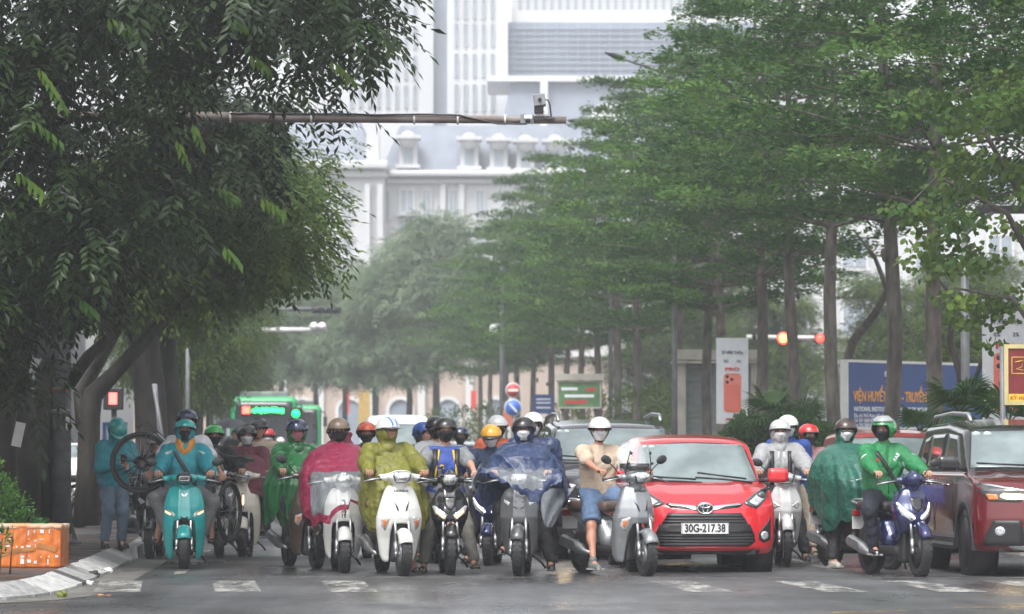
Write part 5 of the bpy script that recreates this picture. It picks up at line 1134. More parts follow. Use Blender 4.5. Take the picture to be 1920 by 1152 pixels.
def writing_on(t, fn, txt, z, size, m, x=0, off=.006, sx=1.2):
    y = project(fn, [(x, -.6, z)], (0, 1, 0), off, 1.4)[0][1]; return text(txt, size, m, t, (x, y, z), sx=sx, ext=.001, bold=.001)
# ---------------------------------------------------------------- cars (front bumper plane near y=0, faces -Y)
def car(label, x, Y, rot, Wd, H, L, paint, spec, res=.025, roofm=None, name='parked_car', cat='car'):
    t = thing(name, label, cat, (x, Y, 0), ROADROT + rot); hw = Wd / 2; S = spec
    zb = S.get('zb', .2); R = S['R']; ya, yr_ = S['axles']; roofm = roofm or paint
    def body(P):
        X, Y_, Z = P; ax = np.abs(X)
        wz = np.interp(Z, [zb, .35, .6, S['belt'], S['belt'] + .1], [hw - .05, hw - .01, hw, hw - .03, hw - .06])
        wy = wz - .16 * np.clip((.45 - Y_) / .45, 0, 1) ** 2 - .12 * np.clip((Y_ - (L - .4)) / .4, 0, 1) ** 2
        nose = np.interp(Z, [t_[0] for t_ in S['nose']], [t_[1] for t_ in S['nose']]); yf = nose + S['cur'] * (ax / hw) ** 2.6
        hood = np.interp(Y_, [t_[0] for t_ in S['hood']], [t_[1] for t_ in S['hood']]) - .035 * (ax / hw) ** 2.5 + .012 * np.exp(-((ax - hw * .55) / .07) ** 2)
        d = smax(ax - wy, yf - Y_, S.get('ck', .07)); d = smax(d, Z - hood, .045); d = smax(d, zb - Z, .03); d = smax(d, Y_ - (L - .02 - .10 * np.clip((Z - .6), 0, 1)), .08)
        return d
    g = S['glass']     # windshield base y,z ; roof start y,z ; roof end y ; rear base y
    def house(P):
        X, Y_, Z = P; ax = np.abs(X); (y0, z0), (y1, z1), y2, y3 = g
        wg = np.interp(Z, [z0 - .1, z0, z1, H], [hw - .06, hw - .09, hw * .80, hw * .74])
        sl = (z1 - z0) / (y1 - y0); n = math.hypot(sl, 1); yc = .10 * (ax / hw) ** 2
        ws = (Z - z0 - sl * (Y_ - y0 - yc)) / n
        rz = np.interp(Y_, [y0, y1, (y1 + y2) / 2, y2, y3], [z1 - .02, z1 + .01, H, H - .03, H - .16]) - .05 * (ax / (hw * .8)) ** 3
        sr = (H - .05 - (S['belt'])) / (y3 - y2 + 1e-6); nr = math.hypot(sr, 1); rr = (Z - (S['belt']) + sr * (Y_ - y3)) / nr
        d = smax(ax - wg, ws, .06); d = smax(d, Z - rz, .07); d = smax(d, rr, .05); return smax(d, S['belt'] - .12 - Z, .02)
    def arches(P):
        X, Y_, Z = P; d = None
        for yy in (ya, yr_):
            c = np.sqrt((Y_ - yy) ** 2 + (Z - R) ** 2) - R * 1.17; c = np.maximum(c, (hw - .30) - np.abs(X)); d = c if d is None else np.minimum(d, c)
        return d
    full = lambda P: smax(smin(body(P), house(P), .03), -arches(P), .012)
    lower = lambda P: smax(body(P), -arches(P), .012)
    sdf_part('body', lower, (-hw - .05, -.06, zb - .05), (hw + .05, L + .05, S['belt'] + .25), res, [paint], t)
    sdf_part('cabin', house, (-hw - .05, g[0][0] - .2, S['belt'] - .16), (hw + .05, L + .05, H + .05), res, [roofm], t)
    hs = lambda P: house(P)
    # windshield
    (y0, z0), (y1, z1), y2, y3 = g; k = .985
    wp = [(-hw + .13, z0 + .03), (0, z0 + .01), (hw - .13, z0 + .03), (hw * .80 - .07, z1 - .055), (0, z1 - .04), (-hw * .80 + .07, z1 - .055)]
    decal('windshield_seal', hs, [(p[0] * 1.025, p[1] + (.014 if p[1] > (z0 + z1) / 2 else -.02)) for p in wp], [BLK], t, off=.003, start=-.8, span=3.2, n=50, rings=6)
    wsd = decal('windshield', hs, wp, [GLS], t, off=.009, start=-.8, span=3.2, n=50, rings=6)
    for s in (-1, 1):
        for (a, b, nm) in S['side']:
            poly = [(a[0], a[1]), (b[0], b[1]), (b[2], b[3]), (a[2], a[3])]
            decal(nm, hs, poly, [GLSD], t, axis='x', start=s * (hw + .4), off=.006, span=1.6, n=26, rings=3)
    for s in (-1, 1):
        for yy in (ya, yr_):
            w_ = wheel(t, yy, R, .20, S.get('rim', SIL), 8, x=s * (hw - .115), rimf=.66)
            mb = MB(); mb.lathe([(R * 1.16, -.14), (R * 1.16, .14)], (s * (hw - .16), yy, R), RY90, 28); mb.lathe([(.01, 0), (R * 1.16, 0)], (s * (hw - .31), yy, R), RY90, 28); mb.build('wheel_arch_liner', BLK, t)
    mb = MB(); mb.box((0, L / 2, zb + .05), (Wd - .5, L - .3, .1)); mb.build('underbody', BLK, t)
    def mirror(m, z=None, y=None):
        z = z or z0 + .12; y = y or y0 + .18
        for s in (-1, 1):
            mb = MB(); mb.tube([(s * (hw - .10), y + .05, z - .06), (s * (hw + .04), y, z - .04)], .025, 7); ms = mb.build('mirror_arm', BLK, t)
            V, F = nets(lambda P: rbox(P, (s * (hw + .11), y, z), (.115, .065, .082), .05), (s * (hw + .11) - .16, y - .12, z - .13), (s * (hw + .11) + .16, y + .12, z + .13), .014); npmesh('mirror_shell', V, F, [m], t)
    def wiper(xa, xb, zt_):
        mb = MB(); P = project(hs, [(xa, -.8, z0 + .02), ((xa + xb) / 2, -.8, z0 + .02 + zt_ * .5), (xb, -.8, z0 + zt_)], (0, 1, 0), .03, 3.2); mb.tube([tuple(p) for p in P], [.012, .011, .008], 6)
        Q = project(hs, [(xa + (xb - xa) * q, -.8, z0 + .055 + zt_ * q) for q in (.1, .5, .95)], (0, 1, 0), .022, 3.2); mb.tube([tuple(p) for p in Q], .010, 5); mb.build('wiper', BLK, t)
    def rails():
        for s in (-1, 1):
            mb = MB(); xx = s * hw * .70; mb.tube([(xx, y1 + .10, H - .03), (xx, y1 + .25, H + .045), (xx, (y1 + y2) / 2, H + .065), (xx, y2 - .1, H + .03), (xx, y2, H - .04)], [.02, .028, .026, .026, .02], 8); mb.build('roof_rail', SIL, t)
    return t, full, body, mirror, wiper, rails, hs
# --- red hatchback
SP = dict(zb=.20, R=.29, axles=(.72, 3.17), belt=.98, cur=.30, nose=[(.18, .10), (.28, .03), (.45, .02), (.62, .05), (.74, .08), (.9, .30), (1.0, .5)], hood=[(-.1, .66), (.08, .72), (.3, .86), (.6, .95), (.95, 1.0), (3.4, 1.0)],
          glass=((.82, .96), (1.55, 1.46), 3.1, 3.62), side=[((1.25, 1.02, 1.75, 1.40), (2.05, 1.02, 2.05, 1.42), 'side_window'), ((2.12, 1.02, 2.12, 1.42), (2.85, 1.05, 2.85, 1.40), 'side_window')])
hx, hY = WX(1323, 42.0), 42.0
rc, full, body, mirror, wiper, rails, hs = car('bright red hatchback facing the camera, beside the man in shorts', hx, hY, 0, 1.62, 1.52, 3.66, REDP, SP, .02)
D = lambda nm, poly, m, off=.006, n=30, rings=4, lip=.014: decal(nm, body, poly, [m], rc, off=off, n=n, rings=rings, lip=lip, start=-.8)
GRL = mat('grille_black', (.02, .02, .022), .4)
D('lower_grille', [(-.40, .655), (.40, .655), (.55, .42), (.56, .34), (.48, .28), (-.48, .28), (-.56, .34), (-.55, .42)], GRL, .004, 60, 8)
def bars(par, fn, rows, m, hb=.008, st=-.8):
    for (xa, xb, z) in rows:
        P = project(fn, [(xa + (xb - xa) * q / 14, st, z) for q in range(15)], (0, 1, 0), .012, 1.6); mb = MB(); mb.tube([tuple(p) for p in P], hb, 6); mb.build('grille_bar', m, par)
GB = mat('grille_bar_plastic', (.045, .045, .05), .35)
bars(rc, body, [(-.42, .42, .625), (-.44, .44, .592), (-.46, .46, .56), (-.52, .52, .41), (-.53, .53, .378), (-.53, .53, .346), (-.5, .5, .314)], GB)
D('bumper_band', [(-.50, .53), (.50, .53), (.535, .445), (-.535, .445)], GRL, .014, 40, 4)
D('upper_grille', [(-.42, .745), (.42, .745), (.38, .715), (.12, .69), (-.12, .69), (-.38, .715)], GRL, .003, 40, 4)
for s in (-1, 1):
    D('chrome_wing', [(s * .075, .735), (s * .42, .765), (s * .42, .745), (s * .22, .725), (s * .12, .69), (s * .06, .68)], CHR, .012, 30, 3)
    D('headlight', [(s * .43, .765), (s * .46, .745), (s * .58, .70), (s * .70, .79), (s * .755, .93), (s * .72, .945), (s * .58, .87)], LENSD, .006, 36, 4)
    D('headlight_lens', [(s * .50, .775), (s * .58, .73), (s * .68, .80), (s * .71, .90), (s * .60, .85)], LENS, .012, 30, 3)
    V = project(body, [(s * .645, -.8, .835)], (0, 1, 0), .02, 2)[0]; mb = MB(); mb.ell(tuple(V), (.04, .02, .04)); mb.build('headlight_projector', LENSD, rc)
    D('fog_surround', [(s * .60, .44), (s * .71, .55), (s * .745, .62), (s * .745, .36), (s * .66, .325), (s * .60, .37)], BLK, .005, 30, 3)
    D('fog_lamp', [(s * .672 + .045 * math.cos(a), .405 + .048 * math.sin(a)) for a in np.linspace(0, 6.28, 14, False)], LENS, .014, 16, 2)
    V = project(body, [(s * .75, -.8, .25)], (0, 1, 0), 0, 2)
D('bumper_lip', [(-.62, .245), (.62, .245), (.60, .205), (-.60, .205)], BLK, .012, 40, 3)
D('lip_strip', [(-.52, .285), (.52, .285), (.60, .268), (-.60, .268)], REDP, .016, 40, 2)  # strip in the body's red paint above the black lip
Pm = project(body, [(0, -.8, .705)], (0, 1, 0), .016, 2)[0]; em = thing('emblem', None, None); em.parent = rc; em.location = tuple(Pm)
mb = MB(); mb.ell((0, .008, 0), (.092, .02, .066), None, 24, 10); mb.build('emblem_base', GRL, em)
def ring(a, b, r, cx=0, cz=0, y=-.014):
    return [(cx + a * math.cos(q), y, cz + b * math.sin(q)) for q in np.linspace(0, 6.2832, 25)]
mb = MB(); mb.tube(ring(.085, .058, 0), .0085, 7, caps=False); mb.tube(ring(.028, .052, 0), .0065, 6, caps=False); mb.tube(ring(.056, .021, 0, 0, .028), .0065, 6, caps=False); mb.build('emblem_ring', CHR, em)
Pp = project(body, [(0, -.8, .49)], (0, 1, 0), .03, 2)[0]
mb = MB(); mb.box((-.01, Pp[1], .488), (.52, .012, .125)); pl = mb.build('number_plate', WHT, rc, bevel=.004)
mb = MB()
for c, s_ in (((-.01, Pp[1] - .007, .548), (.505, .004, .004)), ((-.01, Pp[1] - .007, .428), (.505, .004, .004)), ((-.262, Pp[1] - .007, .488), (.004, .004, .12)), ((.242, Pp[1] - .007, .488), (.004, .004, .12))): mb.box(c, s_)
mb.build('plate_border', TK, pl)
text('30G-217.38', .118, TK, pl, (-.01, Pp[1] - .0085, .486), ext=.002, sx=.80, bold=.0035)
mirror(REDP, 1.06, .98); wiper(.05, -.60, .04); wiper(.62, -.02, .08)
for dx in (-.02, .06): 
    P = project(hs, [(-.52 + dx, -.8, 1.38)], (0, 1, 0), .014, 3)[0]; mb = MB(); mb.ell(tuple(P), (.035, .004, .02)); mb.build('windshield_sticker', mm('pale_sticker', (.5, .6, .55), .5), rc)
# --- dark grey SUV
SG = dict(zb=.24, R=.36, axles=(.85, 3.6), belt=1.12, cur=.34, nose=[(.2, .10), (.35, .02), (.6, .0), (.9, .03), (1.02, .12), (1.1, .4)], hood=[(-.1, .95), (.1, 1.02), (.5, 1.10), (1.1, 1.17), (4.5, 1.17)],
          glass=((.98, 1.17), (1.75, 1.66), 4.1, 4.68), side=[((1.55, 1.2, 2.0, 1.56), (2.6, 1.2, 2.6, 1.58), 'side_window'), ((2.7, 1.2, 2.7, 1.58), (3.5, 1.22, 3.5, 1.57), 'side_window')])
gx = WX(1166, 46.9); gc, full, gbody, mirror, wiper, rails, hs = car('dark grey large suv with silver roof rails behind the man on the silver scooter', gx, 46.9, 0, 1.86, 1.74, 4.75, GRYC, SG, .03); mirror(GRYC, 1.24, 1.25); rails(); wiper(.05, -.68, .05)
Dg = lambda nm, poly, m, off=.006, n=30, rings=4: decal(nm, gbody, poly, [m], gc, off=off, n=n, rings=rings, start=-.8)
Dg('grille', [(-.5, .92), (.5, .92), (.58, .70), (.45, .52), (-.45, .52), (-.58, .70)], GRL, .005, 40, 5); bars(gc, gbody, [(-.5, .5, .86), (-.53, .53, .78), (-.52, .52, .70), (-.48, .48, .62)], CHR, .010)
for s in (-1, 1): Dg('headlight', [(s * .55, .92), (s * .86, .98), (s * .88, .90), (s * .60, .84)], LENS, .006, 24, 3); Dg('lit_headlight', [(s * .62, .74), (s * .76, .76), (s * .76, .68), (s * .63, .67)], GLOW, .01, 16, 2); Dg('fog_surround', [(s * .58, .62), (s * .82, .64), (s * .82, .42), (s * .62, .42)], BLK, .008, 20, 3)
Dg('skid_plate', [(-.6, .36), (.6, .36), (.55, .28), (-.55, .28)], SIL, .012, 30, 3); Dg('chrome_strip', [(-.25, .95), (.25, .95), (.25, .925), (-.25, .925)], CHR, .012, 20, 2)
for dx in (-.02, .06): P = project(hs, [(-.62 + dx, -.8, 1.58)], (0, 1, 0), .014, 3)[0]; mb = MB(); mb.ell(tuple(P), (.035, .004, .02)); mb.build('windshield_sticker', mm('pale_sticker', (.5, .6, .55), .5), gc)
# --- maroon SUV with black roof at the right edge
SX = dict(zb=.26, R=.345, axles=(.82, 3.5), belt=1.06, cur=.26, nose=[(.2, .12), (.35, .02), (.6, .0), (.92, .02), (1.0, .12), (1.08, .4)], hood=[(-.1, .93), (.08, .99), (.4, 1.06), (1.05, 1.13), (4.4, 1.12)],
          glass=((.95, 1.12), (1.62, 1.60), 3.9, 4.42), rim=SIL, side=[((1.42, 1.14, 1.86, 1.50), (2.45, 1.14, 2.45, 1.53), 'side_window'), ((2.54, 1.14, 2.54, 1.53), (3.4, 1.16, 3.4, 1.52), 'side_window'), ((3.48, 1.18, 3.48, 1.50), (3.9, 1.24, 3.8, 1.46), 'side_window')])
mx_ = 5.80; mc, full, mbody, mirror, wiper, rails, hs = car('maroon suv with black roof, side cladding and one glowing headlight bar at the right edge', mx_, 40.6, R_(1), 1.775, 1.69, 4.45, MARP, SX, .024, roofm=BLKP); mirror(BLKP, 1.20, 1.12); rails(); wiper(-.05, -.72, .03)
Dm = lambda nm, poly, m, off=.006, n=30, rings=4, fn=mbody: decal(nm, fn, poly, [m], mc, off=off, n=n, rings=rings, start=-.8)
for s in (-1, 1):
    Dm('headlight', [(s * .28, .88), (s * .42, .93), (s * .83, 1.0), (s * .85, .93), (s * .74, .80), (s * .44, .79)], LENSD, .005, 40, 4)
    Dm('headlight_trim', [(s * .30, .91), (s * .83, 1.005), (s * .83, .985), (s * .32, .893)], CHR, .012, 30, 2)
    Dm('lit_light_bar', [(s * .34, .87), (s * .60, .885), (s * .63, .855), (s * .58, .83), (s * .38, .82)], GLOW, .014, 24, 3); Dm('signal_lamp', [(s * .66, .875), (s * .77, .88), (s * .74, .815), (s * .65, .82)], ORG, .012, 16, 2)
    Dm('fog_surround', [(s * .42, .60), (s * .70, .60), (s * .80, .38), (s * .78, .33), (s * .40, .33)], BLK, .014, 30, 4); Dm('fog_lamp', [(s * .635 + .05 * math.cos(a), .485 + .05 * math.sin(a)) for a in np.linspace(0, 6.28, 14, False)], LENS, .022, 16, 2)
Dm('grille', [(-.3, .90), (.3, .90), (.38, .72), (.28, .66), (-.28, .66), (-.38, .72)], GRL, .005, 40, 5); bars(mc, mbody, [(-.34, .34, .80), (-.33, .33, .76)], CHR, .014); Dm('lower_intake', [(-.40, .52), (.40, .52), (.44, .36), (-.44, .36)], GRL, .006, 30, 4)
Dm('skid_plate', [(-.55, .33), (.55, .33), (.50, .28), (-.50, .28)], SIL, .014, 30, 3)
for s in (-1, 1):
    for yy in (.82, 3.5):
        mb = MB(); A = [(yy + r * math.cos(a), .345 + r * math.sin(a)) for r in (.40,) for a in np.linspace(-.15, math.pi + .15, 17)]; Bq = [(yy + .47 * math.cos(a), .345 + .47 * math.sin(a)) for a in np.linspace(-.15, math.pi + .15, 17)]
        xs = s * (1.775 / 2 + .008); mb.grid([[(xs - s * .06, y, z) for y, z in A], [(xs, y, z) for y, z in A], [(xs, y, z) for y, z in Bq], [(xs - s * .06, y, z) for y, z in Bq]]); mb.build('arch_cladding', BLK, mc)
    mb = MB(); mb.box((s * .875, 2.15, .33), (.05, 1.75, .14)); mb.build('sill_cladding', BLK, mc, bevel=.015); mb = MB(); mb.box((s * .902, 2.15, .32), (.012, 1.6, .03)); mb.build('sill_trim', SIL, mc)
    for y_ in (1.95, 2.95):
        mb = MB(); mb.tube([(s * .885, y_, .96), (s * .905, y_ + .03, .965), (s * .905, y_ + .17, .965), (s * .885, y_ + .2, .96)], .012, 6); mb.build('door_handle', CHR, mc)
    for y_ in (1.36, 2.5): mb = MB(); mb.tube([(s * .889, y_, .45), (s * .895, y_, .8), (s * .872, y_ + .02, 1.05)], .005, 5); mb.build('door_gap', BLK, mc)
for dx in (-.04, .08): P = project(hs, [(-.56 + dx, -.8, 1.52)], (0, 1, 0), .014, 3)[0]; mb = MB(); mb.ell(tuple(P), (.045, .004, .028)); mb.build('windshield_sticker', mm('pale_sticker', (.5, .6, .55), .5), mc)
# --- red hatchback farther back
c3, full, b3, mirror, wiper, rails, hs = car('dull red car half hidden behind the green jacket rider and the maroon suv', WX(1708, 49.5), 49.5, 0, 1.66, 1.62, 3.9, mm('dull_red_paint', (.30, .03, .035), .3, coat=.8), SP | dict(glass=((.82, .98), (1.55, 1.55), 3.2, 3.7)), .035); mirror(BLK)
# --- far white van and pale car
SV = dict(zb=.22, R=.33, axles=(.75, 3.2), belt=1.15, cur=.15, nose=[(.2, .05), (.8, .0), (1.0, .12)], hood=[(-.1, .95), (.2, 1.05), (.6, 1.18), (4.4, 1.2)], glass=((.35, 1.18), (1.2, 2.0), 4.2, 4.6), side=[((1.2, 1.3, 1.4, 1.85), (2.4, 1.3, 2.4, 1.85), 'side_window')])
vc, *_r = car('white van far back on the road between the maroon and olive ponchos', WX(752, 92), 92, 0, 1.95, 2.2, 4.7, WHT, SV, .06); _r[2](WHT)
car('pale hazy car far back beside the white van', WX(868, 118), 118, 0, 1.8, 1.6, 4.2, mm('pale_car_paint', (.45, .46, .48), .3), SG | dict(glass=((.98, 1.1), (1.7, 1.55), 3.6, 4.1), side=[]), .07)
car('white car parked on the left pavement side behind the trunks', WX(160, 88), 88, .2, 1.75, 1.5, 4.2, WHT, SG | dict(glass=((.98, 1.1), (1.7, 1.48), 3.6, 4.1), side=[]), .06)
# --- bus
BG = mat('bus_green', (.03, .36, .13), .35, coat=.5); BD = mat('bus_glass', (.03, .035, .04), .08, coat=1, var=.3, vs=2)
def bus(label, x, Y, sgn=True):
    t = thing('city_bus', label, 'bus', (x, Y, 0), ROADROT); 
    V, F = nets(lambda P: rbox(P, (0, 5.5, 1.72), (1.18, 5.5, 1.48), .22), (-1.3, -.1, .2), (1.3, 11.1, 3.3), .07); npmesh('body', V, F, [BG], t)
    fn = lambda P: rbox(P, (0, 5.5, 1.72), (1.18, 5.5, 1.48), .22)
    d = lambda nm, p, m, off=.01, r=3: decal(nm, fn, p, [m], t, off=off, rings=r, n=30, start=-.6)
    d('windshield', [(-1.0, 1.15), (1.0, 1.15), (1.03, 2.1), (.98, 3.02), (-.98, 3.02), (-1.03, 2.1)], BD, .012, 5)
    mb = MB(); mb.box((0, -.03, 2.72), (1.55, .05, .36)); ds = mb.build('display_case', BLK, t, bevel=.01)
    if sgn:
        mb = MB(); mb.box((-.62, -.062, 2.72), (.26, .01, .24)); mb.build('route_number_light', mat('red_display', (1, .1, .05), .4, emit=4, ecol=(1, .06, .04)), ds, bevel=.003)
        GD = mat('green_display', (.1, 1, .35), .4, emit=3.5, ecol=(.0, 1, .08)); mb = MB(); rd = random.Random(4)
        for q in range(26): mb.box((-.40 + q * .043, -.062, 2.71 + rd.uniform(-.03, .03)), (.036, .01, rd.uniform(.10, .22)))
        mb.build('green_display', GD, ds)
    d('lower_panel', [(-1.1, 1.1), (1.1, 1.1), (1.1, .75), (-1.1, .75)], BG, .015)
    for s in (-1, 1):
        d('headlight', [(s * .70, .80), (s * 1.05, .84), (s * 1.05, .66), (s * .72, .64)], GLOWW, .02)
        mb = MB(); mb.tube([(s * 1.1, .1, 2.95), (s * 1.3, -.25, 2.9), (s * 1.32, -.3, 2.7)], .025, 6); mb.box((s * 1.32, -.3, 2.5), (.16, .1, .4)); mb.build('mirror', BLK, t)
        for yy in (2.2, 8.6): wheel(t, yy, .46, .28, SIL, 8, x=s * 1.02)
    mb = MB(); mb.box((0, 3.2, 3.28), (1.7, 2.6, .24)); mb.build('roof_unit', GREYW, t, bevel=.06); mb = MB(); mb.tube([(-.5, -.04, 1.2), (.1, -.04, 1.7)], .015, 5); mb.tube([(.5, -.04, 1.2), (.0, -.04, 1.6)], .015, 5); mb.build('wiper', BLK, t)
    d('bumper', [(-1.1, .55), (1.1, .55), (1.08, .30), (-1.08, .30)], DARKM, .02)
    return t
bus('green city bus with lit red and green display, far back on the left lane', WX(495, 134), 134); bus('second pale green bus, mostly hidden behind the first bus', WX(545, 158), 160, False)
# ---------------------------------------------------------------- people
def V3(*a): return np.array(a, float)
def nrm(v): return v / (np.linalg.norm(v) + 1e-9)
def ik(a, b, l1, l2, pole):
    d = b - a; L = np.linalg.norm(d)
    if L > (l1 + l2) * .995: b = a + d / L * (l1 + l2) * .995; d = b - a; L = np.linalg.norm(d)
    x = (l1 * l1 - l2 * l2 + L * L) / (2 * L); h = math.sqrt(max(l1 * l1 - x * x, 0)); u = d / L; p = np.array(pole, float); p = nrm(p - u * (p @ u)); return a + u * x + p * h, b
def loc2(P, c, M):       # world grid -> head local
    X, Y, Z = P; x, y, z = X - c[0], Y - c[1], Z - c[2]; m = np.array(M.transposed())
    return (m[0][0] * x + m[0][1] * y + m[0][2] * z, m[1][0] * x + m[1][1] * y + m[1][2] * z, m[2][0] * x + m[2][1] * y + m[2][2] * z)
def headsdf(P):
    X, Y, Z = P
    d = elp(P, (0, .015, .03), (.077, .098, .098)); d = smin(d, elp(P, (0, -.02, -.045), (.058, .066, .070)), .035)
    d = smin(d, cap(P, (0, -.088, .005), (0, -.108, -.022), .010, .014), .014)
    d = smin(d, cap(P, (-.03, -.078, -.005), (-.045, -.055, -.03), .018), .02); d = smin(d, cap(P, (.03, -.078, -.005), (.045, -.055, -.03), .018), .02)
    for s in (-1, 1): d = smax(d, -elp(P, (s * .031, -.092, .014), (.017, .014, .011)), .012); d = smin(d, elp(P, (s * .079, .012, -.003), (.010, .020, .032)), .006)
    d = smin(d, cap(P, (-.018, -.086, -.053), (.018, -.086, -.053), .007), .012); d = smax(d, -cap(P, (-.02, -.098, -.054), (.02, -.098, -.054), .003), .004)
    return d
def human(name_label, loc, rz, hip=(0, .98, .87), lean=.12, yaw=0, pitch=.05, tw=0, feet=('board', 'board'), hands=('grip', 'grip'), skin=SKIN, top=None, topk='jacket', legs=None, legk='long', shoes=None, shoek='shoe', helmet=None, hk='half', mask=None, scale=1.0, group=None, grip=(.335, .262, 1.045), hood=None, strap=None, res=1.0, collar=None, hstripe=None, gloves=None, roll=0, sleeve='long', wide=1.0, cat='person', hair=True, visor=None, cap_=None, side=0, bw=1.0, knees=None, neckz=0):
    t = thing('person', name_label, cat, loc, rz, group); t.scale = (scale,) * 3
    hip = V3(*hip); up = V3(math.sin(side), -math.sin(lean), math.cos(lean)); rt = V3(1, 0, 0)
    chest = hip + up * .30; neck = hip + up * .515 + V3(0, 0, neckz); sh = [neck - up * .07 + rt * s * .186 * bw for s in (-1, 1)]; hips = [hip + rt * s * .085 for s in (-1, 1)]
    Mh = (Matrix.Rotation(yaw, 3, 'Z') @ Matrix.Rotation(pitch, 3, 'X') @ Matrix.Rotation(roll, 3, 'Y')); hc = neck + V3(0, -.035, .165)
    arms = []
    for i, s in enumerate((-1, 1)):
        h = hands[i]
        if h == 'grip': wr = V3(s * (grip[0] - .005), grip[1] + .055, grip[2] + .02); pole = (s * .9, .35, -.6)
        elif h is None: wr = hips[i] + V3(s * .16, -.05, -.10); pole = (s, .6, 0)
        else: wr = V3(*h[:3]); pole = h[3] if len(h) > 3 else (s * .8, .3, -.8)
        el, wr = ik(sh[i], wr, .285, .255, pole); arms.append((sh[i], el, wr, h))
    lg = []
    for i, s in enumerate((-1, 1)):
        f = feet[i]
        if f == 'board': an = V3(s * .13, .55, .37)
        elif f == 'peg': an = V3(s * .20, .86, .33)
        else: an = V3(*f)
        kp = (knees[i] if knees else (s * .5, -1, .6)); kn, an = ik(hips[i], an, .425, .415, kp); lg.append((hips[i], kn, an))
    # ---- skin body
    def torso(P, r=0):
        d = cap(P, hip - rt * .06, hip + rt * .06, .125 + r); d = smin(d, cap(P, hip + up * .14 - rt * .05, hip + up * .14 + rt * .05, .115 + r), .08)
        d = smin(d, cap(P, chest - rt * .075, chest + rt * .075, .122 + r), .08); d = smin(d, cap(P, sh[0] + rt * .03, sh[1] - rt * .03, .062 + r), .06); return d
    def limbs(P, r=0, what='all', k=.03):
        d = None
        if what in ('all', 'arm'):
            for a, b, c, h in arms:
                q = smin(cap(P, a, b, .05 + r, .04 + r), cap(P, b, c, .039 + r, .026 + r), .02); d = q if d is None else np.minimum(d, q)
        if what in ('all', 'leg'):
            for a, b, c in lg:
                q = smin(cap(P, a, b, .085 + r, .056 + r), smin(cap(P, b, c, .050 + r, .033 + r), cap(P, b * .72 + c * .28 + V3(0, .02, 0), b * .6 + c * .4 + V3(0, .02, 0), .052 + r), .03), .03); d = q if d is None else np.minimum(d, q)
        return d
    def bodyf(P):
        d = torso(P); d = smin(d, limbs(P), .04); d = smin(d, cap(P, neck - up * .05, hc - V3(0, 0, .05), .056, .05), .03)
        for a, b, c in lg: d = smin(d, cap(P, c, c + V3(0, -.10, -.055), .034, .028), .02)
        return d
    allp = np.array([hip, neck, hc] + [p for a in arms for p in a[:3]] + [p for l in lg for p in l]); lo = allp.min(0) - .17; hi = allp.max(0) + .14
    parts = [nets(bodyf, lo, hi, .019 * res)]
    hf = lambda P: smin(headsdf(loc2(P, hc, Mh)), cap(P, neck, hc - V3(0, 0, .05), .05, .048), .02)
    parts.append(nets(hf, hc - .17, hc + .17, .0095 * res))
    for i, (a, b, c, h) in enumerate(arms):
        s = -1 if i == 0 else 1; fwd = nrm(c - b)
        if h == 'grip' or h is None:
            k0 = c + V3(0, -.045, .010) if h == 'grip' else c + fwd * .06
            dn = [V3(0, -.042, -.006), V3(0, -.018, -.036), V3(0, .014, -.030)] if h == 'grip' else [fwd * .03, fwd * .025 + V3(0, -.01, 0), fwd * .012 + V3(0, -.015, 0)]
        else: k0 = c + fwd * .055; dn = [fwd * .030 + V3(0, -.004, 0), fwd * .02 + V3(0, -.016, 0), fwd * .008 + V3(0, -.02, 0)]
        sp = V3(1, 0, 0) if h == 'grip' else nrm(np.cross(fwd, V3(0, 1, 0)) + V3(.001, 0, 0)); fl = [.85, 1.0, .95, .75]
        def handf(P, c=c, k0=k0, dn=dn, sp=sp, s=s, fwd=fwd):
            d = cap(P, c - fwd * .02, c, .027, .026)
            for j in range(4): d = smin(d, cap(P, c + sp * (j - 1.5) * .008, k0 + sp * (j - 1.5) * .021, .020, .0125), .012)
            dd = d
            for j in range(4):
                p = k0 + sp * (j - 1.5) * .021; q = None
                for n_, e in enumerate(dn): p2 = p + e * fl[j]; g = cap(P, p, p2, .0105 - n_ * .001, .0098 - n_ * .001); q = g if q is None else np.minimum(q, g); p = p2
                dd = smin(dd, q, .004)
            th = k0 * .4 + c * .6 - sp * s * .026; p1 = th + fwd * .02 - sp * s * .016 + V3(0, 0, -.012); p2 = p1 + fwd * .028 + V3(0, 0, -.012); dd = smin(dd, cap(P, th, p1, .014, .012), .008); return smin(dd, cap(P, p1, p2, .012, .010), .004)
        parts.append(nets(handf, np.minimum(c, k0) - .075, np.maximum(c, k0) + .075, .0075 * max(1, res)))
    Vb, Fb = merge(parts); npmesh('body', Vb, Fb, [skin], t)
    # eyes
    toW = lambda p: hc + np.array(Mh @ Vector(p))
    for s in (-1, 1): mb = MB(); mb.ell(tuple(toW((s * .031, -.0835, .012))), (.014, .006, .0055), Mh, 10, 6); mb.build('eye', EYE, t); mb = MB(); mb.tube([tuple(toW((s * .015, -.092, .031))), tuple(toW((s * .032, -.095, .035))), tuple(toW((s * .05, -.084, .030)))], .0032, 5); mb.build('eyebrow', EYE, t)
    # ---- clothes
    sd = abs(hash(name_label)) % 97 / 10 if False else (len(name_label) * 7 % 97) / 10
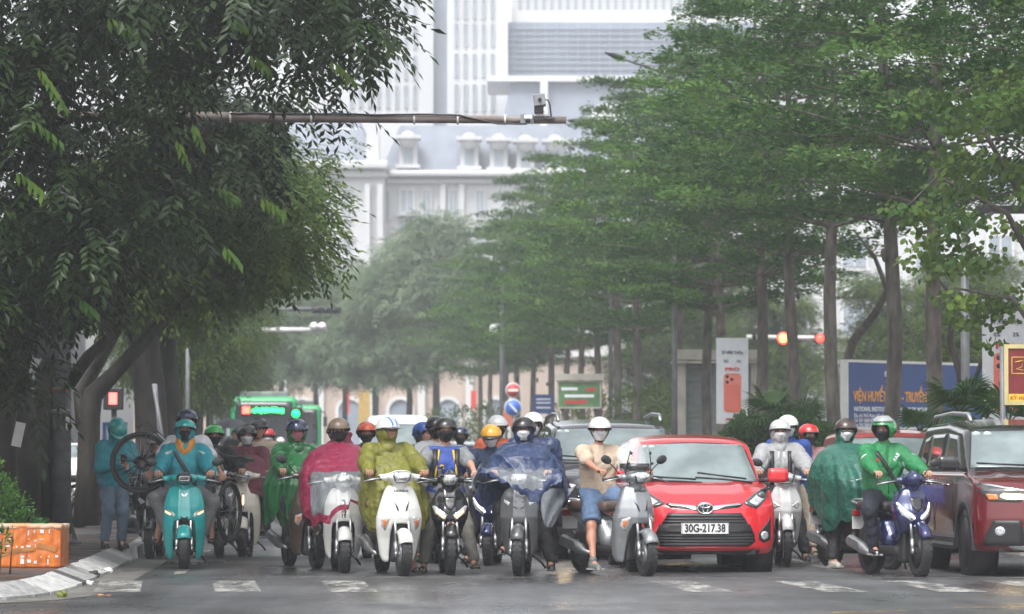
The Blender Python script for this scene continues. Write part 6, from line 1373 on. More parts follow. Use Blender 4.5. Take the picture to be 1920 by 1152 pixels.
    if top:
        r = .022 if topk == 'tshirt' else .032
        if topk in ('bigjacket', 'rain'): r = .042
        def topf(P):
            X, Y, Z = P; d = torso(P, r); 
            for a, b, c, h in arms:
                rr = r + (.006 if topk != 'tshirt' else .0)
                if sleeve == 'long': e = c - nrm(c - b) * .012; q = smin(cap(P, a, b, .054 + rr, .044 + rr), cap(P, b, e, .046 + rr, .030 + rr * .6), .03)
                else: e = a + (b - a) * .72; q = cap(P, a, e, .056 + r, .052 + r * 1.1)
                d = smin(d, q, .035)
            if collar or topk in ('jacket', 'bigjacket', 'rain'): d = smin(d, cap(P, neck - up * .04, neck + up * .035, .075, .070), .03)
            else: d = smin(d, cap(P, neck - up * .05, neck + V3(0, 0, -.012), .075, .062), .03)
            if topk == 'rain':
                q = cap(P, hip + V3(0, -.05, .05), hip + V3(0, -.25, -.22), .2, .28); d = smin(d, q, .06)
            hem = hip - up * .10 if topk != 'rain' else hip - up * .40
            d = smax(d, -((X - hem[0]) * up[0] + (Y - hem[1]) * up[1] + (Z - hem[2]) * up[2]), .02)
            nk = neck + up * .055; d = smax(d, (X - nk[0]) * up[0] + (Y - nk[1] - 0) * (up[1] + .25) + (Z - nk[2]) * up[2], .008)
            w_ = wrk(P, .95, sd) * (.0105 if topk != 'rain' else .014)
            return d + w_
        lo2 = allp.min(0) - .22; hi2 = allp.max(0) + .16; lo2[2] = max(lo2[2], hip[2] - (.25 if topk != 'rain' else .62)); hi2[2] = neck[2] + .12; lo2[1] -= .05
        T = sdf_part({'tshirt': 'shirt', 'jacket': 'jacket', 'bigjacket': 'jacket', 'rain': 'raincoat', 'vest': 'vest'}[topk], topf, lo2, hi2, .0145 * res, [top], t)
        if topk in ('jacket', 'bigjacket', 'rain'):
            zp = [hip + up * q for q in (.0, .12, .24, .34, .43, .48)]; Q = project(topf, [(p[0], p[1] - .45, p[2]) for p in zp], (0, 1, 0), .001, .8); mb = MB(); mb.tube([tuple(p) for p in Q], .0045, 5); mb.build('zip', BLK if topk == 'jacket' else mm('zip_grey', (.2, .2, .18), .5), T)
        t['_t'] = 1; del t['_t']
    else: topf = None
    if legs:
        def legf(P):
            d = None
            for a, b, c in lg:
                if legk == 'long': e = c + V3(0, 0, .03); q = smin(cap(P, a, b, .108, .080), cap(P, b, e, .078, .062), .04)
                else: q = cap(P, a, a + (b - a) * .92, .115, .098)
                d = q if d is None else np.minimum(d, q)
            d = smin(d, cap(P, hip - rt * .06, hip + rt * .06, .15), .06); d = d + wrk(P, 1.0, sd + 2) * .009
            if legk == 'long':
                zc = [l[2][2] for l in lg]
                return smax(d, min(zc) + .005 - P[2], .01)
            for a, b, c in lg:
                u = nrm(b - a); m_ = a + (b - a) * .90; near = cap(P, a, b + u * .2, .14); d = np.where(near < 0, smax(d, (P[0] - m_[0]) * u[0] + (P[1] - m_[1]) * u[1] + (P[2] - m_[2]) * u[2], .01), d)
            return d
        L_ = np.array([hip] + [p for l in lg for p in l]); hi3 = L_.max(0) + .17; hi3[2] = hip[2] + .17
        sdf_part('trousers' if legk == 'long' else 'shorts', legf, L_.min(0) - .17, hi3, .0175 * res, [legs], t)
    for i, (a, b, c) in enumerate(lg):
        z0 = c[2] - .085; s = -1 if i == 0 else 1; tx = s * .02
        if shoek == 'shoe':
            f = lambda P: smax(smin(smin(cap(P, c + V3(0, .02, -.05), c + V3(tx, -.14, -.058), .042, .036), cap(P, c + V3(0, .01, -.02), c + V3(0, 0, .02), .046, .044), .03), cap(P, c + V3(0, .03, -.075), c + V3(tx, -.155, -.078), .036, .034), .01), z0 - P[2] , .004) + 0
            o = sdf_part('shoe', f, c + V3(-.08, -.23, -.11), c + V3(.08, .12, .09), .011 * res, [shoes or BLK], t)
            mb = MB(); mb.box((c[0] + tx * .5, c[1] - .06, z0 + .008), (.082, .25, .022)); mb.build('sole', mm('sole_rubber', (.3, .3, .29), .7) if shoes is not None and shoes is not BLK else BLK, o, bevel=.006)
        else:
            mb = MB(); P_ = [(c[0] + x_ * .045 + tx * (1 if y_ < 0 else 0), c[1] + y_) for x_, y_ in ((-.8, .06), (.8, .06), (1, -.02), (1.05, -.12), (.6, -.17), (-.6, -.17), (-1.05, -.12), (-1, -.02))]
            n = len(P_); mb.add([(x_, y_, z0) for x_, y_ in P_] + [(x_, y_, z0 + .022) for x_, y_ in P_], [tuple(range(n))[::-1], tuple(range(n, 2 * n))] + [(k, (k + 1) % n, (k + 1) % n + n, k + n) for k in range(n)], 0, False); o = mb.build('sandal', shoes or BLK, t)
            mb = MB(); mb.grid([[(c[0] + tx + .048 * math.cos(q), c[1] - .075 - k * .03, z0 + .012 + .052 * math.sin(q) - k * .006) for q in np.linspace(0, math.pi, 9)] for k in range(3)]); mb.build('sandal_strap', shoes or BLK, o, solid=.006)
    # ---- helmet, mask, hood, hair
    if hair:
        f = lambda P: (lambda Q: smax(elp(Q, (0, .02, .035), (.086, .106, .102)), -(elp(Q, (0, -.11, -.02), (.075, .085, .085))), .01))(loc2(P, hc, Mh))
        sdf_part('hair', lambda P: smax(f(P), -(loc2(P, hc, Mh)[2] + .05 - 0), .01), hc - .15, hc + .16, .012 * res, [HAIR], t)
    if helmet:
        hp = thing('helmet', None, None); hp.parent = t; hp.location = tuple(hc + np.array(Mh @ Vector((0, .012, .035)))); hp.rotation_euler = Mh.to_euler()
        rx, ry, rz_ = (.128, .148, .122) if hk != 'full' else (.135, .158, .13)
        def rim(az):   # az 0 = front(-y)
            f = math.cos(az)
            if hk == 'half': return R_(4) + R_(14) * f - R_(10)
            if hk == '34': return R_(8) if f > .55 else (R_(8) + (R_(-38) - R_(8)) * min(1, (.55 - f) / .35))
            return R_(14) if f > .72 else (R_(14) + (R_(-52) - R_(14)) * min(1, (.72 - f) / .22))
        nA, nE = 36, 12
        def shell(k):
            rows = []
            for e in range(nE + 1):
                row = []
                for a_ in range(nA):
                    az = 6.2832 * a_ / nA; r0 = rim(az); el = math.pi / 2 + (r0 - math.pi / 2) * (e / nE); row.append((math.sin(az) * math.cos(el) * rx * k, -math.cos(az) * math.cos(el) * ry * k, math.sin(el) * rz_ * k))
                rows.append(row)
            return rows
        o_, i_ = shell(1), shell(.90); mb = MB(); mb.grid(o_, 0, True); mb.grid([o_[-1], i_[-1]], 1, True); mb.grid(i_[::-1], 1, True)
        if hstripe:
            for s in (-.028, .028):
                P1 = []
                for dx in (-.011, .011): P1.append([((s + dx), -math.cos(q) * ry * 1.012 * math.sqrt(1 - ((s + dx) / rx) ** 2), math.sin(q) * rz_ * 1.012 * math.sqrt(1 - ((s + dx) / rx) ** 2)) for q in np.linspace(R_(16), R_(150), 14)])
                mb.grid(P1, 2)
        mb.build('shell', [helmet, BLK, hstripe or BLK], hp)
        mb = MB(); mb.tube([(o_[-1][k % nA][0] * 1.0, o_[-1][k % nA][1], o_[-1][k % nA][2]) for k in range(nA + 1)], .006, 6, caps=False); mb.build('rim_trim', BLK, hp)
        if hk in ('half',) and visor != 'none':
            rows = []
            for e in range(4):
                row = []
                for a_ in range(13):
                    az = R_(-62 + a_ * 124 / 12); el = rim(az) + .02; b_ = Vector((math.sin(az) * math.cos(el) * rx, -math.cos(az) * math.cos(el) * ry, math.sin(el) * rz_)); k_ = e / 3 * .052 * max(0, math.cos(az * 1.35)); row.append(b_ + Vector((math.sin(az) * k_ * .4, -k_, -k_ * .30)))
                rows.append(row)
            mb = MB(); mb.grid(rows); mb.build('peak', visor or helmet, hp, solid=.005)
        if visor in ('clear', 'smoke'):
            rows = []
            e0, e1 = (30, 72) if visor == 'clear' else (10, 36)
            for e in range(6):
                el = R_(e0 + (e1 - e0) * e / 5) if visor == 'clear' else R_(10 + 26 * e / 5); rows.append([(math.sin(R_(q)) * math.cos(el) * rx * 1.09, -math.cos(R_(q)) * math.cos(el) * ry * 1.09, math.sin(el) * rz_ * 1.09) for q in range(-80, 81, 10)])
            mb = MB(); mb.grid(rows); mb.build('visor', mm('visor_plastic', (.35, .37, .38), .1, coat=1, alpha=.75) if visor == 'clear' else LENSD, hp, solid=.004)
        if hk != 'full':
            for s in (-1, 1): mb = MB(); mb.tube([(s * .112, .0, -.005), (s * .088, -.02, -.07), (s * .045, -.045, -.135), (0, -.06, -.155)], .007, 5); mb.build('strap', BLK, hp)
        if hk in ('full', '34'):
            for s in (-1, 1): mb = MB(); mb.ell((s * rx * .97, -.01, -.01), (.012, .032, .032)); mb.build('side_pad', BLK if hk == '34' else helmet, hp)
    if cap_:
        hp = thing('cap', None, None); hp.parent = t; hp.location = tuple(hc + np.array(Mh @ Vector((0, .0, .045)))); hp.rotation_euler = Mh.to_euler(); mb = MB(); mb.grid([[(.09 * math.sin(R_(q)), -.075 * math.cos(R_(q)) - k * .07 * math.cos(R_(q)), .0 - k * .012 + .012 * math.cos(R_(q))) for q in range(-70, 71, 14)] for k in (0, .5, 1)]); mb.build('brim', cap_, hp, solid=.005)
    if mask:
        rows = []
        for k in range(9):
            z = .004 - k / 8 * .108; row = []
            for a_ in range(15):
                az = R_(-78 + a_ * 156 / 14); zz = z + (.018 * (abs(az) / 1.36) ** 2 * (1 if k > 4 else -1) ) ; d = Vector((math.sin(az), -math.cos(az), 0)); row.append((d * .3 + Vector((0, .0, zz))))
            rows.append(row)
        flat = np.array([list(p) for r_ in rows for p in r_]); dirs = -flat * [1, 1, 0]; dirs /= np.linalg.norm(dirs, axis=1, keepdims=True)
        out = np.zeros_like(flat)
        tt = np.zeros(len(flat)); hit = np.zeros(len(flat), bool)
        for st_ in range(90):
            Q = flat + dirs * (st_ * .0033); v = headsdf((Q[:, 0], Q[:, 1], Q[:, 2])); nw = (v < .007) & ~hit; tt[nw] = st_ * .0033; hit |= nw
        tt[~hit] = .22; Q = flat + dirs * tt[:, None]; Q[:, 1] -= .008 * np.exp(-(Q[:, 0] / .05) ** 2)
        Q = np.array([list(Mh @ Vector(q)) for q in Q]) + hc; mb = MB(); mb.grid([[tuple(Q[i * 15 + j]) for j in range(15)] for i in range(9)]); mo = mb.build('face_mask', mask, t, solid=.004)
    if hood:
        def hoodf(P):
            Q = loc2(P, hc, Mh); d = smin(elp(Q, (0, .03, -.01), (.112, .130, .13)), cap(P, neck - up * .03, neck + V3(0, .03, .03), .115, .092), .04); d = smax(d, -elp(Q, (0, -.11, .01), (.072, .12, .088)), .015); return smax(d, Q[2] - .07, .01) + wrk(P, 1.2, 3) * .007
        sdf_part('hood', hoodf, hc - V3(.2, .2, .3), hc + V3(.2, .24, .15), .013 * res, [hood], t)
    if strap and topf is not None:
        for s in ((-1, 1) if strap != 'cross' else (1,)):
            zs = np.linspace(.05, .46, 8); pts = [(hip + up * q + rt * s * (.105 if strap != 'cross' else (.16 - q * .62))) for q in zs]; 
            for k_ in range(1): Q = project(topf, [(p[0], p[1] - .45, p[2]) for p in pts], (0, 1, 0), .006, .8)
            mb = MB(); mb.grid([[tuple(q + rt * o) for q in Q] for o in (-.026, .026)]); mb.build('backpack_strap' if strap != 'cross' else 'sling_strap', BLK, t, solid=.012)
    return t, dict(hip=hip, neck=neck, up=up, arms=arms, lg=lg, topf=topf, hc=hc, Mh=Mh, sh=sh)

def poncho(t, keys, mat_, win=None, nth=150, nz=56, seed=0, fold=.05, hemw=.05, win_rng=None, name='rain_poncho', cx=0, flat=0, notch=None):
    """draped sheet round the body: keys = (z, rx, y_front, y_back, xc)"""
    Z = np.linspace(keys[0][0], keys[-1][0], nz); rows = []; ks = keys[::-1]; zz = [k[0] for k in ks]
    for i, z in enumerate(Z):
        g = lambda j: np.interp(z, zz, [k[j] for k in ks]); rx, yf, yb = g(1), g(2), g(3); xc = g(4) if len(keys[0]) > 4 else 0; t_ = i / (nz - 1); row = []
        for k in range(nth):
            a = 6.2832 * k / nth; ca, sa = math.cos(a), math.sin(a); ym = (yf + yb) / 2; p = .82
            x = math.copysign(abs(ca) ** p, ca) * rx; y = ym + math.copysign(abs(sa) ** p, sa) * (yb - yf) / 2
            f = 1 + fold * min(1, t_ * 1.8) * (.55 * math.sin(9 * a + seed + 2.2 * t_) + .45 * math.sin(17 * a + 2 * seed + 3 * t_) + .35 * math.sin(5 * a - 3 * t_ + seed))
            zz_ = z + (hemw * t_ ** 3) * (math.sin(4 * a + seed) + .5 * math.sin(9 * a + seed * 2)) - .03 * math.sin(13 * a + seed) * t_ * .4
            if notch: zz_ += notch(a, t_)
            row.append((xc + x * f, ym + (y - ym) * f, zz_))
        rows.append(row)
    V = np.array([p for r in rows for p in r]); tt_ = np.repeat(np.linspace(0, 1, nz), nth); wv = wrk((V[:, 0], V[:, 1], V[:, 2] * .45), .85, seed) * .024 * np.minimum(1, tt_ * 4); cc = V - [0, (keys[3][2] + keys[3][3]) / 2, 0]; cc[:, 2] = 0; cc /= np.linalg.norm(cc, axis=1, keepdims=True) + 1e-6; V = V + cc * wv[:, None]; F0 = []; F1 = []
    for i in range(nz - 1):
        for k in range(nth):
            a = i * nth + k; b = i * nth + (k + 1) % nth; f = (a, b, b + nth, a + nth); th = 360 * (k + .5) / nth
            iw = win and win_rng[0] <= th <= win_rng[1] and win_rng[2] <= (Z[i] + Z[i + 1]) / 2 <= win_rng[3]
            (F1 if iw else F0).append(f)
    o = npmesh(name, V, F0, [mat_], t)
    if F1: npmesh('clear_window', V, F1, [win], o)
    return o
def place(px, py): Y = GY(py); return WX(px, Y), Y
def bk(label, px, py, rot, *a, **k):
    x, Y = place(px, py); o = scooter(label, x, Y - .0, R_(rot), *a, **k); return o, (x, Y, 0), ROADROT + R_(rot)
def rider(bkr, label, **k):
    (o, loc, rz) = bkr; k.setdefault('grip', (.335, .262, o[3] - .022)); t, d = human(label, loc, rz, **k); return t, d
C = cloth
TEALC = C('teal_jacket', (.012, .22, .27), .6, transl=.0); DENIM = C('denim', (.11, .16, .22), .8); BLKC = C('black', (.015, .015, .017), .7); GRYT = C('grey_trousers', (.14, .14, .145), .8)
MASKB = C('black_mask', (.012, .012, .014), .8, .15); MASKW = C('white_mask', (.62, .63, .64), .8, .2); MASKP = C('pink_mask', (.42, .13, .17), .8, .2)
HB = mm('helmet_black', (.012, .012, .013), .3, coat=.5); HW = mm('helmet_white', (.62, .62, .60), .25, coat=.8); HN = mm('helmet_navy', (.012, .02, .06), .25, coat=.8)
# 1 teal scooter rider + passenger with a bicycle
b = bk('teal scooter with two black chevrons on its nose, leftmost in the front row', 346, 1068, 1, 'teal', TEAL, head='oval', rim=BLK, wdt=.115)
t, d = rider(b, 'rider in teal jacket with orange hood lining and black mask on the teal scooter', top=TEALC, topk='bigjacket', legs=GRYT, shoes=mm('grey_shoe', (.22, .22, .22), .7), helmet=mm('helmet_teal', (.01, .27, .26), .25, coat=.8), hk='half', visor=HB, mask=MASKB, feet=((-.20, .62, .40), (.20, .62, .36)), knees=((-1, -1, .5), (1, -1, .5)), hood=TEALC, strap='cross', yaw=-.02, pitch=-.12, lean=.10, wide=1.1)
sdf_part('orange_collar', lambda P, n=d['neck']: smax(cap(P, n + V3(0, -.02, -.02), n + V3(0, -.01, .05), .112, .112), -cap(P, n + V3(0, -.13, .10), n + V3(0, -.16, -.02), .075, .045), .01) + wrk(P, 1.6, 2) * .007, d['neck'] - .16, d['neck'] + .17, .012, [C('orange_lining', (.55, .22, .03))], t)
for s in (-1, 1):
    Q = project(d['topf'], [(s * .15, d['neck'][1] - .5, d['neck'][2] - .06), (s * .22, d['neck'][1] - .5, d['neck'][2] - .085)], (0, 1, 0), .004, .8); mb = MB(); mb.grid([[tuple(Q[0] + [0, 0, .02]), tuple(Q[1] + [0, 0, .02])], [tuple(Q[0] - [0, 0, .025]), tuple(Q[1] - [0, 0, .025])]]); mb.build('reflective_patch', mm('reflective', (.5, .52, .53), .4), t, solid=.003)
t, d = rider(b, 'bare-legged passenger in pale tee and navy helmet behind the teal jacket rider', hip=(.02, 1.36, .98), top=C('white_tee', (.50, .50, .53)), topk='tshirt', sleeve='short', legs=C('navy_shorts', (.03, .04, .07)), legk='short', skin=SKIN2, helmet=HN, pitch=-.1, yaw=.05, hands=((-.40, 1.0, 1.08), (.42, 1.0, 1.06)), feet=((-.32, .86, .34), (.30, .85, .36)), knees=((-1.3, -.8, .1), (1.3, -.8, .1)), lean=.02, shoek='sandal', shoes=BLKC)
# bicycle carried crosswise between them
def bicycle():
    x0, Y0 = b[1][0], 44.55
    t = thing('bicycle', 'black bicycle with rear rack carried crosswise behind the teal scooter rider', 'bicycle', (x0, Y0, 1.14)); R = .335; RR = Matrix.Rotation(R_(90), 3, 'X')
    def bw(cx, cz, cy, nm, tilt=0):
        w_ = thing('wheel', None, None); w_.parent = t; w_.location = (cx, cy, cz); w_.rotation_euler = (0, 0, tilt); mb = MB(); n = 48
        mb.tube([(R * math.cos(a), 0, R * math.sin(a)) for a in np.linspace(0, 6.2832, n + 1)], .024, 8, caps=False); mb.build('tyre', RUB, w_)
        mb = MB(); mb.tube([((R - .035) * math.cos(a), 0, (R - .035) * math.sin(a)) for a in np.linspace(0, 6.2832, n + 1)], .013, 6, caps=False); mb.build('rim', BLK, w_)
        mb = MB()
        for i in range(28): a = 6.2832 * i / 28; a2 = a + (.5 if i % 2 else -.5); mb.tube([(.025 * math.cos(a2), .02 * (1 if i % 4 < 2 else -1), .025 * math.sin(a2)), ((R - .04) * math.cos(a), 0, (R - .04) * math.sin(a))], .0022, 4)
        mb.build('spokes', SIL, w_); mb = MB(); mb.lathe([(.001, -.05), (.03, -.05), (.035, 0), (.03, .05), (.001, .05)], (0, 0, 0), RR, 12); mb.lathe([(.065, -.03), (.085, -.03), (.085, -.026), (.065, -.026), (.065, -.03)], (0, 0, 0), RR, 20); mb.build('hub', DARKM, w_)
    s_ = FPX / Y0; rx_ = (265 - 960) / s_ - x0; rz_ = CAM_Z - (868 - HOR) / s_ - 1.14
    bw(rx_, rz_, -.02, 'rear', .15); 
    P = lambda px, py, y=0: ((px - 960) / s_ - x0, y, CAM_Z - (py - HOR) / s_ - 1.14)
    mb = MB(); mb.tube([P(262, 868, -.06), P(305, 862, -.05), P(345, 850, .1), P(405, 848, .15)], .014, 8); mb.tube([P(262, 868, -.06), P(300, 905, -.03), P(330, 925, .1)], .014, 8); mb.tube([P(330, 925, .1), P(405, 870, .15)], .02, 8); mb.tube([P(330, 925, .1), P(348, 845, .1)], .016, 8); mb.tube([P(405, 848, .15), P(415, 880, .16), P(420, 960, .2)], .02, 8); mb.build('frame', BLKP, t)
    mb = MB(); mb.tube([P(412, 852, .12), P(440, 858, -.05), P(478, 863, -.14)], .014, 8); mb.tube([P(412, 852, .12), P(400, 842, .4)], .014, 8); mb.tube([P(448, 857, -.08), P(478, 863, -.14)], .022, 8); mb.build('handlebar', BLK, t)
    bw(P(425, 960)[0] + .02, P(425, 960)[2], .22, 'front', 1.25)
    mb = MB()
    mb.tube([P(258, 801, -.06), P(278, 792, -.06), P(326, 836, -.06), P(324, 842, .06), P(276, 800, .06), P(258, 801, .04)], .007, 6); mb.tube([P(277, 793, 0), P(326, 836, 0)], .005, 5); mb.tube([P(263, 866, -.06), P(280, 812, -.06)], .005, 5); mb.tube([P(263, 866, -.06), P(300, 830, -.06)], .005, 5); mb.tube([P(263, 866, -.06), P(290, 838, -.06)], .004, 5)
    for q in (.2, .4, .6, .8): a = Vector(P(277, 793, -.06)).lerp(Vector(P(326, 836, -.06)), q); mb.tube([a, a + Vector((0, .12, 0))], .004, 5)
    mb.build('rear_rack', BLK, t); mb = MB(); mb.grid([[P(256, 800, y), P(275, 808, y), P(300, 826, y), P(322, 850, y)] for y in (-.035, 0, .035)]); mb.build('mudguard', BLKP, t, solid=.006)
    mb = MB(); mb.tube([P(262, 868, -.1), P(232, 862, -.12), P(228, 858, -.13)], .007, 6); mb.lathe([(.02, -.004), (.05, -.004), (.05, .004), (.02, .004)], P(268, 872, -.08), RR, 18); mb.build('derailleur', DARKM, t)
    mb = MB(); mb.tube([P(330, 925, .0), P(350, 950, -.1)], .012, 6); mb.box(P(354, 955, -.14), (.1, .06, .02)); mb.lathe([(.05, -.006), (.09, -.006), (.09, .006), (.05, .006), (.05, -.006)], P(330, 925, .02), RR, 24); mb.build('crank', DARKM, t)
    mb = MB(); V, F = nets(lambda Q: rbox(Q, (0, 0, 0), (.055, .11, .03), .025), (-.08, -.14, -.06), (.08, .14, .06), .014); npmesh('saddle', V + np.array(P(338, 846, .12)), F, [BLK], t)
bicycle()
# man standing on the pavement, looking down at a phone
PX, PYY = 215, 47.0; st_loc = (WX(213, 47.6), 47.6, KH)
t, d = human('person in teal hooded jacket and jeans standing on the pavement looking down at a phone', st_loc, R_(25), hip=(0, 0, .90), lean=.22, pitch=.95, top=TEALC, topk='jacket', legs=DENIM, shoes=BLK, helmet=mm('helmet_teal', (.01, .27, .26), .25), hk='half', hood=TEALC, hands=((-.05, -.36, 1.12), (.10, -.34, 1.08)), feet=((-.11, .02, .085), (.12, .0, .085)), knees=((0, -1, 0), (0, -1, 0)), scale=.93)
mb = MB(); mb.box((0, 0, 0), (.075, .01, .15)); o = mb.build('phone', BLK, loc=tuple(Vector(st_loc) + Vector((.17, -.38, 1.10))), rot=(.6, 0, 0), bevel=.004); tag(o, 'phone in the hands of the standing person in teal', 'phone')
# 2 dark motorbike at the kerb behind the bicycle
b2 = bk('dark small motorbike close to the kerb under the raised bicycle wheel', 282, 1047, -4, 'wave', BLKP, head='round', rim=SIL, mirrors=(0, 0), group='motorbikes waiting behind the front row')
rider(b2, 'hunched rider in dark clothes and grey helmet behind the raised bicycle wheel', top=BLKC, legs=BLKC, helmet=mm('helmet_grey', (.3, .32, .33), .3), mask=None, skin=SKIN2, hip=(0, .98, .82), lean=.3, res=1.3, scale=.95)
# 3 dark motorbike right behind the teal scooter
b3 = bk('black scooter directly behind the right side of the teal scooter', 413, 1046, 2, 'vision', BLKP, head='trap', mirrors=(0, 1), group='motorbikes waiting behind the front row')
rider(b3, 'rider in black with a bright green helmet and clear visor behind the teal scooter', top=BLKC, legs=BLKC, helmet=mm('helmet_green', (.02, .36, .06), .25, coat=.8), mask=MASKB, visor='none', res=1.2, hip=(-.06, .98, .84), feet=('board', (.36, .75, .09)))
# 4 cream scooter with maroon cape
MAR = C('maroon_poncho', (.20, .018, .055), .55, .5, 22); 
b4 = bk('cream scooter with round headlight and lit amber lamp, half under a maroon cape', 455, 1044, -3, 'grande', CREAM, head='round', mirrors=(0, 0), rim=BLK, group='motorbikes waiting behind the front row', lit=True)
t, d = rider(b4, 'rider in dull maroon cape and black helmet on the cream scooter', top=C('dull_maroon', (.12, .03, .045)), topk='bigjacket', legs=BLKC, helmet=HB, hk='34', mask=MASKW, res=1.2, hip=(0, .98, .84))
poncho(t, [(1.28, .14, .62, 1.1, .0), (1.2, .30, .45, 1.2, .02), (1.02, .40, .22, 1.3, .10), (.85, .46, .14, 1.35, .18), (.70, .44, .14, 1.3, .22)], C('dull_maroon', (.12, .03, .045)), seed=2, fold=.05, hemw=.06)
rider(b4, 'passenger in beige with a small black helmet behind the maroon cape rider', hip=(.12, 1.42, .93), top=C('beige', (.45, .38, .28)), topk='tshirt', helmet=HB, skin=SKIN, legs=GRYT, feet=('peg', 'peg'), hands=(None, None), res=1.3)
# 5 blue jacket rider
b5 = bk('dark scooter ridden by the one in blue, on the left behind the cream scooter', 502, 997, 0, 'vision', mm('grey_blue_paint', (.10, .14, .18), .3, coat=.8), head='trap', res=.02, group='motorbikes farther back')
rider(b5, 'rider in blue jacket and red helmet touching the face, far left lane', top=C('blue_jacket', (.06, .17, .36)), strap='both', legs=BLKC, helmet=mm('helmet_red', (.42, .03, .035), .3), visor='none', mask=MASKW, hands=((.0, .72, 1.42), 'grip'), res=1.4)
# 6,7 distant riders
b6 = bk('far scooter before the green bus, ridden in a white poncho', 526, 932, 0, 'grande', WHT, head='round', res=.03, group='motorbikes farther back'); t, d = rider(b6, 'distant rider in pale white poncho in front of the green bus', top=C('white_plastic', (.55, .56, .58)), topk='rain', hood=C('white_plastic', (.55, .56, .58)), legs=BLKC, helmet=HW, res=2)
poncho(t, [(1.38, .1, .8, 1.0), (1.2, .32, .4, 1.2), (.95, .42, .1, 1.3), (.6, .42, .1, 1.3)], C('white_plastic', (.55, .56, .58)), seed=1)
b7 = bk('far scooter right of the white poncho rider', 556, 930, 0, 'vision', mm('red_scooter_paint', (.4, .03, .05), .3), head='trap', res=.03, group='motorbikes farther back'); rider(b7, 'distant rider in lilac jacket right of the white poncho rider', top=C('lilac', (.33, .28, .42)), legs=BLKC, helmet=HW, res=2)
b7 = bk('far scooter left of the bus with one bright headlight', 428, 940, 0, 'vision', BLKP, head='round', res=.03, group='motorbikes farther back'); mb = MB(); mb.ell((0, .03, 1.03), (.10, .04, .09)); mb.build('lit_headlight', GLOWW, b7[0][0]); rider(b7, 'distant dark rider with a bright headlight left of the bus', top=BLKC, legs=BLKC, helmet=HB, res=2)
# umbrella person far left
t, d = human('distant dark figure under a grey umbrella left of the bus', (WX(440, 100), 100, KH), 0, hip=(0, 0, .92), top=BLKC, legs=BLKC, hands=((-.1, -.2, 1.25), None), feet=((-.1, 0, .085), (.1, 0, .085)), knees=((0, -1, 0), (0, -1, 0)), lean=0, res=1.8)
u = thing('umbrella', 'grey open umbrella over the distant dark figure', 'umbrella', (WX(432, 99.8), 99.8, KH + 1.15)); mb = MB(); n = 8
for k in range(n):
    a0, a1 = 6.2832 * k / n, 6.2832 * (k + 1) / n; rows = []
    for q in range(6): r = .56 * q / 5; z = .88 - .26 * (q / 5) ** 2; rows.append([(r * math.cos(a0 + (a1 - a0) * w_) * (1 - .04 * math.sin(math.pi * w_)), r * math.sin(a0 + (a1 - a0) * w_) * (1 - .04 * math.sin(math.pi * w_)), z) for w_ in (0, .33, .67, 1)])
    mb.grid(rows)
mb.build('canopy', C('umbrella', (.07, .075, .085), .6), u); mb = MB(); mb.tube([(0, 0, 0), (0, 0, .92)], .008, 6); mb.build('shaft', DARKM, u)
# 8 green transparent raincoat
GRNT = mm('translucent_green_plastic', (.025, .19, .06), .2, coat=.6, bump=1.0, bs=12, var=.15, vs=5, transl=.25, alpha=.86)
b8 = bk('brown black scooter of the green raincoat rider, left of the maroon poncho', 594, 1066, 14, 'lead', BRNP, head='none', rim=BLK, mirrors=(1, 0), tail=BLK)
t, d = rider(b8, 'rider in shiny translucent green raincoat with pink mask and navy helmet', top=GRNT, topk='rain', legs=BLKC, shoes=BLK, helmet=HN, visor=HN, mask=MASKP, hood=GRNT, lean=.06, yaw=-.15, hands=('grip', 'grip'), feet=('board', 'board'))
poncho(t, [(1.30, .16, .70, 1.1), (1.15, .32, .5, 1.2, 0), (.95, .40, .38, 1.3, -.03), (.74, .40, .40, 1.35, -.06), (.55, .36, .45, 1.35, -.08)], GRNT, seed=5, fold=.07, hemw=.07, name='raincoat_skirt')
# 9 maroon poncho on the pearl scooter
RSP = C('crimson_poncho', (.22, .014, .05), .45, .7, 12, coat=.1)
b9 = bk('pearl white scooter under the crimson poncho with round headlight behind clear plastic', 646, 1074, 3, 'grande', PEARL, head='round', rim=BLK, mirrors=(0, 0), wdt=.12)
t, d = rider(b9, 'rider in crimson poncho with tan helmet and large black mask', top=C('grey_tee', (.35, .35, .36)), topk='tshirt', legs=BLKC, shoes=mm('canvas_shoe', (.05, .05, .05), .8), helmet=mm('helmet_tan', (.17, .125, .085), .35, coat=.3), mask=MASKB, lean=.04, pitch=.02, feet=('board', 'board'))
poncho(t, [(1.425, .085, .76, .98), (1.40, .20, .70, 1.08), (1.33, .32, .58, 1.18), (1.20, .41, .36, 1.25), (1.08, .45, .12, 1.3, -.02), (.92, .45, .02, 1.32, -.05), (.78, .44, -.03, 1.34, -.07), (.62, .42, -.03, 1.34, -.10)], RSP, win=CLEARP, win_rng=(222, 308, .70, 1.10), seed=1.3, fold=.05, hemw=.05, nth=150, notch=lambda a, t_: (.10 if math.sin(a) < -.6 and math.cos(a) > .1 else (-.05 if math.cos(a) < -.3 else 0)) * t_ ** 4)
def flap(P): 
    d1 = cap(P, (-.05, 1.02, 1.40), (-.26, .98, 1.28), .06, .045); d2 = cap(P, (.04, 1.02, 1.44), (.27, .98, 1.26), .085, .03); d3 = cap(P, (.0, 1.04, 1.45), (.13, 1.0, 1.52), .06, .03); return smin(smin(d1, d2, .05), d3, .04) + wrk(P, 1.2, 4) * .008
sdf_part('fallen_hood', flap, (-.4, .8, 1.15), (.4, 1.2, 1.65), .015, [RSP], t)
